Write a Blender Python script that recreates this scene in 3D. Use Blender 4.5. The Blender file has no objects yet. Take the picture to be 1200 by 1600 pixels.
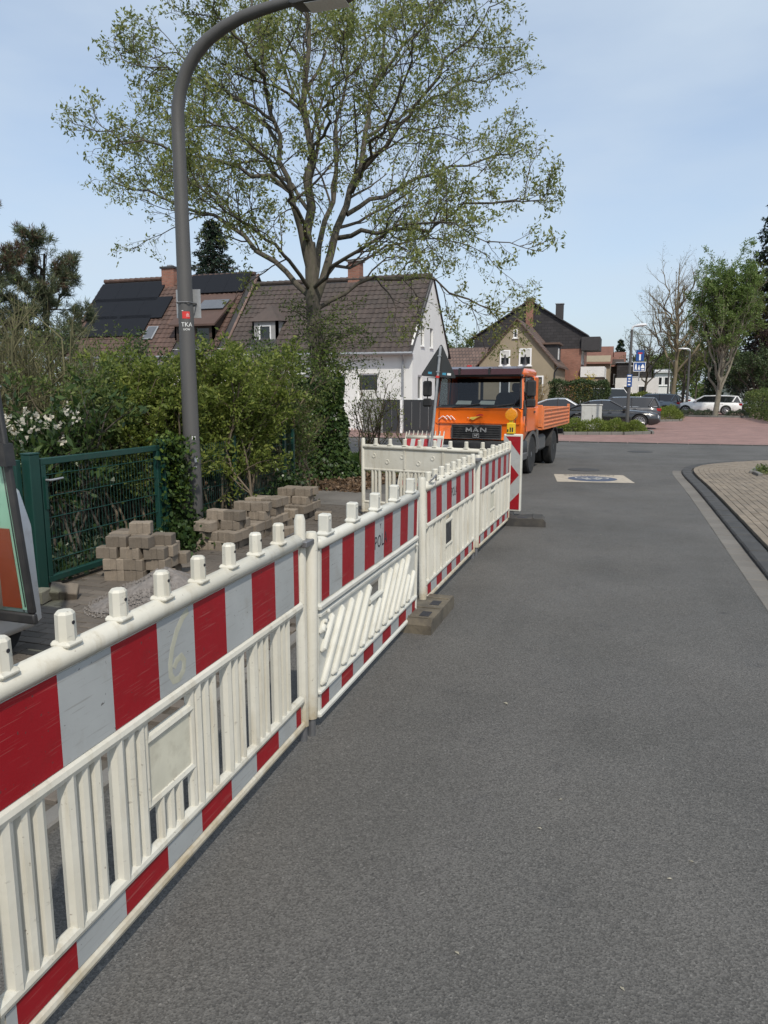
import bpy, math, random
import numpy as np
from mathutils import Vector, Matrix

rad = math.radians
scene = bpy.context.scene
COL = scene.collection

# ------------------------------------------------------------------ camera
CAM_H, FOC, HORIZON, YAW = 1.82, 1150.0, 611.0, rad(18.281)
PITCH = math.atan((800 - HORIZON) / FOC)
cd = bpy.data.cameras.new('camera')
cam = bpy.data.objects.new('camera', cd)
COL.objects.link(cam)
cam.location = (0, 0, CAM_H)
cam.rotation_euler = (rad(90) - PITCH, 0, YAW)
cd.sensor_fit = 'VERTICAL'
cd.sensor_height = 36.0
cd.lens = FOC / 1600 * 36.0
cd.clip_end = 2000
scene.camera = cam

# ------------------------------------------------------------------ sky, sun, exposure
SUN_EL, SUN_AZ = 50.0, 149.0          # azimuth clockwise from +Y
world = bpy.data.worlds.new('World')
scene.world = world
world.use_nodes = True
wn, wl = world.node_tree.nodes, world.node_tree.links
wn.clear()
w_out = wn.new('ShaderNodeOutputWorld')
w_bg = wn.new('ShaderNodeBackground')
w_bg.inputs['Strength'].default_value = 0.15
sky = wn.new('ShaderNodeTexSky')
sky.sky_type = 'NISHITA'
sky.sun_disc = False
sky.sun_elevation = rad(SUN_EL)
sky.sun_rotation = rad(SUN_AZ)
sky.altitude = 80
sky.air_density = 1.0
sky.dust_density = 2.2
sky.ozone_density = 1.4
# thin high cloud veil, stretched along the horizon
tc = wn.new('ShaderNodeTexCoord')
mp = wn.new('ShaderNodeMapping')
mp.inputs['Scale'].default_value = (1.3, 1.3, 4.0)
mp.inputs['Rotation'].default_value = (0.15, 0.1, 0.5)
nz = wn.new('ShaderNodeTexNoise')
nz.inputs['Scale'].default_value = 1.6
nz.inputs['Detail'].default_value = 5
nz.inputs['Roughness'].default_value = 0.5
rmp = wn.new('ShaderNodeMapRange')
rmp.inputs['From Min'].default_value = 0.36
rmp.inputs['From Max'].default_value = 0.70
rmp.inputs['To Min'].default_value = 0.44
rmp.inputs['To Max'].default_value = 0.92
mixw = wn.new('ShaderNodeMixRGB')
mixw.inputs['Color2'].default_value = (3.42, 4.02, 4.70, 1)
wl.new(tc.outputs['Generated'], mp.inputs['Vector'])
wl.new(mp.outputs['Vector'], nz.inputs['Vector'])
wl.new(nz.outputs['Fac'], rmp.inputs['Value'])
wl.new(rmp.outputs['Result'], mixw.inputs['Fac'])
wl.new(sky.outputs['Color'], mixw.inputs['Color1'])
wl.new(mixw.outputs['Color'], w_bg.inputs['Color'])
wl.new(w_bg.outputs['Background'], w_out.inputs['Surface'])

sd = bpy.data.lights.new('sun', 'SUN')
sd.energy = 2.7
sd.angle = rad(1.2)
sd.color = (1.0, 0.935, 0.83)
sun = bpy.data.objects.new('sun', sd)
COL.objects.link(sun)
sdir = Vector((math.sin(rad(SUN_AZ)) * math.cos(rad(SUN_EL)), math.cos(rad(SUN_AZ)) * math.cos(rad(SUN_EL)), math.sin(rad(SUN_EL))))
sun.rotation_euler = sdir.to_track_quat('Z', 'Y').to_euler()
sun.location = sdir * 60

scene.view_settings.view_transform = 'Standard'
scene.view_settings.look = 'None'
scene.view_settings.exposure = 0.28
scene.view_settings.gamma = 1.0
scene.view_settings.use_curve_mapping = False
scene.render.engine = 'CYCLES'
scene.cycles.use_denoising = True
scene.cycles.max_bounces = 6
scene.cycles.diffuse_bounces = 3
scene.cycles.glossy_bounces = 3
scene.cycles.transmission_bounces = 4
scene.cycles.transparent_max_bounces = 6

# ------------------------------------------------------------------ place helpers
_c, _s = math.cos(YAW), math.sin(YAW)
def _rot(x, y, z): return Vector((x * _c - y * _s, x * _s + y * _c, z))
V_R = _rot(1, 0, 0)
V_F = _rot(0, math.cos(PITCH), -math.sin(PITCH))
V_U = _rot(0, math.sin(PITCH), math.cos(PITCH))
CAMP = Vector((0, 0, CAM_H))
def view_ray(u, v): return V_R * ((u - 600) / FOC) + V_U * ((800 - v) / FOC) + V_F
def at_depth(u, v, d): return CAMP + view_ray(u, v) * d
def at_z(u, v, z=0.0):
    r = view_ray(u, v); return CAMP + r * ((z - CAM_H) / r.z)
def at_y(u, v, y):
    r = view_ray(u, v); return CAMP + r * (y / r.y)
def at_x(u, v, x):
    r = view_ray(u, v); return CAMP + r * (x / r.x)

def lin(r, g, b):
    f = lambda c: (c / 255 / 12.92) if c / 255 <= 0.04045 else ((c / 255 + 0.055) / 1.055) ** 2.4
    return (f(r), f(g), f(b))

# ------------------------------------------------------------------ object helpers
def link(o, parent=None):
    COL.objects.link(o)
    if parent is not None: o.parent = parent
    return o
def tag(o, label=None, cat=None, group=None, kind=None):
    if label: o['label'] = label
    if cat: o['category'] = cat
    if group: o['group'] = group
    if kind: o['kind'] = kind
    return o
def thing(name, label, cat, loc=(0, 0, 0), rotz=0.0, group=None):
    o = bpy.data.objects.new(name, None)
    o.empty_display_size = 0.1
    link(o)
    o.location = loc
    o.rotation_euler = (0, 0, rotz)
    return tag(o, label, cat, group)
def dup(o, parent=None, loc=None, rotz=None, label=None):
    c = o.copy()
    link(c, parent)
    if loc is not None: c.location = loc
    if rotz is not None: c.rotation_euler = (0, 0, rotz)
    if label: c['label'] = label
    for ch in list(o.children): dup(ch, c)
    return c

class MB:
    """collects shapes; build() makes them one mesh object"""
    def __init__(self): self.v, self.f, self.m = [], [], []
    def add(self, vs, fs, mi=0):
        o = len(self.v)
        self.v += [tuple(p) for p in vs]
        self.f += [tuple(i + o for i in f) for f in fs]
        self.m += [mi] * len(fs)
        return self
    def box(self, x0, x1, y0, y1, z0, z1, mi=0, c=0.0):
        if c <= 0:
            return self.add([(x0,y0,z0),(x1,y0,z0),(x1,y1,z0),(x0,y1,z0),(x0,y0,z1),(x1,y0,z1),(x1,y1,z1),(x0,y1,z1)],
                            [(0,3,2,1),(4,5,6,7),(0,1,5,4),(1,2,6,5),(2,3,7,6),(3,0,4,7)], mi)
        X, Y, Z = (x0, x1), (y0, y1), (z0, z1)
        vs, idx = [], {}
        for i in (0, 1):
            for j in (0, 1):
                for k in (0, 1):
                    p = [X[i], Y[j], Z[k]]
                    s = [c if i == 0 else -c, c if j == 0 else -c, c if k == 0 else -c]
                    for a in range(3):
                        q = list(p)
                        for b in range(3):
                            if b != a: q[b] += s[b]
                        idx[(i, j, k, a)] = len(vs); vs.append(q)
        fs = []
        for a in range(3):
            b, d = (a + 1) % 3, (a + 2) % 3
            for s in (0, 1):
                q = []
                for (t1, t2) in ((0, 0), (1, 0), (1, 1), (0, 1)):
                    key = [0, 0, 0]; key[a] = s; key[b] = t1; key[d] = t2
                    q.append(idx[(key[0], key[1], key[2], a)])
                fs.append(tuple(q if s else q[::-1]))
            for t1 in (0, 1):
                for t2 in (0, 1):
                    k0 = [0, 0, 0]; k0[b] = t1; k0[d] = t2
                    k1 = list(k0); k1[a] = 1
                    q = (idx[(*k0, b)], idx[(*k1, b)], idx[(*k1, d)], idx[(*k0, d)])
                    fs.append(q if t1 == t2 else q[::-1])
        for i in (0, 1):
            for j in (0, 1):
                for k in (0, 1):
                    q = (idx[(i,j,k,0)], idx[(i,j,k,1)], idx[(i,j,k,2)])
                    fs.append(q if (i + j + k) % 2 else q[::-1])
        return self.add(vs, fs, mi)
    def rod(self, p0, p1, r0, r1=None, n=8, caps=True, mi=0):
        return self.tube([p0, p1], [r0, r0 if r1 is None else r1], n, caps, mi)
    def tube(self, pts, rs, n=8, caps=True, mi=0):
        pts = [Vector(p) for p in pts]
        if not hasattr(rs, '__len__'): rs = [rs] * len(pts)
        d0 = (pts[1] - pts[0]).normalized()
        ref = Vector((0, 0, 1)) if abs(d0.z) < 0.9 else Vector((1, 0, 0))
        u = d0.cross(ref).normalized()
        vs, fs = [], []
        for i, p in enumerate(pts):
            if i == 0: d = d0
            elif i == len(pts) - 1: d = (pts[i] - pts[i - 1])
            else: d = (pts[i + 1] - pts[i - 1])
            d = d.normalized()
            u = u - d * u.dot(d)
            if u.length < 1e-6: u = d.orthogonal()
            u.normalize()
            w = d.cross(u)
            for k in range(n):
                a = 2 * math.pi * k / n
                vs.append(p + (u * math.cos(a) + w * math.sin(a)) * rs[i])
        for i in range(len(pts) - 1):
            for k in range(n):
                a, b = i * n + k, i * n + (k + 1) % n
                fs.append((a, b, b + n, a + n))
        if caps:
            fs.append(tuple(range(n - 1, -1, -1)))
            fs.append(tuple((len(pts) - 1) * n + k for k in range(n)))
        return self.add(vs, fs, mi)
    def prism(self, poly, a0, a1, axis='y', mi=0):
        """poly in the two other axes, extruded along axis"""
        n = len(poly)
        def mk(p, a):
            if axis == 'y': return (p[0], a, p[1])
            if axis == 'x': return (a, p[0], p[1])
            return (p[0], p[1], a)
        vs = [mk(p, a0) for p in poly] + [mk(p, a1) for p in poly]
        fs = [tuple(range(n)), tuple(range(2 * n - 1, n - 1, -1))]
        fs += [(i, i + n, (i + 1) % n + n, (i + 1) % n) for i in range(n)]
        return self.add(vs, fs, mi)
    def lathe(self, prof, c=(0, 0, 0), n=12, axis='z', mi=0):
        vs, fs = [], []
        for (r, h) in prof:
            for k in range(n):
                a = 2 * math.pi * k / n
                x, y = r * math.cos(a), r * math.sin(a)
                if axis == 'z': p = (c[0] + x, c[1] + y, c[2] + h)
                elif axis == 'x': p = (c[0] + h, c[1] + x, c[2] + y)
                else: p = (c[0] + y, c[1] + h, c[2] + x)
                vs.append(p)
        for i in range(len(prof) - 1):
            for k in range(n):
                a, b = i * n + k, i * n + (k + 1) % n
                fs.append((a, b, b + n, a + n))
        fs.append(tuple(range(n - 1, -1, -1)))
        fs.append(tuple((len(prof) - 1) * n + k for k in range(n)))
        return self.add(vs, fs, mi)
    def loft(self, rings, closed=True, caps=True, mi=0):
        n = len(rings[0]); vs = [p for r in rings for p in r]; fs = []
        m = n if closed else n - 1
        for i in range(len(rings) - 1):
            for k in range(m):
                a, b = i * n + k, i * n + (k + 1) % n
                fs.append((a, b, b + n, a + n))
        if caps and closed:
            fs.append(tuple(range(n - 1, -1, -1)))
            fs.append(tuple((len(rings) - 1) * n + k for k in range(n)))
        return self.add(vs, fs, mi)
    def sheet(self, poly, z, mi=0):
        return self.add([(p[0], p[1], z) for p in poly], [tuple(range(len(poly)))], mi)
    def xf(self, M):
        self.v = [tuple(M @ Vector(p)) for p in self.v]; return self
    def mesh(self, name, mats, smooth=True, sharp=35, fix=True):
        me = bpy.data.meshes.new(name)
        me.from_pydata(self.v, [], self.f)
        mats = mats if isinstance(mats, (list, tuple)) else [mats]
        for m in mats: me.materials.append(M[m] if isinstance(m, str) else m)
        if len(mats) > 1: me.polygons.foreach_set('material_index', self.m)
        if fix:
            import bmesh
            bm = bmesh.new(); bm.from_mesh(me)
            bmesh.ops.recalc_face_normals(bm, faces=bm.faces)
            bm.to_mesh(me); bm.free()
        if smooth:
            me.polygons.foreach_set('use_smooth', [True] * len(me.polygons))
            me.set_sharp_from_angle(angle=rad(sharp))
        me.update()
        return me
    def build(self, name, mats, parent=None, smooth=True, sharp=35, fix=True):
        o = bpy.data.objects.new(name, self.mesh(name, mats, smooth, sharp, fix))
        return link(o, parent)

def inst(name, me, parent=None, loc=(0, 0, 0), rot=(0, 0, 0), scale=None):
    o = bpy.data.objects.new(name, me)
    link(o, parent)
    o.location = loc
    o.rotation_euler = rot
    if scale is not None: o.scale = scale
    return o

def text_mesh(s, size, depth=0.001, spacing=1.0, bold=0.0):
    """lettering as flat geometry in the XY plane, centred on the origin"""
    cu = bpy.data.curves.new('txt', 'FONT')
    cu.body = s; cu.size = size; cu.align_x = 'CENTER'; cu.align_y = 'CENTER'
    cu.extrude = depth; cu.resolution_u = 2; cu.space_character = spacing; cu.offset = bold
    o = bpy.data.objects.new('txt', cu)
    COL.objects.link(o)
    bpy.context.view_layer.update()
    me = bpy.data.meshes.new_from_object(o.evaluated_get(bpy.context.evaluated_depsgraph_get()))
    bpy.data.objects.remove(o); bpy.data.curves.remove(cu)
    return me
def lettering(name, s, size, mat, parent, M4, depth=0.001, spacing=1.0, bold=0.0):
    me = text_mesh(s, size, depth, spacing, bold)
    me.transform(M4)
    me.materials.clear(); me.materials.append(M[mat])
    return link(bpy.data.objects.new(name, me), parent)

# ------------------------------------------------------------------ materials
M = {}
def new_mat(name):
    m = bpy.data.materials.new(name); m.use_nodes = True
    nt = m.node_tree; nt.nodes.clear()
    out = nt.nodes.new('ShaderNodeOutputMaterial')
    b = nt.nodes.new('ShaderNodeBsdfPrincipled')
    nt.links.new(b.outputs['BSDF'], out.inputs['Surface'])
    M[name] = m
    return m, nt, b, out
def nd(nt, t, **kw):
    n = nt.nodes.new(t)
    for k, v in kw.items():
        if k in n.inputs: n.inputs[k].default_value = v
        else: setattr(n, k, v)
    return n
def noise(nt, co, scale, detail=4, rough=0.55):
    n = nd(nt, 'ShaderNodeTexNoise', Scale=scale, Detail=detail, Roughness=rough)
    nt.links.new(co, n.inputs['Vector'])
    return n.outputs['Fac']
def ramp(nt, val, a, b, lo=0.0, hi=1.0):
    n = nd(nt, 'ShaderNodeMapRange')
    n.inputs['From Min'].default_value = a; n.inputs['From Max'].default_value = b
    n.inputs['To Min'].default_value = lo; n.inputs['To Max'].default_value = hi
    nt.links.new(val, n.inputs['Value'])
    return n.outputs['Result']
def mixc(nt, fac, c1, c2, mode='MIX'):
    n = nd(nt, 'ShaderNodeMixRGB', blend_type=mode)
    for s, c in (('Fac', fac), ('Color1', c1), ('Color2', c2)):
        if isinstance(c, (int, float)): n.inputs[s].default_value = c
        elif isinstance(c, (tuple, list)): n.inputs[s].default_value = (*c[:3], 1)
        else: nt.links.new(c, n.inputs[s])
    return n.outputs['Color']
def scalec(nt, col, val):
    """col * val (val a socket)"""
    n = nd(nt, 'ShaderNodeVectorMath', operation='SCALE')
    if isinstance(col, (tuple, list)): n.inputs[0].default_value = col[:3]
    else: nt.links.new(col, n.inputs[0])
    nt.links.new(val, n.inputs['Scale'])
    return n.outputs['Vector']
def bumpn(nt, b, h, strength=0.3, dist=0.01):
    n = nd(nt, 'ShaderNodeBump', Strength=strength, Distance=dist)
    nt.links.new(h, n.inputs['Height']); nt.links.new(n.outputs['Normal'], b.inputs['Normal'])
def coord(nt, which='Object'):
    if which == 'World': return nd(nt, 'ShaderNodeNewGeometry').outputs['Position']
    return nd(nt, 'ShaderNodeTexCoord').outputs[which]
def mat(name, col, rough=0.6, metal=0.0, var=0.10, vs=6.0, bump=0.0, bs=60.0, rnd=0.0, dirt=None, ds=4.0, dlo=0.55, dhi=0.75, dmax=0.7, co='Object', spec=0.5, coat=0.0, stretch=None):
    m, nt, b, out = new_mat(name)
    c = coord(nt, co)
    if stretch:
        mp_ = nd(nt, 'ShaderNodeMapping'); mp_.inputs['Scale'].default_value = stretch
        nt.links.new(c, mp_.inputs['Vector']); c = mp_.outputs['Vector']
    col_s = scalec(nt, col, ramp(nt, noise(nt, c, vs), 0.25, 0.75, 1 - var, 1 + var))
    if rnd:
        oi = nd(nt, 'ShaderNodeObjectInfo')
        col_s = scalec(nt, col_s, ramp(nt, oi.outputs['Random'], 0, 1, 1 - rnd, 1 + rnd))
    if dirt:
        col_s = mixc(nt, ramp(nt, noise(nt, c, ds, 6, 0.65), dlo, dhi, 0, dmax), col_s, dirt)
    nt.links.new(col_s, b.inputs['Base Color'])
    b.inputs['Roughness'].default_value = rough
    b.inputs['Metallic'].default_value = metal
    b.inputs['Specular IOR Level'].default_value = spec
    if coat: b.inputs['Coat Weight'].default_value = coat; b.inputs['Coat Roughness'].default_value = 0.05
    if bump: bumpn(nt, b, noise(nt, c, bs, 3), bump, 0.01)
    return m
def leaf_mat(name, c1, c2, c3=None, trans=0.35, rough=0.5):
    m, nt, b, out = new_mat(name)
    g = nd(nt, 'ShaderNodeNewGeometry')
    r = g.outputs['Random Per Island']
    cr = nd(nt, 'ShaderNodeValToRGB')
    cr.color_ramp.elements[0].color = (*c1, 1); cr.color_ramp.elements[1].color = (*c2, 1)
    if c3:
        cr.color_ramp.elements[1].position = 0.75
        e = cr.color_ramp.elements.new(1.0); e.color = (*c3, 1)
    nt.links.new(r, cr.inputs['Fac'])
    nt.links.new(cr.outputs['Color'], b.inputs['Base Color'])
    b.inputs['Roughness'].default_value = rough
    b.inputs['Specular IOR Level'].default_value = 0.3
    t = nd(nt, 'ShaderNodeBsdfTranslucent')
    nt.links.new(scalec_const(nt, cr.outputs['Color'], 1.3), t.inputs['Color'])
    mx = nd(nt, 'ShaderNodeMixShader'); mx.inputs['Fac'].default_value = trans
    nt.links.new(b.outputs['BSDF'], mx.inputs[1]); nt.links.new(t.outputs['BSDF'], mx.inputs[2])
    nt.links.new(mx.outputs['Shader'], out.inputs['Surface'])
    return m
def scalec_const(nt, col, k):
    n = nd(nt, 'ShaderNodeVectorMath', operation='SCALE'); n.inputs['Scale'].default_value = k
    nt.links.new(col, n.inputs[0]); return n.outputs['Vector']
def glass_mat(name, col, rough=0.05, spec=0.8):
    m, nt, b, out = new_mat(name)
    b.inputs['Base Color'].default_value = (*col, 1)
    b.inputs['Roughness'].default_value = rough
    b.inputs['Specular IOR Level'].default_value = spec
    return m
def clear_glass(name, tint, fac=0.25):
    m, nt, b, out = new_mat(name)
    nt.nodes.remove(b)
    t = nd(nt, 'ShaderNodeBsdfTransparent'); t.inputs['Color'].default_value = (*tint, 1)
    g = nd(nt, 'ShaderNodeBsdfGlossy'); g.inputs['Roughness'].default_value = 0.03
    lw = nd(nt, 'ShaderNodeLayerWeight'); lw.inputs['Blend'].default_value = 0.5
    pw = nd(nt, 'ShaderNodeMath', operation='POWER'); pw.inputs[1].default_value = 3.5
    nt.links.new(lw.outputs['Facing'], pw.inputs[0])
    fr_fac = ramp(nt, pw.outputs[0], 0, 1, 0.05, 0.8)
    mx = nd(nt, 'ShaderNodeMixShader')
    nt.links.new(fr_fac, mx.inputs['Fac'])
    nt.links.new(t.outputs['BSDF'], mx.inputs[1]); nt.links.new(g.outputs['BSDF'], mx.inputs[2])
    nt.links.new(mx.outputs['Shader'], out.inputs['Surface'])
    return m
def brick_mat(name, c1, c2, mortar, bw=0.24, bh=0.075, ms=0.012, co='World', plane='xy', rough=0.85, rotz=0.0, stain=0.2):
    m, nt, b, out = new_mat(name)
    c = coord(nt, co)
    if plane != 'xy':
        sx = nd(nt, 'ShaderNodeSeparateXYZ'); nt.links.new(c, sx.inputs[0])
        cx = nd(nt, 'ShaderNodeCombineXYZ')
        nt.links.new(sx.outputs['X' if plane == 'xz' else 'Y'], cx.inputs['X']); nt.links.new(sx.outputs['Z'], cx.inputs['Y'])
        c2d = cx.outputs[0]
    else:
        mp_ = nd(nt, 'ShaderNodeMapping'); mp_.inputs['Rotation'].default_value = (0, 0, rotz)
        nt.links.new(c, mp_.inputs['Vector']); c2d = mp_.outputs['Vector']
    br = nd(nt, 'ShaderNodeTexBrick')
    br.inputs['Color1'].default_value = (*c1, 1); br.inputs['Color2'].default_value = (*c2, 1); br.inputs['Mortar'].default_value = (*mortar, 1)
    br.inputs['Scale'].default_value = 1.0; br.inputs['Mortar Size'].default_value = ms
    br.inputs['Brick Width'].default_value = bw; br.inputs['Row Height'].default_value = bh
    nt.links.new(c2d, br.inputs['Vector'])
    col = scalec(nt, br.outputs['Color'], ramp(nt, noise(nt, c, 0.9, 5), 0.3, 0.7, 1 - stain, 1 + stain))
    nt.links.new(col, b.inputs['Base Color'])
    b.inputs['Roughness'].default_value = rough
    inv = nd(nt, 'ShaderNodeMath', operation='SUBTRACT'); inv.inputs[0].default_value = 1
    nt.links.new(br.outputs['Fac'], inv.inputs[1])
    bumpn(nt, b, inv.outputs[0], 0.4, 0.006)
    return m
# ------------------------------------------------------------------ palette
def make_asphalt():
    m, nt, b, out = new_mat('asphalt')
    c = coord(nt, 'World')
    base = mixc(nt, ramp(nt, noise(nt, c, 0.55, 5, 0.6), 0.3, 0.7), (0.070, 0.068, 0.063), (0.112, 0.107, 0.099))
    # wheel-worn, slightly lighter and browner streaks along the street
    mp_ = nd(nt, 'ShaderNodeMapping'); mp_.inputs['Scale'].default_value = (1.6, 0.10, 1)
    nt.links.new(c, mp_.inputs['Vector'])
    base = mixc(nt, ramp(nt, noise(nt, mp_.outputs['Vector'], 1.0, 3), 0.42, 0.68, 0, 0.5), base, (0.105, 0.101, 0.094))
    base = mixc(nt, ramp(nt, noise(nt, c, 2.7, 4, 0.7), 0.60, 0.78, 0, 0.5), base, (0.046, 0.046, 0.048))
    vo = nd(nt, 'ShaderNodeTexVoronoi', Scale=150.0); nt.links.new(c, vo.inputs['Vector'])
    sep = nd(nt, 'ShaderNodeSeparateColor'); nt.links.new(vo.outputs['Color'], sep.inputs['Color'])
    base = scalec(nt, base, ramp(nt, sep.outputs['Red'], 0, 1, 0.66, 1.34))
    base = mixc(nt, ramp(nt, sep.outputs['Green'], 0.972, 0.988, 0, 0.55), base, (0.20, 0.192, 0.178))
    base = mixc(nt, ramp(nt, noise(nt, c, 60, 2), 0.28, 0.36, 0.6, 0), base, (0.022, 0.022, 0.024))
    # a few oil spots
    v2 = nd(nt, 'ShaderNodeTexVoronoi', Scale=0.9); nt.links.new(c, v2.inputs['Vector'])
    base = mixc(nt, ramp(nt, v2.outputs['Distance'], 0.02, 0.055, 0.6, 0), base, (0.02, 0.02, 0.021))
    nt.links.new(base, b.inputs['Base Color'])
    nt.links.new(ramp(nt, noise(nt, c, 1.2, 3), 0.3, 0.7, 0.72, 0.9), b.inputs['Roughness'])
    b.inputs['Specular IOR Level'].default_value = 0.35
    ad = nd(nt, 'ShaderNodeMath', operation='ADD')
    nt.links.new(vo.outputs['Distance'], ad.inputs[0]); nt.links.new(noise(nt, c, 90, 3), ad.inputs[1])
    bumpn(nt, b, ad.outputs[0], 0.45, 0.006)
make_asphalt()
mat('soil', (0.060, 0.046, 0.032), 0.95, var=0.4, vs=3, bump=0.6, bs=30, co='World')
mat('grass_ground', (0.045, 0.075, 0.022), 0.95, var=0.4, vs=1.5, bump=0.5, bs=40, co='World')
mat('path_grey', (0.135, 0.125, 0.112), 0.9, var=0.25, vs=1.5, bump=0.4, bs=60, co='World', dirt=(0.07, 0.06, 0.05), ds=2.0)
mat('joint_sand', (0.085, 0.075, 0.062), 0.95, var=0.3, vs=6, bump=0.5, bs=90, co='World')
mat('paver_warm', (0.190, 0.157, 0.118), 0.85, var=0.14, vs=1.3, bump=0.35, bs=120, co='World', rnd=0.16, dirt=(0.14, 0.122, 0.10), ds=1.6)
mat('paver_old', (0.120, 0.102, 0.084), 0.9, var=0.22, vs=1.5, bump=0.4, bs=120, co='World', rnd=0.22, dirt=(0.06, 0.055, 0.048), ds=2.5)
mat('kerb_dark', (0.050, 0.049, 0.047), 0.8, var=0.25, vs=4, bump=0.4, bs=120, co='World', rnd=0.06)
mat('kerb_grey', (0.165, 0.158, 0.145), 0.85, var=0.15, vs=3, bump=0.3, bs=120, co='World', rnd=0.08)
mat('gutter_stone', (0.150, 0.138, 0.120), 0.85, var=0.15, vs=2, bump=0.3, bs=120, co='World', rnd=0.10, dirt=(0.10, 0.095, 0.085), ds=2)
mat('paver_loose', (0.205, 0.170, 0.132), 0.9, var=0.25, vs=9, bump=0.5, bs=70, rnd=0.32, dirt=(0.085, 0.07, 0.055), ds=5, dlo=0.52, dhi=0.75)
brick_mat('red_paving', (0.225, 0.128, 0.108), (0.285, 0.170, 0.145), (0.165, 0.115, 0.10), 0.2, 0.1, 0.008, rotz=rad(12), stain=0.18)
mat('mark_beige', (0.42, 0.37, 0.295), 0.8, var=0.1, vs=6, co='World', dirt=(0.20, 0.185, 0.16), ds=9, dlo=0.46, dhi=0.75)
mat('mark_blue', (0.060, 0.080, 0.130), 0.8, var=0.15, vs=9, co='World', dirt=(0.22, 0.22, 0.22), ds=14, dlo=0.55, dhi=0.8)
mat('mark_dark', (0.045, 0.042, 0.040), 0.8, co='World')
mat('mark_white', (0.50, 0.50, 0.47), 0.8, co='World')

# ------------------------------------------------------------------ ground sheets
rng = random.Random(7)
tag(MB().sheet([(-420, -120), (420, -120), (420, 620), (-420, 620)], -0.05).build('ground', 'grass_ground', smooth=False), kind='structure')
tag(MB().sheet([(-90, -14), (70, -14), (70, 27.9), (4.63, 27.62), (0.4, 27.43), (-90, 27.3)], 0.0).build('road', 'asphalt', smooth=False), kind='structure')
tag(MB().sheet([(2.6, 60.5), (4.3, 60.5), (9.8, 300), (3.5, 300)], 0.012).build('far_road', 'asphalt', smooth=False), kind='structure')

# red block paving beyond the junction, and its flush edging stones
tag(MB().sheet([(-90, 27.30), (0.4, 27.43), (4.63, 27.62), (70, 27.9), (70, 90), (-90, 90)], -0.004).build('brick_pavement', 'red_paving', smooth=False), kind='structure')
edge = tag(bpy.data.objects.new('pavement_edging', None), kind='structure'); link(edge)
em = MB().box(-0.49, 0.49, -0.05, 0.05, -0.1, 0.0, c=0.008).mesh('edging_stone', 'kerb_dark')
for i in range(46):
    x = -19.5 + i
    inst('edging_stone', em, edge, (x, 27.38 + 0.0035 * (x + 20) + (0.012 * (x - 0.4) if x > 0.4 else 0), 0.030 + rng.uniform(-0.002, 0.002)))

# ------------------------------------------------------------------ kerb line of the right-hand corner
KERB = [(1.54, -8), (1.47, 0), (1.38, 7), (1.31, 12), (1.25, 15), (1.19, 16.8), (1.20, 17.9), (1.32, 18.7), (1.62, 19.5), (2.15, 20.25), (2.85, 20.95), (3.75, 21.6), (5.0, 22.25), (7.0, 22.8), (11, 23.2), (30, 23.6)]
def smooth_path(pts, step=0.1):
    P = [Vector((p[0], p[1], 0)) for p in pts]
    out = []
    for i in range(len(P) - 1):
        p0, p1, p2, p3 = P[max(i - 1, 0)], P[i], P[i + 1], P[min(i + 2, len(P) - 1)]
        n = max(2, int((p2 - p1).length / step))
        for k in range(n):
            t = k / n
            m1, m2 = (p2 - p0) * 0.5, (p3 - p1) * 0.5
            if (p2 - p0).length > 3 * (p2 - p1).length: m1 = (p2 - p1)
            if (p3 - p1).length > 3 * (p2 - p1).length: m2 = (p2 - p1)
            out.append(p1 * (2*t**3 - 3*t*t + 1) + m1 * (t**3 - 2*t*t + t) + p2 * (-2*t**3 + 3*t*t) + m2 * (t**3 - t*t))
    out.append(P[-1])
    return out
KP = smooth_path(KERB)
def offset_path(P, d):
    out = []
    for i, p in enumerate(P):
        t = (P[min(i + 1, len(P) - 1)] - P[max(i - 1, 0)]).normalized()
        out.append(p + Vector((t.y, -t.x, 0)) * d)
    return out
def walk(P, step, start=0.0):
    """points and directions every step metres along P"""
    acc, want = 0.0, start
    for i in range(len(P) - 1):
        a, b = P[i], P[i + 1]; L = (b - a).length
        while L > 1e-9 and want <= acc + L:
            t = (want - acc) / L
            yield a.lerp(b, t), (b - a).normalized()
            want += step
        acc += L
# sidewalk bed with its paving stones
inner = offset_path(KP, 0.24)
bed = [(p.x, p.y) for p in inner] + [(30, -8)]
walkR = tag(MB().sheet(bed, 0.040).build('sidewalk', 'joint_sand', smooth=False), kind='structure')
kerb = tag(bpy.data.objects.new('kerb', None), kind='structure'); link(kerb)
km = MB().box(-0.244, 0.244, -0.09, 0.115, -0.15, 0.048, c=0.016).mesh('kerb_stone', 'kerb_dark')
for p, t in walk(offset_path(KP, 0.115), 0.5, 0.25):
    if p.y > -4 and p.x < 14:
        inst('kerb_stone', km, kerb, (p.x, p.y, rng.uniform(-0.003, 0.003)), (0, 0, math.atan2(t.y, t.x) + rng.uniform(-0.006, 0.006)))
gut = tag(bpy.data.objects.new('gutter', None), kind='structure'); link(gut)
gm = MB().box(-0.145, 0.145, -0.098, 0.098, -0.1, 0.006, c=0.006).mesh('gutter_stone', 'gutter_stone')
for p, t in walk(offset_path(KP, -0.105), 0.297, 0.15):
    if p.y > 2 and (p.y < 18.2):
        inst('gutter_stone', gm, gut, (p.x, p.y, rng.uniform(-0.002, 0.002)), (0, 0, math.atan2(t.y, t.x)))
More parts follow.
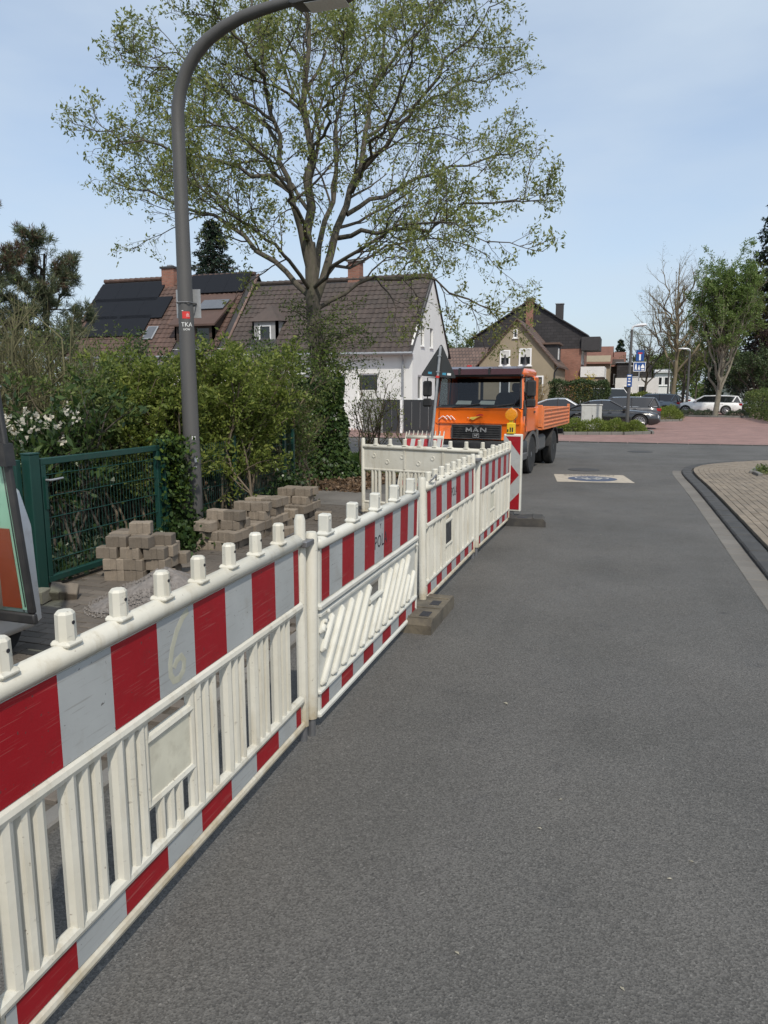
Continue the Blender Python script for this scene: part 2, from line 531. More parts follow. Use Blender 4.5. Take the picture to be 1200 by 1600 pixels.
# paving stones, running bond along the curve: the 300 largest in view one by one, the rest joined
def stone(sx, sy, sz, c): return MB().box(-sx/2, sx/2, -sy/2, sy/2, -sz, 0, c=c)
pavers = []
for k in range(60):
    d = 0.24 + 0.056 + k * 0.105
    row = offset_path(KP, d)
    # drop the folded-over stretch on the inside of the bend
    clean = [row[0]]
    for q in row[1:]:
        if (q - clean[-1]).length > 1e-6 and (q.x > clean[-1].x - 0.3): clean.append(q)
    for p, t in walk(clean, 0.21, 0.1 + 0.105 * (k % 2)):
        if 1.0 < p.y < 24 and p.x < 9 and p.x < 1.3 + 0.62 * max(0, p.y) + 2.2:
            pavers.append((p, math.atan2(t.y, t.x)))
def in_view(p):
    d = p - CAMP; z = d.dot(V_F)
    if z < 0.3: return None
    u, v = 600 + FOC * d.dot(V_R) / z, 800 - FOC * d.dot(V_U) / z
    return (u, v, z) if (-10 < u < 1210 and -10 < v < 1610) else None
def split_stones(lst, keyname, me, mb_unit, mat_, parent, z, seed, hide=None):
    r = random.Random(seed)
    sc_ = []
    for i, (p, a) in enumerate(lst):
        iv = in_view(Vector((p.x, p.y, z)))
        if iv and hide and hide(p): iv = None
        sc_.append((iv[2] if iv else 1e6 + p.length, i))
    sc_.sort()
    near = {i for _, i in sc_[:300]}
    rest = MB()
    for i, (p, a) in enumerate(lst):
        dz, da = r.uniform(-0.003, 0.003), r.uniform(-0.012, 0.012)
        if i in near:
            inst(keyname, me, parent, (p.x, p.y, z + dz), (r.uniform(-.006, .006), r.uniform(-.006, .006), a + da))
        else:
            ca, sa = math.cos(a + da), math.sin(a + da)
            rest.add([(p.x + q[0]*ca - q[1]*sa, p.y + q[0]*sa + q[1]*ca, z + dz + q[2]) for q in mb_unit.v], mb_unit.f)
    tag(rest.build(keyname + '_field', mat_, parent, smooth=False, fix=False), kind='stuff')
u_ = stone(0.203, 0.099, 0.05, 0.004)
split_stones(pavers, 'paving_stone', u_.mesh('paving_stone', 'paver_warm', smooth=False), stone(0.203, 0.099, 0.05, 0), 'paver_warm', walkR, 0.060, 3)

# ------------------------------------------------------------------ left footway behind the barriers
footw = tag(MB().sheet([(-5.0, -3), (-2.32, -3), (-2.32, 10.9), (-5.0, 10.9)], 0.006).build('footway', 'joint_sand', smooth=False), kind='structure')
lst = []
for j in range(118):
    y = 0.0 + j * 0.102
    for i in range(14):
        x = -4.86 + i * 0.203 + (0.1 if j % 2 else 0)
        if x > -2.42 or y > 10.8: continue
        # lifted stretch beside the stacks is open sand
        if -3.75 + 0.25 * math.sin(y * 3) < x and 5.2 < y < 7.4: continue
        lst.append((Vector((x, y, 0)), 0.0))
split_stones(lst, 'footway_stone', stone(0.197, 0.096, 0.05, 0.004).mesh('footway_stone', 'paver_old', smooth=False), stone(0.197, 0.096, 0.05, 0), 'paver_old', footw, 0.030, 5,
             hide=lambda p: p.y < 2.0)
fk = MB().box(-0.05, 0.05, -0.49, 0.49, -0.1, 0.035, c=0.01).mesh('kerb_stone', 'kerb_grey')
lk = tag(bpy.data.objects.new('footway_kerb', None), kind='structure'); link(lk)
for i in range(13): inst('kerb_stone', fk, lk, (-2.26, -1.5 + i, rng.uniform(-.003, .003)), (0, 0, rng.uniform(-.004, .004)))
tag(MB().sheet([(-6.2, 10.9), (-4.3, 10.9), (-4.3, 12.4), (-7.5, 12.7)], 0.010).sheet([(-4.3, 10.9), (-2.2, 10.9), (-2.6, 12.2), (-4.3, 12.4)], 0.010).build('path', 'path_grey', smooth=False), kind='structure')
# garden soil and the tree bed
tag(MB().sheet([(-40, -6), (-5.0, -6), (-5.0, 10.9), (-6.2, 10.9), (-7.5, 12.7), (-40, 12.7)], 0.004).build('garden_soil', 'soil', smooth=False), kind='structure')
tag(MB().sheet([(-40, 12.7), (-7.5, 12.7), (-4.6, 12.4), (-4.5, 15.6), (-5.0, 18.6), (-6, 19.4), (-40, 19.6)], 0.008).build('tree_bed', 'soil', smooth=False), kind='structure')

# ------------------------------------------------------------------ painted bicycle street marking
mk = thing('road_marking', 'beige rectangle with blue bicycle disc painted on the asphalt by the truck', 'road marking', (-0.68, 16.03, 0), rad(9))
MB().sheet([(-0.76, -0.70), (0.76, -0.70), (0.74, 0.70), (-0.74, 0.70)], 0.004).build('background', 'mark_beige', mk, smooth=False)
MB().sheet([(0.50 * math.cos(a), -0.10 + 0.46 * math.sin(a)) for a in [i * math.pi / 16 for i in range(32)]], 0.008).build('blue_disc', 'mark_blue', mk, smooth=False)
def flat_ring(mb, cx, cy, r, w, z, n=18):
    vs = [((cx + rr * math.cos(2*math.pi*i/n)), (cy + rr * math.sin(2*math.pi*i/n)), z) for i in range(n) for rr in (r - w, r)]
    mb.add(vs, [(2*i, 2*i+1, (2*i+3) % (2*n), (2*i+2) % (2*n)) for i in range(n)])
def flat_line(mb, a, b, w, z):
    d = (Vector(b) - Vector(a)).normalized(); n_ = Vector((-d.y, d.x)) * w / 2
    mb.add([(a[0]+n_.x, a[1]+n_.y, z), (a[0]-n_.x, a[1]-n_.y, z), (b[0]-n_.x, b[1]-n_.y, z), (b[0]+n_.x, b[1]+n_.y, z)], [(0, 1, 2, 3)])
bk = MB()
flat_ring(bk, 0.21, 0.0, 0.14, 0.03, 0.012); flat_ring(bk, -0.21, 0.0, 0.14, 0.03, 0.0124)
for a, b in [((0.21, 0), (0.10, -0.22)), ((0.10, -0.22), (-0.13, -0.2)), ((0.10, -0.22), (0.0, 0.0)), ((0.0, 0.0), (0.21, 0.0)), ((0.0, 0.0), (-0.13, -0.2)), ((-0.21, 0.0), (-0.12, -0.29)), ((-0.12, -0.29), (-0.05, -0.30)), ((0.05, -0.27), (0.15, -0.27))]:
    flat_line(bk, a, b, 0.03, 0.0128)
bk.build('bicycle_symbol', 'mark_white', mk, smooth=False)
lettering('lettering', 'Fahrradstraße', 0.19, 'mark_dark', mk, Matrix.Translation((0, 0.50, 0.010)) @ Matrix.Rotation(math.pi, 4, 'Z'), 0.0005)

# manhole covers on the junction and litter flecks on the asphalt
mat('cast_iron', (0.055, 0.053, 0.050), 0.7, metal=0.3, var=0.2, vs=30, co='World')
for i, (u, v, lab) in enumerate([(1000, 706, 'dark manhole cover in the junction near the red paving'), (912, 734, 'dark manhole cover behind the painted bicycle marking')]):
    p = at_z(u, v)
    mh = thing('manhole_cover', lab, 'manhole', (p.x, p.y, 0), group='manhole covers')
    MB().lathe([(0.36, 0), (0.36, 0.006), (0.31, 0.006)], n=24).build('ring', 'cast_iron', mh)
    MB().lathe([(0.30, 0), (0.30, 0.005)], n=24).build('lid', 'cast_iron', mh)
mat('litter_pale', (0.28, 0.26, 0.20), 0.8, var=0.2, rnd=0.3)
lm = MB().add([(-0.018, 0, 0.003), (-0.004, -0.008, 0.007), (0.018, 0.001, 0.003), (0.002, 0.009, 0.008)], [(0, 1, 2), (0, 2, 3)]).mesh('petal', 'litter_pale', smooth=False)
wherel = ['near the lower right corner', 'left of the lower right corner', 'in the middle of the lane', 'by the kerb', 'right of the middle', 'far along the lane', 'beyond the beacon', 'near the gutter', 'at the centre of the road', 'close to the barriers']
for i, (u, v) in enumerate([(972, 1546), (714, 1490), (876, 1250), (1030, 770), (1080, 1347), (939, 836), (1018, 785), (1046, 1374), (843, 1295), (790, 1100)]):
    p = at_z(u, v)
    o = inst('petal', lm, None, (p.x, p.y, 0.001), (0, 0, rng.uniform(0, 6)), [(0.6 if v > 1200 else 1.0)] * 3)
    tag(o, 'pale fallen petal on the asphalt ' + wherel[i], 'petal', 'petals fallen on the road')
# ------------------------------------------------------------------ street furniture materials
mat('ink_black', (0.02, 0.02, 0.025), 0.6)
def make_plastic():
    m, nt, b, out = new_mat('barrier_white')
    c = coord(nt, 'World')
    col = mixc(nt, ramp(nt, noise(nt, c, 3.0, 4), 0.3, 0.7), (0.52, 0.495, 0.415), (0.61, 0.59, 0.515))
    mp_ = nd(nt, 'ShaderNodeMapping'); mp_.inputs['Scale'].default_value = (14, 14, 1.6); nt.links.new(c, mp_.inputs['Vector'])
    col = mixc(nt, ramp(nt, noise(nt, mp_.outputs['Vector'], 1.0, 5, 0.65), 0.52, 0.78, 0, 0.65), col, (0.34, 0.285, 0.19))
    col = mixc(nt, ramp(nt, noise(nt, c, 45, 3, 0.7), 0.67, 0.75, 0, 0.7), col, (0.15, 0.115, 0.08))
    sx = nd(nt, 'ShaderNodeSeparateXYZ'); nt.links.new(c, sx.inputs[0])
    ad = nd(nt, 'ShaderNodeMath', operation='ADD'); nt.links.new(ramp(nt, sx.outputs['Z'], 0.05, 0.34, 0.42, 0.0), ad.inputs[0]); nt.links.new(noise(nt, c, 5, 5, 0.7), ad.inputs[1])
    col = mixc(nt, ramp(nt, ad.outputs[0], 0.66, 0.95, 0, 0.75), col, (0.33, 0.255, 0.14))
    # scuffs and small scratches
    mp2 = nd(nt, 'ShaderNodeMapping'); mp2.inputs['Scale'].default_value = (20, 3, 26); mp2.inputs['Rotation'].default_value = (0.5, 0, 0); nt.links.new(c, mp2.inputs['Vector'])
    col = mixc(nt, ramp(nt, noise(nt, mp2.outputs['Vector'], 2.0, 4, 0.6), 0.66, 0.74, 0, 0.55), col, (0.20, 0.18, 0.15))
    nt.links.new(col, b.inputs['Base Color'])
    nt.links.new(ramp(nt, noise(nt, c, 8, 3), 0.3, 0.7, 0.38, 0.6), b.inputs['Roughness'])
    bumpn(nt, b, noise(nt, c, 30, 3), 0.12, 0.01)
make_plastic()
mat('barrier_clean', (0.57, 0.56, 0.50), 0.45, var=0.08, vs=5, dirt=(0.36, 0.33, 0.25), ds=7, dlo=0.54, dhi=0.78, dmax=0.6, co='World')
def make_foil(name, base, grime, scratch):
    m, nt, b, out = new_mat(name)
    c = coord(nt, 'World')
    col = scalec(nt, base, ramp(nt, noise(nt, c, 2.2, 4), 0.3, 0.7, 0.88, 1.10))
    col = mixc(nt, ramp(nt, noise(nt, c, 6, 6, 0.7), 0.54, 0.78, 0, 0.55), col, grime)
    for rx, sc, lo in ((0.7, 9.0, 0.655), (-0.5, 14.0, 0.67), (1.4, 11.0, 0.665)):
        mp_ = nd(nt, 'ShaderNodeMapping'); mp_.inputs['Rotation'].default_value = (rx, 0, 0); mp_.inputs['Scale'].default_value = (1, 0.35, 14); nt.links.new(c, mp_.inputs['Vector'])
        col = mixc(nt, ramp(nt, noise(nt, mp_.outputs['Vector'], sc, 3, 0.5), lo, lo + 0.03, 0, 0.55), col, scratch)
    col = mixc(nt, ramp(nt, noise(nt, c, 55, 2, 0.6), 0.70, 0.74, 0, 0.8), col, (0.06, 0.05, 0.045))
    nt.links.new(col, b.inputs['Base Color'])
    nt.links.new(ramp(nt, noise(nt, c, 9, 3), 0.3, 0.7, 0.38, 0.62), b.inputs['Roughness'])
    b.inputs['Specular IOR Level'].default_value = 0.35
    bumpn(nt, b, noise(nt, c, 14, 3), 0.08, 0.01)
make_foil('foil_white', (0.37, 0.382, 0.375), (0.27, 0.255, 0.22), (0.24, 0.235, 0.22))
make_foil('foil_red', (0.285, 0.006, 0.012), (0.17, 0.014, 0.014), (0.34, 0.10, 0.09))
mat('grime_yellow', (0.43, 0.42, 0.33), 0.7, var=0.15, vs=20)
mat('plate_cream', (0.62, 0.59, 0.47), 0.5, var=0.12, vs=7, dirt=(0.34, 0.30, 0.22), ds=5)
mat('plate_black', (0.03, 0.03, 0.032), 0.5, var=0.3, vs=15, dirt=(0.2, 0.2, 0.2), ds=14)
mat('steel_grey', (0.22, 0.22, 0.225), 0.5, metal=0.7, var=0.15, vs=12)
mat('galvanised', (0.36, 0.37, 0.38), 0.5, metal=0.5, var=0.15, vs=14)
mat('rubber_foot', (0.040, 0.038, 0.036), 0.85, var=0.2, vs=8, bump=0.3, bs=40, dirt=(0.12, 0.105, 0.08), ds=4, dlo=0.5, dhi=0.75, dmax=0.5)
mat('rubber_dusty', (0.088, 0.076, 0.058), 0.9, var=0.25, vs=8, bump=0.4, bs=40, dirt=(0.16, 0.135, 0.095), ds=6, dlo=0.45, dhi=0.65)
mat('lamp_yellow', (0.68, 0.44, 0.015), 0.45, var=0.08, vs=20)
m_, nt_, b_, o_ = new_mat('lens_amber')
b_.inputs['Base Color'].default_value = (0.85, 0.32, 0.01, 1); b_.inputs['Roughness'].default_value = 0.15
b_.inputs['Transmission Weight'].default_value = 0.25
bumpn(nt_, b_, noise(nt_, coord(nt_), 60, 1), 0.5, 0.01)
mat('pole_grey', (0.078, 0.075, 0.072), 0.55, var=0.12, vs=3, dirt=(0.06, 0.058, 0.055), ds=3, stretch=(3, 3, 0.5))
mat('fence_green', (0.007, 0.043, 0.034), 0.45, var=0.1, vs=8, dirt=(0.03, 0.05, 0.042), ds=6)
mat('sticker_red', (0.55, 0.03, 0.025), 0.5)
mat('sticker_white', (0.72, 0.72, 0.70), 0.6, var=0.1, vs=40)
mat('sticker_blue', (0.05, 0.28, 0.42), 0.6, var=0.2, vs=60)
mat('sign_back', (0.040, 0.042, 0.042), 0.5, metal=0.2, var=0.15, vs=8)

# ------------------------------------------------------------------ plastic barrier panels (2 m x 1.1 m)
def make_knob():
    k = MB().box(-0.034, 0.034, -0.033, 0.033, 1.056, 1.076, c=0.008)
    k.lathe([(0.0290, 0), (0.0275, 0.078), (0.021, 0.086)], (0, 0, 1.070), 8)
    k.rod((0.0, -0.0290, 1.125), (0.0, -0.0265, 1.125), 0.0055, n=8, mi=1)
    return k
knob_me = make_knob().mesh('knob', ['barrier_white', 'ink_black'], sharp=30)
slat_me = {}
def slat(parent, x, r, z0, z1, matn='barrier_white'):
    key = (round(r, 4), round(z1 - z0, 3), matn)
    if key not in slat_me:
        slat_me[key] = MB().tube([(0, 0, 0), (0, 0, z1 - z0)], r, 8).mesh('slat', matn)
    return inst('slat', slat_me[key], parent, (x, 0, z0))
def stripes(board, edges, z0, z1, y, first_red=True):
    """red and grey reflective foils along a board; edges are the boundaries"""
    red = first_red
    for a, b in zip(edges[:-1], edges[1:]):
        f = MB().box(a, b, y - 0.0018, y, z0, z1)
        f.build('red_stripe' if red else 'white_stripe', 'foil_red' if red else 'foil_white', board, smooth=False)
        red = not red
EDGE_A = [0.035, 0.07, 0.30, 0.53, 0.77, 1.0, 1.235, 1.465, 1.695, 1.905, 1.965]
EDGE_B = [0.045, 0.15, 0.345, 0.54, 0.735, 0.93, 1.125, 1.32, 1.515, 1.71, 1.88, 1.97]
def barrier_a(label, plate='plate_cream', edges=EDGE_A, first_red=False, group='plastic construction barriers', post_x=-0.015, end_x=1.99):
    t = thing('construction_barrier', label, 'barrier', group=group)
    MB().box(0.0, 2.0, -0.034, 0.034, 1.000, 1.066, c=0.022).build('top_rail', 'barrier_white', t, sharp=60)
    for i in range(8): inst('knob', knob_me, t, (0.13 + 0.235 * i, 0, 0))
    bd = MB().box(0.02, 1.98, -0.012, 0.012, 0.725, 1.005).build('upper_board', 'barrier_white', t, smooth=False)
    stripes(bd, edges, 0.735, 0.998, -0.0135, first_red)
    for i, x in enumerate([0.22, 0.42, 0.62, 0.86, 1.08, 1.34, 1.58, 1.80]):      # dimples pressed into the back
        MB().lathe([(0.034, 0.0), (0.031, 0.007), (0.026, 0.007), (0.012, 0.0005)], (x, 0.0125, 0.83 + 0.08 * (i % 2)), 10, axis='y').build('dimple', 'barrier_white', bd)
    for x in (0.7, 1.3): MB().box(x - 0.012, x + 0.012, 0.0125, 0.024, 0.735, 0.998).build('rib', 'barrier_white', bd, smooth=False)
    MB().tube([(0.01, -0.004, 0.710), (1.99, -0.004, 0.710)], 0.025, 10).build('middle_rail', 'barrier_white', t)
    x0, x1 = 0.67, 0.96
    for g in (0.10, 0.335, 0.555, 1.02, 1.255, 1.49, 1.725):
        for dx, r in ((-0.012, 0.026), (0.052, 0.0215), (0.106, 0.0215)):
            slat(t, g + dx, r, 0.235, 0.70)
    pl = MB().box(x0 + 0.03, x1 - 0.01, -0.008, 0.008, 0.410, 0.612).build('number_plate', plate, t, smooth=False)
    fr = MB()
    for a, b in (((x0 + 0.012, 0.400), (x1 + 0.01, 0.400)), ((x0 + 0.012, 0.622), (x1 + 0.01, 0.622)), ((x0 + 0.012, 0.400), (x0 + 0.012, 0.70)), ((x1 + 0.01, 0.24), (x1 + 0.01, 0.70))):
        fr.tube([(a[0], 0, a[1]), (b[0], 0, b[1])], 0.019, 8)
    fr.build('plate_frame', 'barrier_white', t)
    for dx in (0.09, 0.15, 0.205): slat(t, x0 + dx, 0.017, 0.235, 0.400)
    MB().tube([(0.01, -0.004, 0.228), (1.99, -0.004, 0.228)], 0.022, 10).build('lower_rail', 'barrier_white', t)
    lb = MB().box(0.02, 1.98, -0.011, 0.011, 0.10, 0.222).build('lower_board', 'barrier_white', t, smooth=False)
    stripes(lb, edges, 0.118, 0.205, -0.0125, first_red)
    MB().tube([(0.0, -0.004, 0.093), (2.0, -0.004, 0.093)], 0.022, 10).build('bottom_rail', 'barrier_white', t)
    MB().lathe([(0.031, 0.10), (0.033, 0.14), (0.033, 1.11), (0.026, 1.13)], (post_x, 0, 0), 12).build('start_post', 'barrier_white', t)
    MB().tube([(end_x, 0, 0.08), (end_x, 0, 1.13), (end_x, 0, 1.155)], [0.029, 0.029, 0.021], 10).build('end_post', 'barrier_white', t)
    for x in (post_x, end_x): MB().tube([(x, 0, 0.0), (x, 0, 0.12)], 0.021, 10).build('foot_peg', 'steel_grey', t)
    return t
def barrier_b(label):
    t = thing('construction_barrier', label, 'barrier', group='plastic construction barriers')
    W = 'barrier_clean'
    MB().box(0.0, 2.0, -0.032, 0.032, 1.000, 1.062, c=0.016).build('top_rail', W, t, sharp=60)
    kb = MB().box(-0.05, 0.075, -0.034, 0.034, 1.055, 1.085, c=0.012).box(-0.030, 0.030, -0.030, 0.030, 1.07, 1.175, c=0.008)
    kb.rod((0, -0.0335, 1.15), (0, -0.03, 1.15), 0.008, n=8)
    km_ = kb.mesh('knob', W)
    for x in (0.12, 0.545, 0.97, 1.395, 1.82): inst('knob', km_, t, (x, 0, 0))
    bd = MB().box(0.02, 1.98, -0.012, 0.012, 0.70, 1.005).build('upper_board', W, t, smooth=False)
    stripes(bd, EDGE_B, 0.715, 0.998, -0.0135, True)
    MB().box(0.0, 2.0, -0.028, 0.02, 0.668, 0.705, c=0.010).box(0.02, 1.98, -0.020, 0.012, 0.625, 0.655, c=0.008).build('middle_rail', W, t)
    pm = MB()                                     # moulded lower plate with a grip opening
    hx0, hx1, hz0, hz1 = 0.86, 1.08, 0.50, 0.60
    for (a, b, c_, d) in ((0.02, hx0, 0.20, 0.63), (hx1, 1.98, 0.20, 0.63), (hx0, hx1, 0.20, hz0), (hx0, hx1, hz1, 0.63)):
        pm.box(a, b, -0.006, 0.006, c_, d)
    pm.build('lower_plate', W, t, smooth=False)
    MB().tube([(hx0 - 0.02, -0.01, hz0 - 0.012), (hx1 + 0.02, -0.01, hz0 - 0.012), (hx1 + 0.05, -0.01, hz1 + 0.01)], 0.018, 8).build('grip', W, t)
    rm = {}
    def rib(x, z0, z1):
        k = round(z1 - z0, 3)
        if k not in rm:
            h = z1 - z0
            rm[k] = MB().tube([(0, 0, 0), (0.012, -0.010, 0.012), (h * 0.84, -0.010, h - 0.012), (h * 0.86, -0.002, h)], [0.012, 0.021, 0.021, 0.012], 10).mesh('diagonal_rib', W)
        inst('diagonal_rib', rm[k], t, (x, -0.004, z0))
    for x in (0.05, 0.21, 0.37, 0.53): rib(x, 0.24, 0.60)
    rib(0.69, 0.24, 0.46); rib(0.86, 0.24, 0.46)
    for x in (1.00, 1.15, 1.30, 1.45): rib(x, 0.24, 0.60)
    for x in (1.60, 1.74): rib(x, 0.24, 0.44)
    rib(0.05, 0.43, 0.60); rib(0.03, 0.54, 0.60)
    MB().box(0.0, 2.0, -0.026, 0.02, 0.196, 0.228, c=0.01).build('lower_rail', W, t)
    lb = MB().box(0.02, 1.98, -0.011, 0.011, 0.09, 0.20).build('lower_board', W, t, smooth=False)
    stripes(lb, EDGE_B, 0.105, 0.192, -0.0125, True)
    MB().box(0.0, 2.0, -0.026, 0.02, 0.062, 0.10, c=0.012).build('bottom_rail', W, t)
    MB().lathe([(0.031, 0.10), (0.034, 0.14), (0.034, 1.09), (0.026, 1.11)], (-0.065, 0, 0), 12).build('start_post', 'barrier_white', t)
    MB().box(1.975, 2.0, -0.022, 0.022, 0.08, 1.05, c=0.006).build('end_post', W, t)
    for x in (0.06, 0.10, 1.93): MB().lathe([(0.013, 0), (0.013, -0.008), (0.008, -0.012)], (x, -0.028, 0.645 if x != 0.06 else 0.60), 8, axis='y').build('bolt', W, t)
    for x in (-0.065, 1.985): MB().tube([(x, 0, 0.0), (x, 0, 0.12)], 0.022, 10).build('foot_peg', 'steel_grey', t)
    return t
BX = -1.55
barA = barrier_a('nearest yellowed white barrier with wide red stripes, faint six and cream plate', end_x=2.025)
barA.location = (-1.476, 1.250, 0); barA.rotation_euler = (0, 0, rad(91.9)); barA.scale = (1.025, 1, 1.045)
# hand-drawn six on a grey foil of the nearest panel
six = [(0.965, 0.985), (0.93, 0.972), (0.888, 0.935), (0.855, 0.885), (0.838, 0.835), (0.838, 0.795), (0.856, 0.768), (0.888, 0.764), (0.918, 0.782), (0.926, 0.815), (0.908, 0.838), (0.878, 0.832), (0.860, 0.812)]
MB().tube([(x, -0.0152, z) for x, z in six], 0.015, 6).xf(Matrix.Translation((0, -0.0152, 0)) @ Matrix.Diagonal((1, 0.06, 1, 1)) @ Matrix.Translation((0, 0.0152, 0))).build('painted_six', 'grime_yellow', barA)
barB = barrier_b('clean white barrier with diagonal ribs and POLA lettering, second from the camera')
barB.location = (BX + 0.02, 3.458, 0); barB.rotation_euler = (rad(0.8), 0, rad(90.6))
RF = Matrix.Rotation(rad(90), 4, 'X')
lettering('lettering', 'POLA', 0.105, 'ink_black', barB, Matrix.Translation((1.06, -0.0158, 0.845)) @ RF @ Matrix.Diagonal((1.0, 1.15, 1, 1)), 0.0004, 1.05)
lettering('lettering', 'Y', 0.05, 'ink_black', barB, Matrix.Translation((1.05, -0.0158, 0.945)) @ RF, 0.0004)
barC = barrier_a('white slatted barrier with black number plate, third from the camera', 'plate_black', EDGE_B, True, post_x=-0.07)
barC.location = (BX - 0.005, 5.81, 0); barC.rotation_euler = (rad(-0.9), 0, rad(90))
lettering('lettering', 'POLA', 0.105, 'ink_black', barC, Matrix.Translation((1.03, -0.0158, 0.87)) @ RF @ Matrix.Diagonal((0.85, 1.2, 1, 1)), 0.0004, 1.0)
barD = barrier_a('white slatted barrier ending at the red and white beacon, fourth from the camera', 'plate_cream', EDGE_B, True)
barD.location = (BX, 7.98, 0); barD.rotation_euler = (0, 0, rad(89.0))
barE = barrier_a('white barrier seen from its dimpled unstriped back, closing the site off crosswise', 'plate_cream', EDGE_A)
barE.location = (-1.68, 9.58, 0); barE.rotation_euler = (0, 0, rad(167.5))
barF = barrier_a('short striped barrier leaning back in front of the orange truck', 'plate_cream', EDGE_A)
barF.location = (-3.96, 12.75, 0.0); barF.rotation_euler = (rad(-34), 0, rad(2)); barF.scale = (0.36, 1, 1.12)

# straps that tie neighbouring posts
def strap(label, x, y, z, L):
    o = MB().box(-0.047, 0.047, -L / 2, L / 2, -0.016, 0.016, c=0.005).tube([(-0.03, -L/2, 0), (-0.05, -L/2 - 0.05, 0.035), (-0.04, -L/2 - 0.12, 0.03), (-0.03, -L/2 - 0.13, 0.0)], 0.005, 6).build('post_strap', 'steel_grey')
    o.location = (x, y, z)
    return tag(o, label, 'strap', 'metal straps joining the barriers')
strap('grey metal strap tying the nearest barrier to the ribbed one', -1.535, 3.352, 1.065, 0.15)
strap('small metal strap tying the two far slatted barriers together', BX, 7.90, 1.085, 0.16)
hk = MB().tube([(0, 0, 0), (0.03, 0.05, 0.03), (0.03, 0.12, 0.05), (0.02, 0.16, 0.0), (0.01, 0.13, -0.05)], 0.007, 6).build('wire_hook', 'steel_grey')
hk.location = (BX + 0.005, 5.86, 1.075); tag(hk, 'bent wire hook on the post of the third barrier', 'hook')

# ------------------------------------------------------------------ recycled plastic foot plates
def foot_plate(name, label, loc, rotz, L, Wd, matn):
    t = thing(name, label, 'foot plate', loc, rotz, 'recycled plastic foot plates')
    h, b = 0.11, 0.035
    p = MB()
    # sloping body with two raised lips
    p.loft([[(-L/2, -Wd/2, 0), (-L/2, Wd/2, 0), (-L/2, Wd/2, 0.07), (-L/2, -Wd/2, 0.07)],
            [(-L/2 + b, -Wd/2, 0), (-L/2 + b, Wd/2, 0), (-L/2 + b, Wd/2, h), (-L/2 + b, -Wd/2, h)],
            [(L/2 - b, -Wd/2, 0), (L/2 - b, Wd/2, 0), (L/2 - b, Wd/2, h), (L/2 - b, -Wd/2, h)],
            [(L/2, -Wd/2, 0), (L/2, Wd/2, 0), (L/2, Wd/2, 0.07), (L/2, -Wd/2, 0.07)]])
    p.build('body', matn, t, sharp=20)
    for sx in (-0.28, 0.12):
        MB().box(sx * L - 0.06, sx * L + 0.06, -Wd * 0.38, -Wd * 0.20, h - 0.02, h + 0.003).build('recess_shade', 'ink_black', t, smooth=False)  # no hollow is cut: black blocks paint the shade inside one
    for sx in (-0.42, -0.07, 0.30):
        MB().box(sx * L - 0.012, sx * L + 0.012, -Wd * 0.47, Wd * 0.47, h - 0.01, h + 0.010, c=0.004).build('ridge', matn, t)
    return t
foot_plate('foot_plate', 'dusty brown plastic foot plate under the second barrier joint', (-1.545, 5.56, 0), rad(90), 0.78, 0.42, 'rubber_dusty')
foot_plate('foot_plate', 'dark plastic foot plate under the red and white beacon', (-1.43, 10.12, 0), rad(8), 0.82, 0.40, 'rubber_foot')
foot_plate('foot_plate', 'dark plastic foot plate under the triangular sign pole', (-3.42, 13.02, 0), rad(40), 0.8, 0.40, 'rubber_foot')

# ------------------------------------------------------------------ warning beacon with lamp
bc = thing('warning_beacon', 'red and white arrow beacon board on a dark foot at the barrier end', 'beacon', (-1.50, 10.24, 0), rad(-6))
MB().box(-0.13, 0.13, -0.035, 0.035, 0.16, 1.235, c=0.012).build('board', 'barrier_clean', bc)
MB().box(-0.112, 0.112, -0.0375, -0.0352, 0.19, 1.205).build('white_foil', 'foil_white', bc, smooth=False)
red = [[(-0.095, 1.205), (0.112, 1.205), (0.112, 0.945)], [(-0.112, 0.93), (0.100, 0.672), (-0.112, 0.414)], [(-0.112, 0.19), (0.112, 0.19), (0.112, 0.405), (-0.06, 0.19)]]
red[2] = [(-0.112, 0.19), (0.112, 0.19), (0.112, 0.43), (-0.09, 0.19 + 0.02)]
for poly in red: MB().prism(poly, -0.0395, -0.0378, 'y').build('red_arrow', 'foil_red', bc, smooth=False)
MB().box(-0.03, 0.03, -0.02, 0.02, 0.09, 0.17).build('foot_stub', 'steel_grey', bc)
wl_ = thing('warning_lamp', 'amber warning lamp with yellow battery box on top of the beacon', 'lamp', (-1.535, 10.24, 1.236), rad(-6))
MB().box(-0.055, 0.055, -0.045, 0.045, 0.0, 0.150, c=0.010).build('battery_box', 'lamp_yellow', wl_)
MB().lathe([(0.03, -0.05), (0.078, -0.045), (0.085, -0.02), (0.085, 0.02), (0.078, 0.045), (0.03, 0.05)], (0, 0, 0.262), 20, axis='y').build('lens', 'lens_amber', wl_)
MB().prism([(-0.045, 0.325), (0.045, 0.325), (0.0, 0.358)], -0.03, 0.03, 'y').build('lens_cap', 'lens_amber', wl_)
MB().box(-0.025, 0.025, -0.03, 0.03, 0.145, 0.185).build('lens_neck', 'lamp_yellow', wl_)
for x in (-0.035, 0.0, 0.03): MB().box(x - 0.009, x + 0.009, -0.0475, -0.0455, 0.03, 0.03 + (0.035 if x < 0 else 0.06)).build('dark_mark', 'ink_black', wl_, smooth=False)

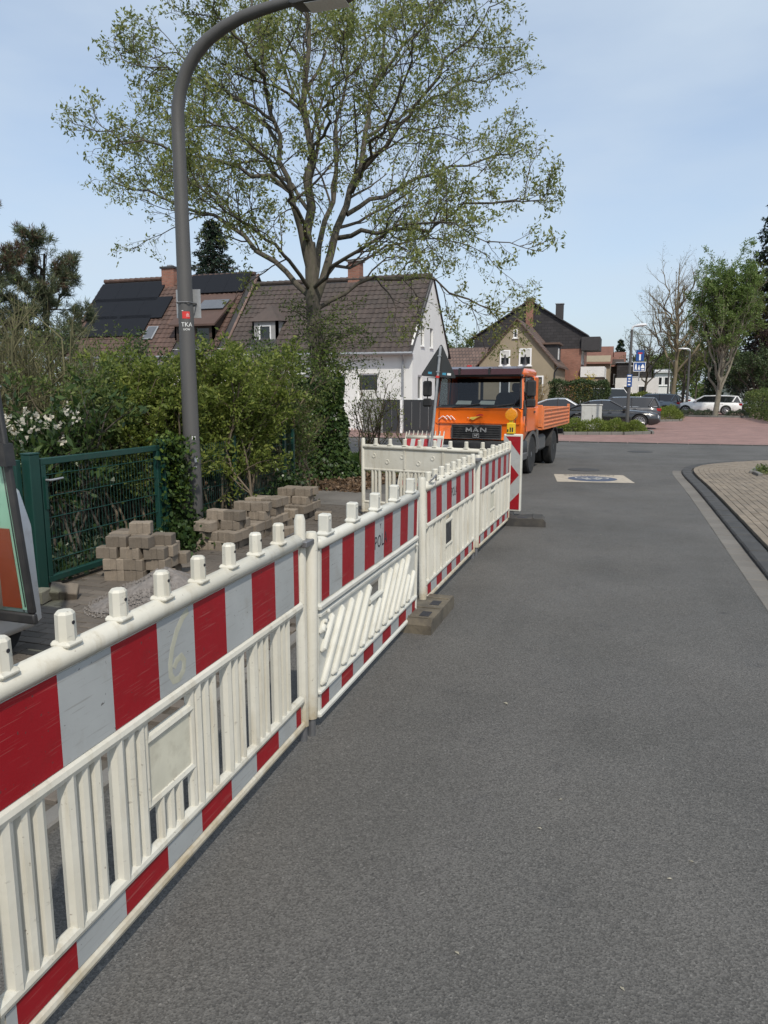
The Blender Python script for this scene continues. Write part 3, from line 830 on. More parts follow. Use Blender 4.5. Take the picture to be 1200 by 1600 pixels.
# ------------------------------------------------------------------ triangular traffic sign, seen from behind
ts = thing('traffic_sign', 'triangular traffic sign seen from its dark back on a leaning pole', 'sign', (-3.47, 13.0, 0))
ts.rotation_euler = (rad(-1.5), rad(4.5), rad(-3))
MB().tube([(0, 0.03, 0.05), (0, 0.03, 2.62)], 0.025, 10).build('pole', 'galvanised', ts)
def rtri(w, h, r):
    A = [(-w/2, 0), (w/2, 0), (0, h)]
    out = []
    for i in range(3):
        p, q, s = Vector(A[i - 1]), Vector(A[i]), Vector(A[(i + 1) % 3])
        a, b = q + (p - q).normalized() * r, q + (s - q).normalized() * r
        out += [a, (a + b) * 0.25 + q * 0.5, b]
    return [(p.x, p.y) for p in out]
MB().prism([(x, z + 2.08) for x, z in rtri(0.66, 0.58, 0.05)], 0.056, 0.062, 'y').build('plate', 'sign_back', ts, smooth=False)
MB().prism([(x, z + 2.075) for x, z in rtri(0.68, 0.60, 0.05)], 0.062, 0.066, 'y').build('rim', 'sign_back', ts, smooth=False)
MB().box(-0.03, 0.03, -0.002, 0.058, 2.16, 2.18).box(-0.03, 0.03, -0.002, 0.058, 2.44, 2.46).build('clamp', 'galvanised', ts)
MB().box(-0.026, 0.026, 0.0, 0.058, 2.06, 2.10).build('red_clamp', 'sticker_red', ts)
for x, c_ in ((-0.16, 'sticker_blue'), (0.11, 'sticker_blue'), (0.20, 'sticker_white')):
    MB().box(x - 0.035, x + 0.035, 0.054, 0.0555, 2.12, 2.16).build('sticker', c_, ts, smooth=False)

# ------------------------------------------------------------------ near street lamp
def arc_patch(r, a0, a1, z0, z1, n=6):
    m_ = MB()
    vs = []
    for i in range(n + 1):
        a = a0 + (a1 - a0) * i / n
        vs += [(r * math.cos(a), r * math.sin(a), z0), (r * math.cos(a), r * math.sin(a), z1)]
    m_.add(vs, [(2*i, 2*i+2, 2*i+3, 2*i+1) for i in range(n)])
    return m_
sl = thing('street_lamp', 'tall dark grey street lamp with curved arm beside the green gate', 'street lamp', (-5.01, 7.74, 0))
MB().tube([(0, 0, 0), (0, 0, 1.05), (0, 0, 1.10), (0, 0, 4.70)], [0.104, 0.104, 0.098, 0.074], 20).build('pole', 'pole_grey', sl)
arm = [(0, 0, 4.70), (0.005, 0, 4.95), (0.05, 0, 5.15), (0.14, 0, 5.34), (0.27, 0, 5.50), (0.42, 0, 5.615), (0.62, 0, 5.71), (0.85, 0, 5.78), (1.10, 0, 5.820), (1.36, 0, 5.845), (1.46, 0, 5.85)]
MB().tube(arm, [0.074, 0.073, 0.072, 0.071, 0.069, 0.067, 0.065, 0.062, 0.058, 0.053, 0.05], 16).build('arm', 'pole_grey', sl)
lh = MB()
lh.loft([[(x, w * math.cos(2*math.pi*k/12), z + h * max(-0.55, math.sin(2*math.pi*k/12))) for k in range(12)] for x, w, h, z in ((1.42, 0.055, 0.055, 5.845), (1.50, 0.12, 0.13, 5.84), (1.75, 0.16, 0.16, 5.85), (2.0, 0.16, 0.14, 5.865), (2.18, 0.11, 0.09, 5.88), (2.24, 0.04, 0.03, 5.89))])
lum = lh.build('luminaire', 'pole_grey', sl)
MB().box(1.62, 2.05, -0.11, 0.11, 5.752, 5.758, c=0.002).build('lens', 'sticker_white', lum)
FA = math.atan2(-7.74, 5.01)
MB().add(arc_patch(0.1045, FA - 0.35, FA + 0.3, 0.28, 0.95).v, arc_patch(0.1045, FA - 0.35, FA + 0.3, 0.28, 0.95).f).build('access_door', 'pole_grey', sl)
def patch(name, matn, a, da, z0, z1):
    z = (z0 + z1) / 2; r = 0.098 - (z - 1.1) / 3.6 * 0.024 + 0.002
    if z < 1.05: r = 0.1065
    arc_patch(r, FA + a - da, FA + a + da, z0, z1).build(name, matn, sl)
patch('sticker', 'sticker_red', 0.0, 0.50, 2.655, 2.735); patch('sticker', 'sticker_white', -0.45, 0.12, 2.740, 2.748)
for i, z in enumerate((2.68, 2.695, 2.71)): patch('sticker_print', 'sticker_white', 0.22, 0.22 - 0.05 * i, z + 0.001, z + 0.006)
patch('sticker', 'sticker_white', 0.30, 0.22, 1.245, 1.285); patch('sticker', 'sticker_white', 0.45, 0.18, 0.975, 1.03); patch('sticker', 'sticker_white', 0.35, 0.14, 0.905, 0.925)
def graffiti(txt, z, a, size):
    me = text_mesh(txt, size, 0.0, 1.0)
    r = 0.098 - (z - 1.1) / 3.6 * 0.024 + 0.0025
    for v in me.vertices:
        ang = FA + a + v.co.x / r
        v.co = Vector((r * math.cos(ang), r * math.sin(ang), z + v.co.y))
    me.materials.clear(); me.materials.append(M['sticker_white'])
    link(bpy.data.objects.new('graffiti', me), sl)
graffiti('TKA', 2.585, 0.05, 0.07); graffiti('ucw', 2.535, 0.0, 0.05)
sg = thing('street_sign', 'small grey sign plate seen from behind, clamped high on the curved lamp', 'sign', (-5.01, 7.74, 2.84), rad(12))
MB().box(-0.15, 0.15, 0.095, 0.100, -0.165, 0.165, c=0.0015).build('plate', 'galvanised', sg)
MB().box(-0.10, 0.10, 0.078, 0.096, -0.012, 0.012).tube([(-0.1, 0.09, 0.0), (-0.1, 0.0, 0), (-0.07, -0.09, 0), (0.07, -0.09, 0), (0.1, 0.0, 0), (0.1, 0.09, 0)], 0.007, 6).build('clamp', 'steel_grey', sg)

# ------------------------------------------------------------------ green gate and mesh fence
GX = -5.06
gt = thing('garden_gate', 'dark green metal gate with wire mesh and pale lever handle', 'gate', (GX, 5.33, 0))
fr = MB()
for a in ((-0.03, 0.03, 0.0, 1.80, 1.155, 1.215), (-0.03, 0.03, 0.0, 1.80, 0.06, 0.12), (-0.03, 0.03, 0.0, 0.06, 0.12, 1.155), (-0.03, 0.03, 1.74, 1.80, 0.12, 1.155)):
    fr.box(*a, c=0.005)
fr.build('gate_frame', 'fence_green', gt)
def wire_mesh(y0, y1, z0, z1, dy=0.05, dz=0.2):
    w = MB()
    n = int((y1 - y0) / dy)
    for i in range(1, n): w.tube([(0, y0 + i * dy, z0), (0, y0 + i * dy, z1)], 0.0026, 4, False)
    k = int((z1 - z0) / dz)
    for j in range(1, k + 1):
        for s in (-0.005, 0.005): w.tube([(s, y0, z0 + j * dz - 0.06), (s, y1, z0 + j * dz - 0.06)], 0.0032, 4, False)
    return w
wire_mesh(0.06, 1.74, 0.12, 1.155).build('wire_mesh', 'fence_green', gt, fix=False)
MB().box(0.03, 0.045, 0.02, 0.05, 0.75, 1.05).build('lock_plate', 'fence_green', gt)
MB().tube([(0.04, 0.035, 1.02), (0.09, 0.035, 1.02), (0.095, 0.06, 1.02), (0.095, 0.19, 1.025)], 0.010, 8).build('handle', 'galvanised', gt)
for y, lab in ((5.24, 'green square gate post beside the handle'), (7.24, 'green square gate post behind the lamp, wrapped in ivy')):
    p = thing('gate_post', lab, 'post', (GX, y, 0), group='green gate posts')
    MB().box(-0.05, 0.05, -0.06, 0.06, 0.0, 1.26, c=0.006).build('post', 'fence_green', p)
    MB().box(-0.054, 0.054, -0.064, 0.064, 1.26, 1.275, c=0.004).build('cap', 'fence_green', p)
    for z in (0.3, 1.0): MB().box(-0.02, 0.02, 0.058, 0.085, z - 0.03, z + 0.03).build('hinge', 'fence_green', p)
mf = thing('mesh_fence', 'dark green wire mesh fence running behind the long paver stack', 'fence', (GX - 0.04, 7.36, 0))
for i, (a, b) in enumerate(((0.0, 1.55), (1.55, 3.1), (3.1, 3.42))):
    wire_mesh(a + 0.03, b - 0.03, 0.05, 1.16).build('wire_mesh', 'fence_green', mf, fix=False)
for y in (0.0, 1.55, 3.1, 3.42):
    MB().box(-0.02, 0.02, y - 0.03, y + 0.03, 0, 1.22, c=0.004).build('post', 'fence_green', mf)
mf2 = thing('mesh_fence', 'dark green wire mesh fence left of the garden gate', 'fence', (GX - 0.04, 1.2, 0))
wire_mesh(0.03, 1.95, 0.05, 1.16).build('wire_mesh', 'fence_green', mf2, fix=False)
wire_mesh(2.0, 3.9, 0.05, 1.16).build('wire_mesh', 'fence_green', mf2, fix=False)
for y in (0.0, 1.975, 3.92): MB().box(-0.02, 0.02, y - 0.03, y + 0.03, 0, 1.22, c=0.004).build('post', 'fence_green', mf2)

# ------------------------------------------------------------------ stacks of lifted paving bricks
BL, BW, BH = 0.225, 0.140, 0.106
def loose_brick():
    e = 0.012
    # interlocking block: the long sides step in slightly
    poly = [(-BL/2, -BW/2), (-BL/6, -BW/2), (-BL/9, -BW/2 + e), (BL/9, -BW/2 + e), (BL/6, -BW/2), (BL/2, -BW/2), (BL/2, BW/2), (BL/6, BW/2), (BL/9, BW/2 - e), (-BL/9, BW/2 - e), (-BL/6, BW/2), (-BL/2, BW/2)]
    m_ = MB()
    inner_ = [(x * 0.94, y * 0.90) for x, y in poly]
    m_.loft([[(x, y, 0) for x, y in poly], [(x, y, BH - 0.008) for x, y in poly], [(x, y, BH) for x, y in inner_]])
    return m_.mesh('paving_brick', 'paver_loose', smooth=False)
brick_me = loose_brick()
r5 = random.Random(11)
def put(parent, x, y, k, a, tilt=0.012):
    inst('paving_brick', brick_me, parent, (x + r5.uniform(-.022, .022), y + r5.uniform(-.016, .016), 0.03 + k * (BH + 0.002)), (r5.uniform(-tilt, tilt), r5.uniform(-tilt, tilt), a + r5.uniform(-.16, .16)))
st1 = thing('paver_stack', 'knee-high square stack of brown paving bricks in front of the gate', 'paver stack', (-4.47, 5.95, 0), rad(12))
st1.scale = (0.88, 0.92, 1.0)
hts = [[4, 4, 3], [4, 4, 4], [4, 3, 3]]
for i in range(3):
    for j in range(3):
        for k in range(hts[j][i]):
            put(st1, -0.24 + i * 0.25 + (0.03 if k % 2 else -0.02) + (0.06 if (k + j) % 3 == 0 else 0), -0.18 + j * 0.165, k, rad(0), 0.02)
put(st1, 0.02, -0.02, 4, rad(8))
st2 = thing('paver_stack', 'long low wall of stacked brown paving bricks beside the street lamp', 'paver stack', (-4.40, 7.18, 0), rad(2))
prof = [3, 4, 3, 3, 3, 4, 3, 4, 4, 3, 2, 1, 3, 4, 4, 3]
for j, h in enumerate(prof):
    for i in range(2):
        hh = max(1, h - (1 if (i == 1 and j % 3 == 0) else 0) - (1 if i == 1 and j in (4, 9) else 0))
        for k in range(hh):
            put(st2, -0.12 + i * 0.245 + (0.02 if k % 2 else -0.02), 0.05 + j * 0.17 + (0.03 if k % 2 else 0), k, rad(0), 0.025)
for (x, y, a, tl) in ((-4.62, 5.05, 0.6, 0.5), (-4.75, 4.85, 0.2, 0.05), (-3.95, 8.2, 0.9, 0.02), (-4.0, 9.4, 0.3, 0.02)):
    lab = {5.05: 'single dark paving brick propped on edge by the gate foot', 4.85: 'single paving brick lying flat by the gate foot', 8.2: 'single paving brick lying in front of the long stack', 9.4: 'single paving brick lying at the far end of the long stack'}[y]
    o = inst('paving_brick', brick_me, None, (x, y, 0.045), (tl, tl * 0.3, a)); tag(o, lab, 'paving brick', 'loose paving bricks')

# gravel heap: a mound of small stones
mat('gravel', (0.185, 0.168, 0.155), 0.9, var=0.3, vs=25, bump=0.5, bs=120, co='World')
gh = MB()
n1, n2 = 10, 22
vs = [(0, 0, 0.17)]
for i in range(1, n1 + 1):
    for k in range(n2):
        a = 2 * math.pi * k / n2; r = i / n1
        rr = r * (0.62 + 0.06 * math.sin(3 * a + 1) + 0.04 * math.sin(5 * a))
        vs.append((rr * math.cos(a) * 0.8, rr * math.sin(a) * 1.15, 0.17 * (1 - r) ** 1.1 * (1 + 0.15 * math.sin(4 * a + 5 * r)) + 0.028))
fs = [(0, 1 + k, 1 + (k + 1) % n2) for k in range(n2)] + [(1 + (i-1)*n2 + k, 1 + i*n2 + k, 1 + i*n2 + (k+1) % n2, 1 + (i-1)*n2 + (k+1) % n2) for i in range(1, n1) for k in range(n2)]
gh.add(vs, fs)
for _ in range(2600):
    a, r = r5.uniform(0, 6.283), math.sqrt(r5.random()) * 1.12
    rr = r * (0.62 + 0.06 * math.sin(3 * a + 1))
    x, y = rr * math.cos(a) * 0.8, rr * math.sin(a) * 1.15
    z = 0.17 * max(0, 1 - r) ** 1.1 + 0.028; s = r5.uniform(0.005, 0.013)
    gh.add([(x - s, y, z), (x, y - s, z), (x + s, y, z), (x, y + s, z), (x + r5.uniform(-.3, .3) * s, y, z + s * 1.1)], [(0, 1, 4), (1, 2, 4), (2, 3, 4), (3, 0, 4)])
g_o = gh.build('gravel_heap', 'gravel', None, smooth=False, fix=False); g_o.location = (-3.86, 5.42, 0); g_o.scale = (1, 0.9, 1.35)
tag(g_o, 'small heap of grey gravel in front of the square paver stack', 'gravel heap', kind='stuff')
hose = MB().tube([(-3.55, 6.9, 0.045), (-3.7, 7.3, 0.05), (-3.6, 7.8, 0.05), (-3.85, 8.2, 0.09), (-3.9, 8.0, 0.06), (-3.7, 7.7, 0.045), (-3.3, 8.1, 0.045)], 0.011, 6).build('cable', 'steel_grey')
tag(hose, 'thin grey cable lying on the footway beside the long paver stack', 'cable')
# ------------------------------------------------------------------ building materials
mat('render_white', (0.68, 0.68, 0.66), 0.9, var=0.05, vs=1.2, bump=0.2, bs=60, co='World', dirt=(0.60, 0.60, 0.57), ds=0.8, dlo=0.6, dhi=0.85, dmax=0.5)
mat('render_beige', (0.285, 0.240, 0.168), 0.9, var=0.10, vs=0.8, bump=0.2, bs=40, co='World', dirt=(0.22, 0.20, 0.155), ds=0.5)
mat('tile_brown', (0.066, 0.049, 0.042), 0.8, var=0.25, vs=1.2, bump=0.3, bs=40, co='World', rnd=0.22, dirt=(0.045, 0.04, 0.034), ds=0.7, dlo=0.45, dhi=0.7)
mat('tile_red', (0.088, 0.052, 0.040), 0.75, var=0.18, vs=1.2, bump=0.3, bs=40, co='World', rnd=0.18, dirt=(0.065, 0.044, 0.036), ds=0.8, dlo=0.5, dhi=0.75)
mat('tile_orange', (0.165, 0.075, 0.052), 0.8, var=0.2, vs=2, co='World')
mat('slate_dark', (0.038, 0.036, 0.038), 0.7, var=0.15, vs=2, co='World')
brick_mat('slate_rows', (0.030, 0.028, 0.030), (0.042, 0.039, 0.041), (0.018, 0.017, 0.018), 0.6, 0.28, 0.02, plane='xz')
brick_mat('brick_wall', (0.22, 0.085, 0.055), (0.29, 0.12, 0.08), (0.20, 0.15, 0.12), 0.24, 0.08, 0.012, plane='xz')
brick_mat('brick_side', (0.20, 0.08, 0.052), (0.27, 0.11, 0.075), (0.20, 0.15, 0.12), 0.24, 0.08, 0.012, plane='yz')
mat('frame_white', (0.80, 0.80, 0.79), 0.4, var=0.03)
mat('wood_dark', (0.045, 0.030, 0.022), 0.7, var=0.2, vs=6)
mat('anthracite', (0.032, 0.034, 0.037), 0.5, var=0.1, vs=2)
mat('concrete', (0.27, 0.27, 0.265), 0.85, var=0.1, vs=2, bump=0.2, bs=40)
mat('zinc', (0.33, 0.34, 0.35), 0.45, metal=0.5, var=0.1)
mat('solar_black', (0.006, 0.0065, 0.009), 0.55, var=0.1, spec=0.25)
mat('solar_grey', (0.10, 0.105, 0.115), 0.25, var=0.1, spec=0.6)
mat('curtain', (0.55, 0.55, 0.52), 0.9, var=0.15, vs=20, stretch=(8, 1, 0.2))
glass_mat('window_dark', (0.014, 0.017, 0.018), 0.06, 0.7)

def wall_front(x0, x1, z0, z1, y, t, holes, name, matn, parent, axis='x'):
    """wall with real openings; holes = (x0, x1, z0, z1). axis 'x': facade facing -Y, axis 'y': wall facing +X"""
    xs = sorted({x0, x1, *[h[0] for h in holes], *[h[1] for h in holes]})
    zs = sorted({z0, z1, *[h[2] for h in holes], *[h[3] for h in holes]})
    m_ = MB()
    for a, b in zip(xs[:-1], xs[1:]):
        for c, d in zip(zs[:-1], zs[1:]):
            mx, mz = (a + b) / 2, (c + d) / 2
            if any(h[0] < mx < h[1] and h[2] < mz < h[3] for h in holes): continue
            if axis == 'x': m_.box(a, b, y, y + t, c, d)
            else: m_.box(y - t, y, a, b, c, d)
    return m_.build(name, matn, parent, smooth=False)
def window(parent, x0, x1, z0, z1, y, axis='x', mull=1, frame='frame_white', depth=0.10, curtain=False, sill=True, fw=0.07):
    """frame, pane(s) and sill set back in an opening"""
    w = bpy.data.objects.new('window', None); link(w, parent)
    def B(mb, a, b, p, q, c, d):
        if axis == 'x': mb.box(a, b, y + p, y + q, c, d)
        else: mb.box(y - q, y - p, a, b, c, d)
    f = MB()
    for (a, b, c, d) in ((x0, x1, z1 - fw, z1), (x0, x1, z0, z0 + fw), (x0, x0 + fw, z0 + fw, z1 - fw), (x1 - fw, x1, z0 + fw, z1 - fw)): B(f, a, b, depth - 0.05, depth + 0.02, c, d)
    for k in range(1, mull):
        xm = x0 + (x1 - x0) * k / mull
        B(f, xm - fw * 0.6, xm + fw * 0.6, depth - 0.045, depth + 0.018, z0 + fw, z1 - fw)
    f.build('frame', frame, w, smooth=False)
    g = MB(); B(g, x0 + fw * 0.5, x1 - fw * 0.5, depth, depth + 0.012, z0 + fw * 0.5, z1 - fw * 0.5)
    g.build('pane', 'window_dark', w, smooth=False)
    if curtain:
        c_ = MB(); B(c_, x0 + fw, x1 - fw, depth - 0.01, depth - 0.004, z0 + fw, z0 + fw + (z1 - z0) * 0.38); c_.build('blind', 'curtain', w, smooth=False)
    if sill:
        s = MB(); B(s, x0 - 0.06, x1 + 0.06, -0.06, 0.04, z0 - 0.05, z0 - 0.005); s.build('sill', 'frame_white', w, smooth=False)
    return w

# ------------------------------------------------------------------ roof slope with real tiles
def tile_unit(w, L):
    n = 5; vs = []
    for k in range(n + 1):
        x = -w / 2 + (w + 0.012) * k / n
        h = 0.018 * math.cos(2 * math.pi * k / n) + 0.018
        vs += [(x, 0, h + 0.030), (x, L * 1.06, h), (x, 0, h + 0.006)]
    fs = []
    for k in range(n):
        a, b = 3 * k, 3 * (k + 1)
        fs += [(a, b, b + 1, a + 1), (a + 2, b + 2, b, a)]
    return vs, fs
def tiled_slope(parent, x0, x1, y0, z0, y1, z1, tw, tl, matn, seed, keep_near=300, skip=None):
    """tiles from the eave (y0, z0) up to the ridge (y1, z1) between x0 and x1"""
    r = random.Random(seed)
    S = math.hypot(y1 - y0, z1 - z0); ang = math.atan2(z1 - z0, y1 - y0)
    ca, sa = math.cos(ang), math.sin(ang)
    vs, fs = tile_unit(tw, tl)
    me = bpy.data.meshes.new('roof_tile'); me.from_pydata(vs, [], fs); me.materials.append(M[matn])
    nx, ns = int((x1 - x0) / tw), int(S / tl)
    cells = []
    for j in range(ns):
        for i in range(nx):
            x, s = x0 + (i + 0.5) * tw, j * tl
            if skip and skip(x, s + tl / 2): continue
            cells.append((x, s, i, j))
    order = sorted(range(len(cells)), key=lambda q: (Vector((cells[q][0], y0 + cells[q][1] * ca, 0))).length)
    near = set(order[:keep_near])
    rest = MB()
    for q, (x, s, i, j) in enumerate(cells):
        dz, dx = r.uniform(0, 0.012), r.uniform(-0.006, 0.006)
        p = (x + dx, y0 + s * ca - sa * dz, z0 + s * sa + ca * dz)
        if q in near: inst('roof_tile', me, parent, p, (ang, 0, r.uniform(-0.012, 0.012)))
        else: rest.add([(p[0] + v[0], p[1] + v[1] * ca - v[2] * sa, p[2] + v[1] * sa + v[2] * ca) for v in vs], fs)
    tag(rest.build('roof_tiles', matn, parent, smooth=False, fix=False), kind='stuff')
def ridge_caps(parent, x0, x1, y, z, matn):
    n = int((x1 - x0) / 0.36)
    me = MB().tube([(-0.19, 0, 0.02), (0.19, 0, 0)], [0.13, 0.115], 8).mesh('ridge_tile', matn)
    for i in range(n): inst('ridge_tile', me, parent, (x0 + 0.18 + 0.36 * i, y, z))

FY, RY, BY, EZ, RZ = 34.3, 38.3, 42.3, 4.0, 8.2
PITCHR = (RZ - EZ) / (RY - FY)
def roof_z(y): return EZ + (y - FY) * PITCHR
def at_roof(u, v):
    r = view_ray(u, v)
    t = (EZ - FY * PITCHR - CAM_H) / (r.z - PITCHR * r.y)
    return CAMP + r * t
# right-hand half: white render, weathered brown tiles, slightly lower ridge
RY, BY, RZ = 37.9, 41.5, 7.62
PITCHR = (RZ - EZ) / (RY - FY)
XL, XM, XR = -30.2, -20.0, -9.9
h1 = thing('semi_detached_house', 'white rendered house half with weathered brown tiled roof behind the big tree', 'house', (0, 0, 0))
door = (-16.1, -15.15, 0.0, 2.35)
holes = [(-12.70, -11.62, 1.28, 2.66), door, (-18.9, -17.6, 1.2, 2.6), (-14.3, -13.3, 1.28, 2.66)]
wall_front(XM + 0.002, XR - 0.002, 0, EZ, FY, 0.35, holes, 'wall', 'render_white', h1)
window(h1, *holes[0], FY, curtain=True); window(h1, *holes[2], FY, mull=2); window(h1, *holes[3], FY, curtain=True)
dr = MB().box(door[0], door[1], FY + 0.14, FY + 0.20, 0.02, door[3]).build('door', 'wood_dark', h1, smooth=False)
MB().box(door[0] + 0.2, door[1] - 0.2, FY + 0.125, FY + 0.139, 1.0, 2.1).build('pane', 'window_dark', dr, smooth=False)
MB().rod((door[1] - 0.1, FY + 0.09, 1.05), (door[1] - 0.1, FY + 0.138, 1.05), 0.03).build('handle', 'zinc', dr)
MB().box(door[0] - 0.25, door[1] + 0.25, FY - 0.7, FY - 0.002, 2.5, 2.6).build('porch_roof', 'zinc', h1, smooth=False)
gh_ = [(35.25, 36.05, 1.40, 2.60), (35.75, 36.35, 3.95, 5.05), (37.5, 38.1, 3.95, 5.05), (38.6, 39.6, 1.40, 2.60)]
wall_front(FY + 0.352, BY, 0, EZ, XR, 0.35, gh_[:1] + gh_[3:], 'gable_base', 'render_white', h1, axis='y')
for w_ in gh_[:1] + gh_[3:]: window(h1, *w_, XR, axis='y')
# upper gable: stacked strips with the two slim windows left open
gm_ = MB(); nst = 14
zs_ = [EZ + (RZ - EZ - 0.12) * i / nst for i in range(nst + 1)]
for a, b in zip(zs_[:-1], zs_[1:]):
    ya0, yb0 = FY + (a - EZ) / PITCHR, BY - (a - EZ) / PITCHR
    ya1, yb1 = FY + (b - EZ) / PITCHR, BY - (b - EZ) / PITCHR
    segs = [(0.0, 1.0)]
    if b <= 5.2:
        cuts = [(35.75, 36.35), (37.5, 38.1)]
        edges_ = [(ya0, ya1)] + [(c, c) for cc in cuts for c in cc] + [(yb0, yb1)]
        for k in range(0, len(edges_), 2):
            (p0, p1), (q0, q1) = edges_[k], edges_[k + 1]
            gm_.add([(XR, p0, a), (XR, q0, a), (XR, q1, b), (XR, p1, b), (XR - .35, p0, a), (XR - .35, q0, a), (XR - .35, q1, b), (XR - .35, p1, b)], [(0,1,2,3), (5,4,7,6), (1,5,6,2), (4,0,3,7), (3,2,6,7), (4,5,1,0)])
    else:
        gm_.add([(XR, ya0, a), (XR, yb0, a), (XR, yb1, b), (XR, ya1, b)], [(0, 1, 2, 3)])
gm_.build('gable', 'render_white', h1, smooth=False)
for w_ in gh_[1:3]: window(h1, w_[0], w_[1], EZ + 0.02, 5.18, XR, axis='y', fw=0.05)
# roof deck, tiles, gutter
def deck(parent, x0, x1):
    MB().add([(x0, FY - 0.35, roof_z(FY - 0.35) - 0.03), (x1, FY - 0.35, roof_z(FY - 0.35) - 0.03), (x1, RY, RZ - 0.03), (x0, RY, RZ - 0.03), (x0, BY + 0.35, roof_z(FY - 0.35) - 0.03), (x1, BY + 0.35, roof_z(FY - 0.35) - 0.03)],
             [(0, 1, 2, 3), (3, 2, 5, 4)]).build('roof_deck', 'slate_dark', parent, smooth=False)
deck(h1, XM, XR + 0.10)
DX0, DX1 = -18.75, -17.05
tiled_slope(h1, XM + 0.12, XR + 0.14, FY - 0.4, roof_z(FY - 0.4), RY, RZ, 0.30, 0.36, 'tile_brown', 21, skip=lambda x, s: DX0 + 0.1 < x < DX1 - 0.1 and s < 2.0)
ridge_caps(h1, XM, XR + 0.12, RY, RZ + 0.03, 'tile_brown')
MB().tube([(XM, FY - 0.42, 3.60), (XR + 0.1, FY - 0.42, 3.58)], 0.075, 8).build('gutter', 'zinc', h1)
MB().box(XM, XR + 0.1, FY - 0.36, FY - 0.002, 3.52, 3.60).build('soffit', 'frame_white', h1, smooth=False)
MB().tube([(-10.35, FY - 0.42, 3.55), (-10.35, FY - 0.10, 3.25), (-10.35, FY - 0.10, 0.0)], 0.05, 8).build('downpipe', 'zinc', h1)
ch = MB().box(-14.5, -13.85, RY - 0.1, RY + 0.5, RZ - 0.7, 8.55).build('chimney', 'brick_wall', h1, smooth=False)
MB().box(-14.58, -13.77, RY - 0.18, RY + 0.58, 8.55, 8.65).build('cap', 'concrete', ch, smooth=False)
# small hipped dormer
dm = bpy.data.objects.new('dormer', None); link(dm, h1)
dy = 34.75; dz0 = roof_z(dy)
wall_front(DX0 + 0.15, DX1 - 0.15, dz0 - 0.5, 5.35, dy, 0.2, [(-18.25, -17.55, 4.25, 5.15)], 'wall', 'concrete', dm)
window(dm, -18.25, -17.55, 4.25, 5.15, dy, depth=0.06, sill=False)
MB().prism([(dy, dz0 - 0.2), (dy, 5.35), (FY + (5.35 - EZ) / PITCHR, 5.35)], DX0 + 0.15, DX0 + 0.25, 'x').prism([(dy, dz0 - 0.2), (dy, 5.35), (FY + (5.35 - EZ) / PITCHR, 5.35)], DX1 - 0.25, DX1 - 0.15, 'x').build('cheek', 'concrete', dm, smooth=False)
xm_ = (DX0 + DX1) / 2
rb = FY + (6.25 - EZ) / PITCHR; eb = FY + (5.36 - EZ) / PITCHR
MB().add([(DX0, dy - 0.15, 5.33), (DX1, dy - 0.15, 5.33), (xm_, dy + 0.75, 6.2), (xm_, rb, 6.25), (DX0, eb, 5.40), (DX1, eb, 5.40)], [(0, 1, 2), (0, 2, 3, 4), (1, 5, 3, 2)]).build('roof', 'tile_brown', dm, smooth=False)

# left-hand half: red-brown tiles with solar panels
RY, BY, RZ = 38.3, 42.3, 8.25
PITCHR = (RZ - EZ) / (RY - FY)
h2 = thing('semi_detached_house', 'house half with red brown roof carrying black solar panels', 'house', (0, 0, 0))
wall_front(XL, XM - 0.002, 0, EZ, FY, 0.35, [(-28.5, -27.2, 1.2, 2.6), (-25.2, -23.9, 1.2, 2.6), (-22.3, -21.2, 1.2, 2.6)], 'wall', 'render_white', h2)
for a, b in ((-28.5, -27.2), (-25.2, -23.9), (-22.3, -21.2)): window(h2, a, b, 1.2, 2.6, FY, mull=2)
MB().prism([(FY, 0), (BY, 0), (BY, EZ), (RY, RZ - 0.1), (FY, EZ)], XL, XL + 0.3, 'x').build('gable', 'render_white', h2, smooth=False)
deck(h2, XL - 0.1, XM)
D2X0, D2X1 = -23.3, -20.75
tiled_slope(h2, XL - 0.1, XM - 0.12, FY - 0.4, roof_z(FY - 0.4), RY, RZ, 0.30, 0.36, 'tile_red', 22, skip=lambda x, s: D2X0 + 0.1 < x < D2X1 - 0.1 and s < 3.4)
ridge_caps(h2, XL - 0.1, XM, RY, RZ + 0.03, 'tile_red')
MB().tube([(XL - .1, FY - 0.42, 3.60), (XM, FY - 0.42, 3.58)], 0.075, 8).build('gutter', 'zinc', h2)
mat('mortar_pink', (0.17, 0.115, 0.095), 0.9, var=0.3, vs=3, co='World')
y0_, y1_ = FY - 0.4, RY - 0.05
MB().add([(XM - 0.07, y0_, roof_z(y0_) + 0.02), (XM + 0.07, y0_, roof_z(y0_) + 0.02), (XM + 0.07, y1_, roof_z(y1_) + 0.02), (XM - 0.07, y1_, roof_z(y1_) + 0.02), (XM - 0.05, y0_, roof_z(y0_) + 0.085), (XM + 0.05, y0_, roof_z(y0_) + 0.085), (XM + 0.05, y1_, roof_z(y1_) + 0.085), (XM - 0.05, y1_, roof_z(y1_) + 0.085)], [(0, 1, 5, 4), (1, 2, 6, 5), (2, 3, 7, 6), (3, 0, 4, 7), (4, 5, 6, 7), (0, 3, 2, 1)]).build('party_verge', 'mortar_pink', h2, smooth=False)
ch = MB().box(-25.95, -25.15, RY - 0.55, RY + 0.1, RZ - 1.2, 8.75).build('chimney', 'brick_wall', h2, smooth=False)
MB().box(-26.02, -25.08, RY - 0.62, RY + 0.17, 8.75, 8.86).build('cap', 'slate_dark', ch, smooth=False)
MB().box(-25.7, -25.4, RY - 0.35, RY - 0.1, 8.86, 8.98).build('flue', 'zinc', ch, smooth=False)
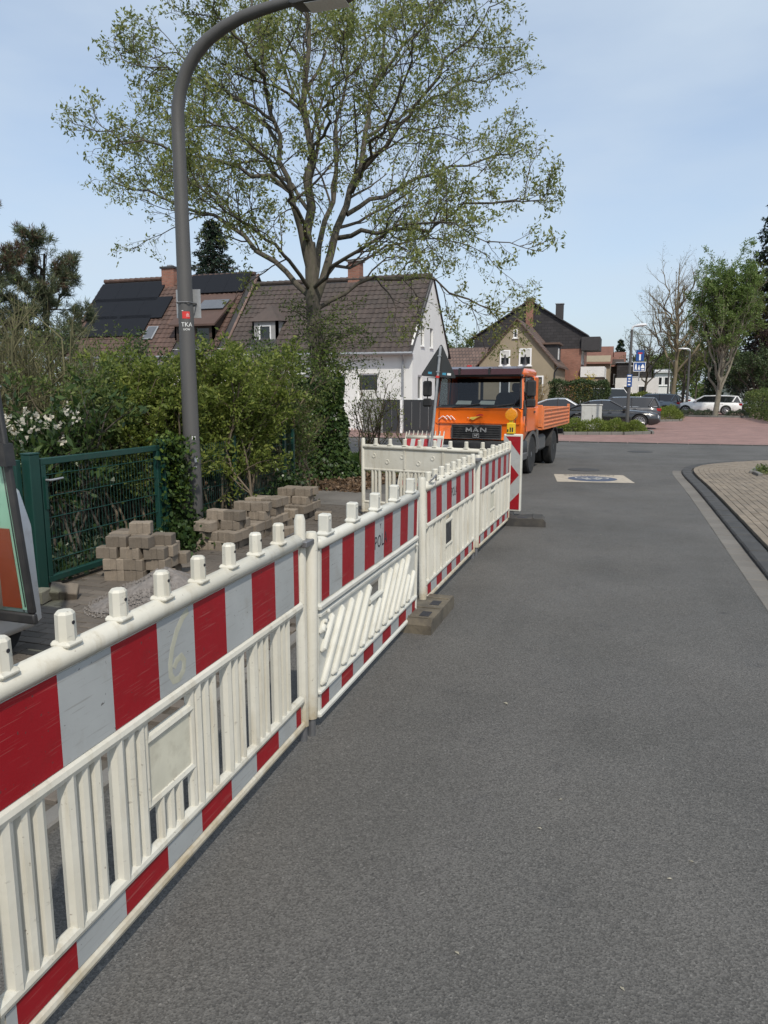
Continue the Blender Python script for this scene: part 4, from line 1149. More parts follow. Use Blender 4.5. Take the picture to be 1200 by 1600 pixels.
# wide dark dormer with shed roof
d2 = bpy.data.objects.new('dormer', None); link(d2, h2)
dy2 = 34.7
wall_front(D2X0 + 0.1, D2X1 - 0.1, 3.9, 5.25, dy2, 0.2, [(-23.0, -22.1, 4.15, 5.15), (-21.95, -21.05, 4.15, 5.15)], 'wall', 'wood_dark', d2)
for a, b in ((-23.0, -22.1), (-21.95, -21.05)): window(d2, a, b, 4.15, 5.15, dy2, frame='wood_dark', depth=0.06, sill=False)
zt = 7.0; yt = FY + (zt - EZ) / PITCHR
MB().add([(D2X0 - 0.12, dy2 - 0.25, 5.28), (D2X1 + 0.12, dy2 - 0.25, 5.28), (D2X1 + 0.12, yt, zt + 0.08), (D2X0 - 0.12, yt, zt + 0.08), (D2X0 - 0.12, dy2 - 0.25, 5.18), (D2X1 + 0.12, dy2 - 0.25, 5.18), (D2X1 + 0.12, yt, zt - 0.06), (D2X0 - 0.12, yt, zt - 0.06)],
         [(0, 1, 2, 3), (4, 7, 6, 5), (0, 4, 5, 1), (1, 5, 6, 2), (3, 7, 4, 0)]).build('roof', 'tile_red', d2, smooth=False)
for x in (D2X0 + 0.1, D2X1 - 0.2): MB().prism([(dy2, 4.0), (dy2, 5.25), (yt, zt), (FY + 0.6, roof_z(FY + 0.6))], x, x + 0.1, 'x').build('cheek', 'wood_dark', d2, smooth=False)
def solar_rows(rows, matn='solar_black'):
    sl_ = math.hypot(1, PITCHR)
    ang = math.atan(PITCHR)
    for (uv0, uv1, n) in rows:            # upper-left and lower-right pixel corners on the roof plane
        a, b = at_roof(*uv0), at_roof(*uv1)
        w = (b.x - a.x) / n; hgt = (a.y - b.y) * sl_
        for i in range(n):
            p = MB().box(0.004, w - 0.004, 0.010, hgt - 0.010, 0.10, 0.14).mesh('solar_panel', matn, smooth=False)
            inst('solar_panel', p, h2, (a.x + i * w, b.y, roof_z(b.y)), (ang, 0, 0))
solar_rows([((163, 447), (246, 472), 3), ((152, 471), (254, 499), 3), ((143, 498), (222, 527), 2), ((304, 432), (381, 458), 3)])
# panel lying on the dormer roof
a_ = math.atan2(zt + 0.08 - 5.28, yt - dy2 + 0.25)
inst('solar_panel', MB().box(0.015, 1.6, 0.012, 1.0, 0.06, 0.10).mesh('solar_panel', 'solar_grey', smooth=False), h2, (-22.4, dy2 + 0.95, 5.28 + 1.20 * math.tan(a_)), (a_, 0, 0))
p = at_roof(236, 522)
sk = inst('skylight', MB().box(-0.33, 0.33, -0.5, 0.5, 0.05, 0.13, c=0.02).mesh('skylight', 'zinc'), h2, (p.x, p.y, p.z), (math.atan(PITCHR), 0, 0))
MB().box(-0.26, 0.26, -0.43, 0.43, 0.131, 0.136).build('pane', 'solar_grey', sk, smooth=False)

# garden wall and anthracite gates in front of the white house
GY = 31.0
gx = [at_y(u, 650, GY).x for u in (540, 567, 598, 625, 630, 682)]
gw = thing('garden_wall', 'light grey garden wall left of the anthracite gates by the white house', 'wall', (0, 0, 0))
MB().box(gx[1], gx[2] - 0.01, GY, GY + 0.15, 0, 1.42).build('wall', 'concrete', gw, smooth=False)
MB().box(gx[1] - 0.03, gx[2] - 0.005, GY - 0.03, GY + 0.18, 1.42, 1.47).build('coping', 'concrete', gw, smooth=False)
for k, (i, j, lab) in enumerate(((2, 3, 'narrow anthracite panel gate beside the grey garden wall'), (4, 5, 'wide anthracite panel gate between garden wall and orange truck'))):
    g = thing('yard_gate', lab, 'gate', (0, 0, 0), group='anthracite yard gates')
    n = 2 if k == 0 else 4
    for q in range(n):
        a, b = gx[i] + (gx[j] - gx[i]) * q / n, gx[i] + (gx[j] - gx[i]) * (q + 1) / n
        MB().box(a + 0.008, b - 0.008, GY + 0.03, GY + 0.07, 0.06, 1.45).build('panel', 'anthracite', g, smooth=False)
    MB().box(gx[i], gx[j], GY + 0.07, GY + 0.11, 1.36, 1.44).box(gx[i], gx[j], GY + 0.07, GY + 0.11, 0.1, 0.18).build('rail', 'anthracite', g, smooth=False)
    MB().box(gx[j], gx[j] + 0.10, GY + 0.0, GY + 0.12, 0, 1.55).build('post', 'anthracite' if k else 'frame_white', g, smooth=False)
pf = thing('picket_fence', 'white picket fence with thin bars in front of the white house', 'fence', (0, 0, 0))
n = 15
pm_ = MB().box(-0.02, 0.02, GY + 0.05, GY + 0.07, 0.1, 1.25).mesh('picket', 'frame_white', smooth=False)
for i in range(n): inst('picket', pm_, pf, (gx[0] - 1.2 + (gx[1] - gx[0] + 1.2) * (i + 0.5) / n, 0, 0))
MB().box(gx[0] - 1.2, gx[1], GY + 0.07, GY + 0.09, 0.25, 0.31).box(gx[0] - 1.2, gx[1], GY + 0.07, GY + 0.09, 1.05, 1.11).build('rail', 'frame_white', pf, smooth=False)

# ------------------------------------------------------------------ generic gabled house (gable faces -Y)
def roof_pair(parent, x0, x1, xa, ze, za, y0, y1, over, thick, matn):
    for (xe, s) in ((x0, -1), (x1, 1)):
        sl_ = (za - ze) / (abs(xe - xa))
        xo, zo = xe + s * over, ze - sl_ * over
        MB().add([(xa, y0 - over, za + thick), (xo, y0 - over, zo + thick), (xo, y1 + over, zo + thick), (xa, y1 + over, za + thick), (xa, y0 - over, za), (xo, y0 - over, zo), (xo, y1 + over, zo), (xa, y1 + over, za)],
                 [(0, 1, 2, 3), (7, 6, 5, 4), (0, 4, 5, 1), (1, 5, 6, 2), (2, 6, 7, 3)]).build('roof', matn, parent, smooth=False)
def course_mat(name, c1, c2, w=0.3, h=0.36):
    """rows of far tiles along Y for roofs whose ridge runs along Y"""
    return brick_mat(name, c1, c2, (c1[0] * .45, c1[1] * .45, c1[2] * .45), w, h, 0.03, plane='yz')
course_mat('tile_far', (0.105, 0.068, 0.052), (0.135, 0.088, 0.068))
brick_mat('tile_far_x', (0.115, 0.075, 0.060), (0.15, 0.10, 0.08), (0.055, 0.04, 0.035), 0.3, 0.30, 0.03, plane='xz')
h3 = thing('gabled_house', 'beige gabled house with brown roof behind the orange truck', 'house', (0, 0, 0))
HY = 64.0; bx0, bx1, ba = -12.5, -6.15, -9.32
MB().add([(bx0, HY, 0), (bx1, HY, 0), (bx1, HY, 4.15), (ba, HY, 7.75), (bx0, HY, 4.15)], [(0, 1, 2, 3, 4)]).add([(bx1, HY, 0), (bx1, HY + 11, 0), (bx1, HY + 11, 4.15), (bx1, HY, 4.15)], [(0, 1, 2, 3)]).add([(bx0, HY, 0), (bx0, HY + 11, 0), (bx0, HY + 11, 4.15), (bx0, HY, 4.15)], [(0, 1, 2, 3)]).add([(bx0, HY + 11, 0), (bx1, HY + 11, 0), (bx1, HY + 11, 4.15), (ba, HY + 11, 7.75), (bx0, HY + 11, 4.15)], [(0, 1, 2, 3, 4)]).build('wall', 'render_beige', h3, smooth=False)
roof_pair(h3, bx0, bx1, ba, 4.15, 7.75, HY, HY + 11, 0.3, 0.12, 'tile_far')
def proud_window(parent, x0, x1, z0, z1, y, fw=0.12, deco=False):
    w = bpy.data.objects.new('window', None); link(w, parent)
    f = MB()
    for (a, b, c, d) in ((x0, x1, z1 - fw, z1), (x0, x1, z0, z0 + fw), (x0, x0 + fw, z0 + fw, z1 - fw), (x1 - fw, x1, z0 + fw, z1 - fw)): f.box(a, b, y - 0.05, y + 0.03, c, d)
    f.build('frame', 'frame_white', w, smooth=False)
    MB().box(x0 + fw, x1 - fw, y - 0.015, y + 0.02, z0 + fw, z1 - fw).build('pane', 'window_dark' , w, smooth=False)
    MB().box(x0 - 0.08, x1 + 0.08, y - 0.12, y + 0.02, z0 - 0.08, z0).build('sill', 'frame_white', w, smooth=False)
    if deco:
        MB().box(x0 + fw, x1 - fw, y - 0.022, y - 0.016, (z0 + z1) / 2, z1 - fw).build('curtain', 'curtain', w, smooth=False)
        MB().lathe([(0.24, 0), (0.18, 0.2), (0.10, 0.45), (0.04, 0.8)], ((x0 + x1) / 2, y - 0.03, z0 + fw), 8).build('figurine', 'ink_black', w)
proud_window(h3, -10.72, -9.84, 3.97, 5.26, HY, deco=True); proud_window(h3, -9.1, -8.05, 3.95, 5.38, HY, deco=True); proud_window(h3, -9.62, -9.28, 6.25, 6.95, HY, 0.07)
proud_window(h3, -7.75, -7.0, 1.6, 3.1, HY); proud_window(h3, -10.7, -9.8, 1.4, 2.8, HY)
dm3 = MB().box(-7.4, -6.3, HY + 4.0, HY + 7.0, 4.3, 5.9).build('dormer', 'slate_dark', h3, smooth=False)
MB().box(-7.9, -6.1, HY + 3.8, HY + 7.2, 5.9, 6.05).build('dormer_roof', 'tile_far', dm3, smooth=False)
MB().box(-6.29, -6.26, HY + 4.4, HY + 5.4, 4.6, 5.6).build('pane', 'frame_white', dm3, smooth=False)
MB().tube([(bx1 + 0.32, HY - 0.3, 3.75), (bx1 + 0.05, HY - 0.04, 3.4), (bx1 + 0.02, HY - 0.06, 0)], 0.06, 8).build('downpipe', 'ink_black', h3)
an = thing('low_annex', 'low building with brown tiled roof left of the beige gable', 'building', (0, 0, 0))
MB().box(-22, -12.75, HY + 1.0, HY + 7, 0, 3.9).build('wall', 'brick_wall', an, smooth=False)
MB().add([(-22.2, HY + 0.6, 3.75), (-12.4, HY + 0.6, 3.75), (-12.4, HY + 4, 5.75), (-22.2, HY + 4, 5.75), (-22.2, HY + 7.4, 3.75), (-12.4, HY + 7.4, 3.75)], [(0, 1, 2, 3), (3, 2, 5, 4)]).build('roof', 'tile_far_x', an, smooth=False)
MB().tube([(-22.2, HY + 0.55, 3.72), (-12.4, HY + 0.55, 3.72)], 0.08, 6).build('gutter', 'ink_black', an)

h4 = thing('slate_house', 'tall dark slate-clad house with red brick base and three chimneys', 'house', (0, 0, 0))
DY = 76.0; k_ = DY / 72.0
dx0, dx1, da = -14.6 * k_, -4.15 * k_, -9.35 * k_
ez4, az4 = 6.85 * k_, 10.15 * k_ - 0.1
MB().add([(dx0, DY, ez4 - 1.3), (dx1, DY, ez4 - 1.3), (dx1, DY, ez4), (da, DY, az4), (dx0, DY, ez4)], [(0, 1, 2, 3, 4)]).build('gable_cladding', 'slate_rows', h4, smooth=False)
MB().add([(dx0, DY + 0.02, 0), (dx1 - 0.4, DY + 0.02, 0), (dx1 - 0.4, DY + 0.02, ez4 - 1.25), (dx0, DY + 0.02, ez4 - 1.25)], [(0, 1, 2, 3)]).build('wall', 'brick_wall', h4, smooth=False)
MB().add([(dx1 - 0.4, DY + 0.02, 0), (dx1 - 0.4, DY + 10, 0), (dx1 - 0.4, DY + 10, ez4), (dx1 - 0.4, DY + 0.02, ez4)], [(0, 1, 2, 3)]).build('side_wall', 'brick_side', h4, smooth=False)
roof_pair(h4, dx0, dx1, da, ez4, az4, DY, DY + 11, 0.25, 0.12, 'slate_dark')
for (x, y, z0, z1, m_n, w) in ((da + 0.0, DY - 0.25, 7.2 * k_, 10.25 * k_, 'brick_wall', 0.7), (-10.75 * k_, DY + 4, 8.2 * k_, 9.95 * k_, 'slate_dark', 0.75), (-6.9 * k_, DY + 3, 7.9 * k_, 10.0 * k_, 'slate_dark', 0.75)):
    c_ = MB().box(x - w / 2, x + w / 2, y, y + 0.7, z0, z1).build('chimney', m_n, h4, smooth=False)
    MB().box(x - w / 2 - 0.06, x + w / 2 + 0.06, y - 0.06, y + 0.76, z1, z1 + 0.08).build('cap', 'zinc', c_, smooth=False)
MB().box(dx1 - 0.39, dx1 + 1.35, DY - 0.3, DY + 4, 5.45 * k_, 6.65 * k_).build('balcony_box', 'slate_dark', h4, smooth=False)
bl = MB().box(dx1 - 0.35, dx1 + 1.9, DY - 0.4, DY + 4, 3.0 * k_, 3.95 * k_).build('balcony', 'render_white', h4, smooth=False)
MB().box(dx1 - 0.3, dx1 + 1.85, DY - 0.35, DY + 3.9, 2.85 * k_, 2.98 * k_).build('slab', 'wood_dark', bl, smooth=False)
for z in (4.2, 1.2):
    for y in (DY + 0.7, DY + 2.6): window(h4, y, y + 1.2, z * k_, (z + 1.3) * k_, dx1 - 0.39, axis='y', depth=-0.02, sill=False)

def small_house(name, label, x0, x1, y, d, ze, zr, wallm, roofm, ridge='x', wins=()):
    h = thing(name, label, 'house', (0, 0, 0))
    if ridge == 'x':
        ym = y + d / 2
        MB().box(x0, x1, y, y + d, 0, ze).prism([(y, ze), (y + d, ze), (ym, zr)], x0, x1, 'x').build('wall', wallm, h, smooth=False)
        MB().add([(x0 - .2, y - .4, ze - .25), (x1 + .2, y - .4, ze - .25), (x1 + .2, ym, zr + .08), (x0 - .2, ym, zr + .08), (x0 - .2, y + d + .4, ze - .25), (x1 + .2, y + d + .4, ze - .25)], [(0, 1, 2, 3), (3, 2, 5, 4)]).build('roof', roofm, h, smooth=False)
    else:
        xm = (x0 + x1) / 2
        MB().box(x0, x1, y, y + d, 0, ze).prism([(x0, ze), (x1, ze), (xm, zr)], y, y + d, 'y').build('wall', wallm, h, smooth=False)
        roof_pair(h, x0, x1, xm, ze, zr, y, y + d, 0.3, 0.1, roofm)
    for w_ in wins: proud_window(h, *w_, y, 0.1)
    return h
small_house('terraced_house', 'white house with orange tiled roof right of the slate house', -5.2, -2.3, 88, 8, 5.1, 6.9, 'render_beige', 'tile_orange', 'x', [(-3.4, -2.7, 3.2, 4.4)])
s2 = small_house('terraced_house', 'timber-fronted house with orange roof and dark balcony posts', -2.6, -0.9, 92, 7, 4.9, 6.4, 'wood_dark', 'tile_orange', 'x', [(-2.0, -1.3, 2.6, 3.8)])
for x in (-2.4, -1.7, -1.0): MB().box(x - 0.06, x + 0.06, 91.3, 91.42, 0, 4.6).build('post', 'wood_dark', s2, smooth=False)
wb = thing('flat_roofed_building', 'low white building with dark slate upper storey and flat roof', 'building', (0, 0, 0))
MB().box(-1.7, 3.0, 90, 100, 0, 3.3).build('wall', 'render_white', wb, smooth=False)
MB().box(-1.6, 2.2, 90.4, 100, 3.3, 5.0).build('upper_storey', 'slate_rows', wb, smooth=False)
MB().box(-1.75, 2.35, 90.2, 100.2, 5.0, 5.12).build('roof', 'zinc', wb, smooth=False)
for x in (-0.8, 0.8): proud_window(wb, x, x + 0.9, 1.2, 2.4, 90, 0.08)
wb2 = small_house('far_house', 'white flat-fronted house showing between the bare trees', 3.2, 5.2, 112, 8, 4.6, 4.9, 'render_white', 'zinc', 'x', [(3.6, 4.2, 2.6, 3.8), (4.4, 5.0, 2.6, 3.8)])
wb3 = small_house('far_house', 'pale far house with grey gable behind the right hedge', 11.5, 17.5, 118, 9, 3.8, 7.0, 'render_white', 'slate_dark', 'y', [(13.8, 15.2, 1.5, 2.8)])
small_house('far_house', 'distant white house at the end of the far street', 1.2, 4.0, 210, 8, 4.4, 7.0, 'render_white', 'tile_far', 'y', [])
# ------------------------------------------------------------------ vehicle materials
mat('paint_orange', (0.80, 0.150, 0.010), 0.30, var=0.07, vs=3, dirt=(0.48, 0.13, 0.03), ds=2.5, dlo=0.55, dhi=0.8, dmax=0.5, coat=0.5)
mat('paint_faded', (0.66, 0.200, 0.070), 0.5, var=0.14, vs=4, dirt=(0.34, 0.15, 0.085), ds=5, dlo=0.48, dhi=0.72)
mat('black_plastic', (0.022, 0.022, 0.023), 0.5, var=0.2, vs=6, dirt=(0.07, 0.065, 0.06), ds=4, dlo=0.5, dhi=0.8)
mat('grey_plastic', (0.085, 0.085, 0.085), 0.6, var=0.15, vs=5, dirt=(0.14, 0.13, 0.11), ds=4)
mat('rubber', (0.018, 0.018, 0.018), 0.85, var=0.2, vs=12, dirt=(0.07, 0.062, 0.05), ds=5)
mat('silver', (0.55, 0.55, 0.56), 0.32, metal=0.85, var=0.08)
mat('chrome', (0.7, 0.7, 0.7), 0.18, metal=1.0, var=0.03)
mat('visor_red', (0.050, 0.014, 0.014), 0.22, var=0.1, spec=0.6)
mat('emblem_white', (0.78, 0.78, 0.76), 0.5)
mat('emblem_grey', (0.30, 0.30, 0.30), 0.4)
mat('emblem_yellow', (0.72, 0.55, 0.10), 0.5)
mat('emblem_red', (0.42, 0.02, 0.02), 0.5)
mat('paper', (0.78, 0.80, 0.78), 0.8)
mat('seat_dark', (0.025, 0.026, 0.03), 0.85, var=0.2, vs=10)
mat('load_earth', (0.11, 0.055, 0.035), 0.95, var=0.4, vs=6, bump=0.6, bs=20)
clear_glass('glass_clear', (0.40, 0.44, 0.44))
clear_glass('glass_green', (0.66, 0.82, 0.75))
glass_mat('glass_car', (0.012, 0.014, 0.015), 0.05, 0.8)
glass_mat('lamp_glass', (0.45, 0.46, 0.47), 0.1, 0.8)
glass_mat('lamp_red', (0.30, 0.012, 0.012), 0.15, 0.7)
glass_mat('lamp_orange', (0.6, 0.16, 0.01), 0.2, 0.7)

def wheel(parent, x, y, z, r, w, axis, spokes=0, rim_r=0.62, dual=False):
    """tyre and rim around an axle along axis ('x' or 'y'); sign of w is the outer side"""
    wo = bpy.data.objects.new('wheel', None); link(wo, parent); wo.location = (x, y, z)
    s = 1 if w > 0 else -1; w = abs(w); rr = r * rim_r
    ty = [(rr, -s * w / 2), (r * 0.93, -s * w / 2), (r, -s * w * 0.36), (r, s * w * 0.36), (r * 0.93, s * w / 2), (rr, s * w * 0.46)]
    MB().lathe(ty, (0, 0, 0), 28, axis).build('tyre', 'rubber', wo)
    if spokes:
        rm = MB().lathe([(rr, -s * w * 0.1), (rr, s * w * 0.47), (rr * 0.93, s * w * 0.47), (rr * 0.90, s * w * 0.2)], (0, 0, 0), 28, axis)
        rm.lathe([(rr * 0.24, s * w * 0.1), (rr * 0.22, s * w * 0.42), (rr * 0.1, s * w * 0.44)], (0, 0, 0), 12, axis)
        for k in range(spokes):
            a = 2 * math.pi * k / spokes
            p0, p1 = (rr * 0.15, a), (rr * 0.95, a)
            def pt(q, h):
                cx, cy = q[0] * math.cos(q[1]), q[0] * math.sin(q[1])
                return (h, cx, cy) if axis == 'x' else (cy, h, cx)
            rm.tube([pt(p0, s * w * 0.40), pt(p1, s * w * 0.42)], [rr * 0.11, rr * 0.075], 5)
        rm.build('rim', 'silver', wo)
    else:
        rm = MB().lathe([(rr, -s * w * 0.2), (rr, s * w * 0.44), (rr * 0.9, s * w * 0.44), (rr * 0.78, s * w * 0.12), (rr * 0.5, s * w * 0.10), (rr * 0.42, s * w * 0.42), (rr * 0.25, s * w * 0.46)], (0, 0, 0), 24, axis)
        rm.build('rim', 'galvanised', wo)
        nuts = MB()
        for k in range(8):
            a = 2 * math.pi * k / 8
            c_ = (s * w * 0.14, rr * 0.62 * math.cos(a), rr * 0.62 * math.sin(a))
            nuts.lathe([(0.018, -0.02 * s), (0.018, 0.03 * s)], c_ if axis == 'x' else (c_[2], c_[0], c_[1]), 6, axis)
        nuts.build('wheel_nuts', 'silver', wo)
    return wo

# ------------------------------------------------------------------ orange tipper truck
tr = thing('tipper_truck', 'orange tipper truck with dark red sun visor parked behind the barriers', 'truck', (-3.10, 15.72, 0), rad(-4.5))
# cab: lofted front-to-back rings (half width, bottom, top) give it rounded edges
def cab_ring(y, hw, z0, z1, r=0.07):
    return [(-hw + r, y, z0), (hw - r, y, z0), (hw, y, z0 + r), (hw, y, z1 - r), (hw - r, y, z1), (-hw + r, y, z1), (-hw, y, z1 - r), (-hw, y, z0 + r)]
low = MB().loft([cab_ring(0.03, 0.90, 0.82, 1.43), cab_ring(0.0, 0.95, 0.79, 1.455), cab_ring(0.05, 0.985, 0.78, 1.47, 0.05), cab_ring(0.18, 1.0, 0.78, 1.475, 0.03), cab_ring(0.55, 1.0, 0.93, 1.475, 0.03), cab_ring(1.62, 1.0, 0.93, 1.475, 0.03)])
low.build('cab_body', 'paint_orange', tr, sharp=50)
roof = MB().loft([cab_ring(0.16, 0.90, 2.16, 2.24, 0.03), cab_ring(0.24, 0.94, 2.12, 2.275, 0.05), cab_ring(0.6, 0.95, 2.10, 2.30, 0.06), cab_ring(1.5, 0.95, 2.10, 2.30, 0.06), cab_ring(1.62, 0.93, 2.12, 2.27, 0.06)])
roof.build('roof', 'paint_orange', tr, sharp=50)
for s in (-1, 1):
    MB().tube([(s * 0.95, 0.07, 1.44), (s * 0.905, 0.22, 2.16)], [0.052, 0.045], 8).build('pillar', 'paint_orange', tr)
    MB().box(min(s * 0.91, s * 0.985), max(s * 0.91, s * 0.985), 1.17, 1.60, 1.47, 2.14, c=0.02).build('rear_quarter', 'paint_orange', tr)
    d = MB().box(min(s * 0.998, s * 1.010), max(s * 0.998, s * 1.010), 0.30, 1.20, 0.96, 1.46, c=0.004).build('door', 'paint_orange', tr)
    MB().box(min(s * 1.008, s * 1.030), max(s * 1.008, s * 1.030), 1.02, 1.15, 1.34, 1.38, c=0.006).build('handle', 'black_plastic', d)
    MB().add([(s * 0.992, 0.28, 1.48), (s * 0.992, 1.16, 1.48), (s * 0.948, 1.16, 2.10), (s * 0.948, 0.36, 2.10)], [(0, 1, 2, 3)]).build('side_window', 'glass_clear', tr, smooth=False)
    fm = MB().tube([(s * 0.994, 0.26, 1.475), (s * 0.95, 0.35, 2.11), (s * 0.95, 1.17, 2.11), (s * 0.994, 1.17, 1.475)], 0.018, 6); fm.build('window_frame', 'black_plastic', tr)
    MB().tube([(s * 1.004, 0.24, 0.95), (s * 1.004, 0.24, 1.47)], 0.006, 4).build('door_seam', 'black_plastic', tr)
MB().box(-0.92, 0.92, 1.55, 1.60, 1.47, 1.62).box(-0.92, 0.92, 1.55, 1.60, 2.02, 2.12).box(-0.92, -0.42, 1.55, 1.60, 1.62, 2.02).box(0.72, 0.92, 1.55, 1.60, 1.62, 2.02).box(-0.36, -0.30, 1.55, 1.60, 1.62, 2.02).build('rear_wall', 'black_plastic', tr, smooth=False)
MB().add([(-0.92, 0.045, 1.47), (0.92, 0.045, 1.47), (0.88, 0.205, 2.17), (-0.88, 0.205, 2.17)], [(0, 1, 2, 3)]).build('windscreen', 'glass_clear', tr, smooth=False)
wsf = MB()
for a, b in (((-0.94, 0.035, 1.465), (0.94, 0.035, 1.465)), ((-0.94, 0.035, 1.465), (-0.895, 0.20, 2.17)), ((0.94, 0.035, 1.465), (0.895, 0.20, 2.17))): wsf.tube([a, b], 0.028, 8)
wsf.build('windscreen_seal', 'black_plastic', tr)
vz = MB().loft([[(-0.97, -0.10, 2.20), (-0.97, -0.16, 2.16), (-0.97, -0.13, 2.28), (-0.97, 0.22, 2.335)], [(0.97, -0.10, 2.20), (0.97, -0.16, 2.16), (0.97, -0.13, 2.28), (0.97, 0.22, 2.335)]])
vz.build('sun_visor', 'visor_red', tr, sharp=60)
MB().box(-0.95, 0.95, -0.09, 0.20, 2.12, 2.165, c=0.01).build('visor_mount', 'black_plastic', tr)
for x in (-0.35, 0.3): MB().box(x - 0.02, x + 0.02, -0.168, -0.10, 2.155, 2.30).build('visor_bracket', 'black_plastic', tr)
# interior
MB().box(-0.90, 0.90, 0.12, 0.55, 1.20, 1.52, c=0.05).build('dashboard', 'seat_dark', tr)
MB().lathe([(0.20, 0), (0.22, 0.02), (0.20, 0.04)], (0, 0, 0), 20).xf(Matrix.Translation((0.5, 0.5, 1.62)) @ Matrix.Rotation(rad(-55), 4, 'X')).build('steering_wheel', 'black_plastic', tr)
for x in (-0.62, 0.55):
    st = MB().box(x - 0.24, x + 0.24, 1.0, 1.5, 1.05, 1.25, c=0.05).box(x - 0.22, x + 0.22, 1.36, 1.50, 1.25, 1.80, c=0.05).box(x - 0.13, x + 0.13, 1.38, 1.48, 1.80, 2.0, c=0.04).build('seat', 'seat_dark', tr)
for x, m_n in ((-0.34, 'paper'), (0.18, 'paper')): MB().add([(x - 0.17, 0.10, 1.535), (x + 0.17, 0.10, 1.535), (x + 0.16, 0.22, 1.61), (x - 0.15, 0.22, 1.62)], [(0, 1, 2, 3)]).build('paper_sheet', m_n, tr, smooth=False)
for x in (-0.55, 0.15): MB().tube([(x, 0.0, 1.46), (x + 0.12, -0.02, 1.49), (x + 0.62, 0.015, 1.55)], 0.011, 6).build('wiper', 'black_plastic', tr)
# grille, badge and emblems
gr = MB().box(-0.545, 0.545, -0.022, 0.03, 0.81, 1.10, c=0.012).build('grille', 'black_plastic', tr)
for z in (0.85, 0.90, 0.95, 1.00, 1.05): MB().box(-0.51, 0.51, -0.034, -0.022, z - 0.010, z + 0.010, c=0.004).build('grille_slat', 'black_plastic', gr)
trim = MB()
for a, b in (((-0.545, 0.81), (0.545, 0.81)), ((-0.545, 1.10), (0.545, 1.10)), ((-0.545, 0.81), (-0.545, 1.10)), ((0.545, 0.81), (0.545, 1.10))): trim.tube([(a[0], -0.02, a[1]), (b[0], -0.02, b[1])], 0.011, 6)
trim.build('grille_trim', 'grey_plastic', gr)
FR = Matrix.Rotation(rad(90), 4, 'X')
def strokes(segs, w, x0, z0, sx, sz, y0, y1):
    m_ = MB()
    for (a, b) in segs:
        p, q = Vector((x0 + a[0] * sx, z0 + a[1] * sz)), Vector((x0 + b[0] * sx, z0 + b[1] * sz))
        dd = (q - p).normalized(); nn = Vector((-dd.y, dd.x)) * w / 2
        m_.prism([tuple(p + nn), tuple(p - nn), tuple(q - nn), tuple(q + nn)], y0, y1, 'y')
    return m_
for i, (seg, xl) in enumerate([([((0, 0), (0, 1)), ((0, 1), (0.5, 0.25)), ((0.5, 0.25), (1, 1)), ((1, 1), (1, 0))], -0.215), ([((0, 0), (0.5, 1)), ((0.5, 1), (1, 0)), ((0.2, 0.32), (0.8, 0.32))], -0.06), ([((0, 0), (0, 1)), ((0, 1), (1, 0)), ((1, 0), (1, 1))], 0.105)]):
    strokes(seg, 0.024, xl, 0.955, 0.11, 0.088, -0.046 - 0.0004 * i, -0.036).build('lettering', 'emblem_grey', tr, smooth=False)
em = MB()
for a, b in (((-0.065, 0.835), (0.065, 0.835)), ((-0.065, 0.925), (0.065, 0.925)), ((-0.065, 0.835), (-0.065, 0.925)), ((0.065, 0.835), (0.065, 0.925))): em.tube([(a[0], -0.045, a[1]), (b[0], -0.045, b[1])], 0.005, 5)
em.prism([(-0.045, 0.85), (-0.025, 0.87), (0.0, 0.868), (0.01, 0.85), (0.025, 0.852), (0.022, 0.878), (0.05, 0.89), (0.045, 0.908), (0.025, 0.912), (0.0, 0.895), (-0.03, 0.90), (-0.05, 0.912), (-0.035, 0.89)], -0.046, -0.040, 'y')
em.build('emblem', 'emblem_grey', tr, smooth=False)
MB().prism([(-0.10, 1.11), (0.10, 1.11), (0.03, 1.04), (-0.03, 1.04)], -0.040, -0.036, 'y').build('badge', 'grey_plastic', tr, smooth=False)
def zigzag(pts, w, m_n, name):
    z = MB()
    for (a, b) in zip(pts[:-1], pts[1:]):
        z.tube([(a[0], -0.004, a[1]), (b[0], -0.004, b[1])], w, 4)
    z.build(name, m_n, tr, smooth=False)
zigzag([(-0.86, 1.21), (-0.76, 1.285), (-0.66, 1.21)], 0.009, 'emblem_white', 'mountain_emblem')
zigzag([(-0.70, 1.265), (-0.66, 1.295), (-0.57, 1.21)], 0.009, 'emblem_white', 'mountain_emblem')
zigzag([(-0.61, 1.265), (-0.57, 1.29), (-0.48, 1.205)], 0.009, 'emblem_white', 'mountain_emblem')
MB().prism([(-0.17, 1.245), (-0.12, 1.27), (0.02, 1.28), (0.10, 1.30), (0.0, 1.255), (-0.08, 1.205)], -0.008, -0.002, 'y').build('swoosh_emblem', 'emblem_yellow', tr, smooth=False)
MB().prism([(-0.02, 1.30), (0.06, 1.335), (0.13, 1.33), (0.15, 1.30), (0.10, 1.305), (0.04, 1.29)], -0.0085, -0.0025, 'y').build('swoosh_emblem', 'emblem_red', tr, smooth=False)
MB().prism([(-0.21, 1.255), (-0.19, 1.265), (-0.18, 1.245)], -0.008, -0.002, 'y').build('swoosh_emblem', 'emblem_white', tr, smooth=False)
MB().box(-0.93, 0.93, -0.006, 0.01, 1.135, 1.147, c=0.003).build('crease', 'paint_orange', tr)
for s in (-1, 1): MB().tube([(s * 0.845, 0.004, 0.84), (s * 0.845, -0.001, 1.40)], 0.0055, 4).build('panel_gap', 'ink_black', tr)
MB().tube([(-0.845, -0.0005, 1.128), (0.845, -0.0005, 1.128)], 0.005, 4).build('panel_gap', 'ink_black', tr)
for s in (-1, 1): MB().box(min(s * 1.0, s * 1.012), max(s * 1.0, s * 1.012), 0.12, 0.20, 1.08, 1.13, c=0.004).build('side_marker', 'lamp_orange', tr)
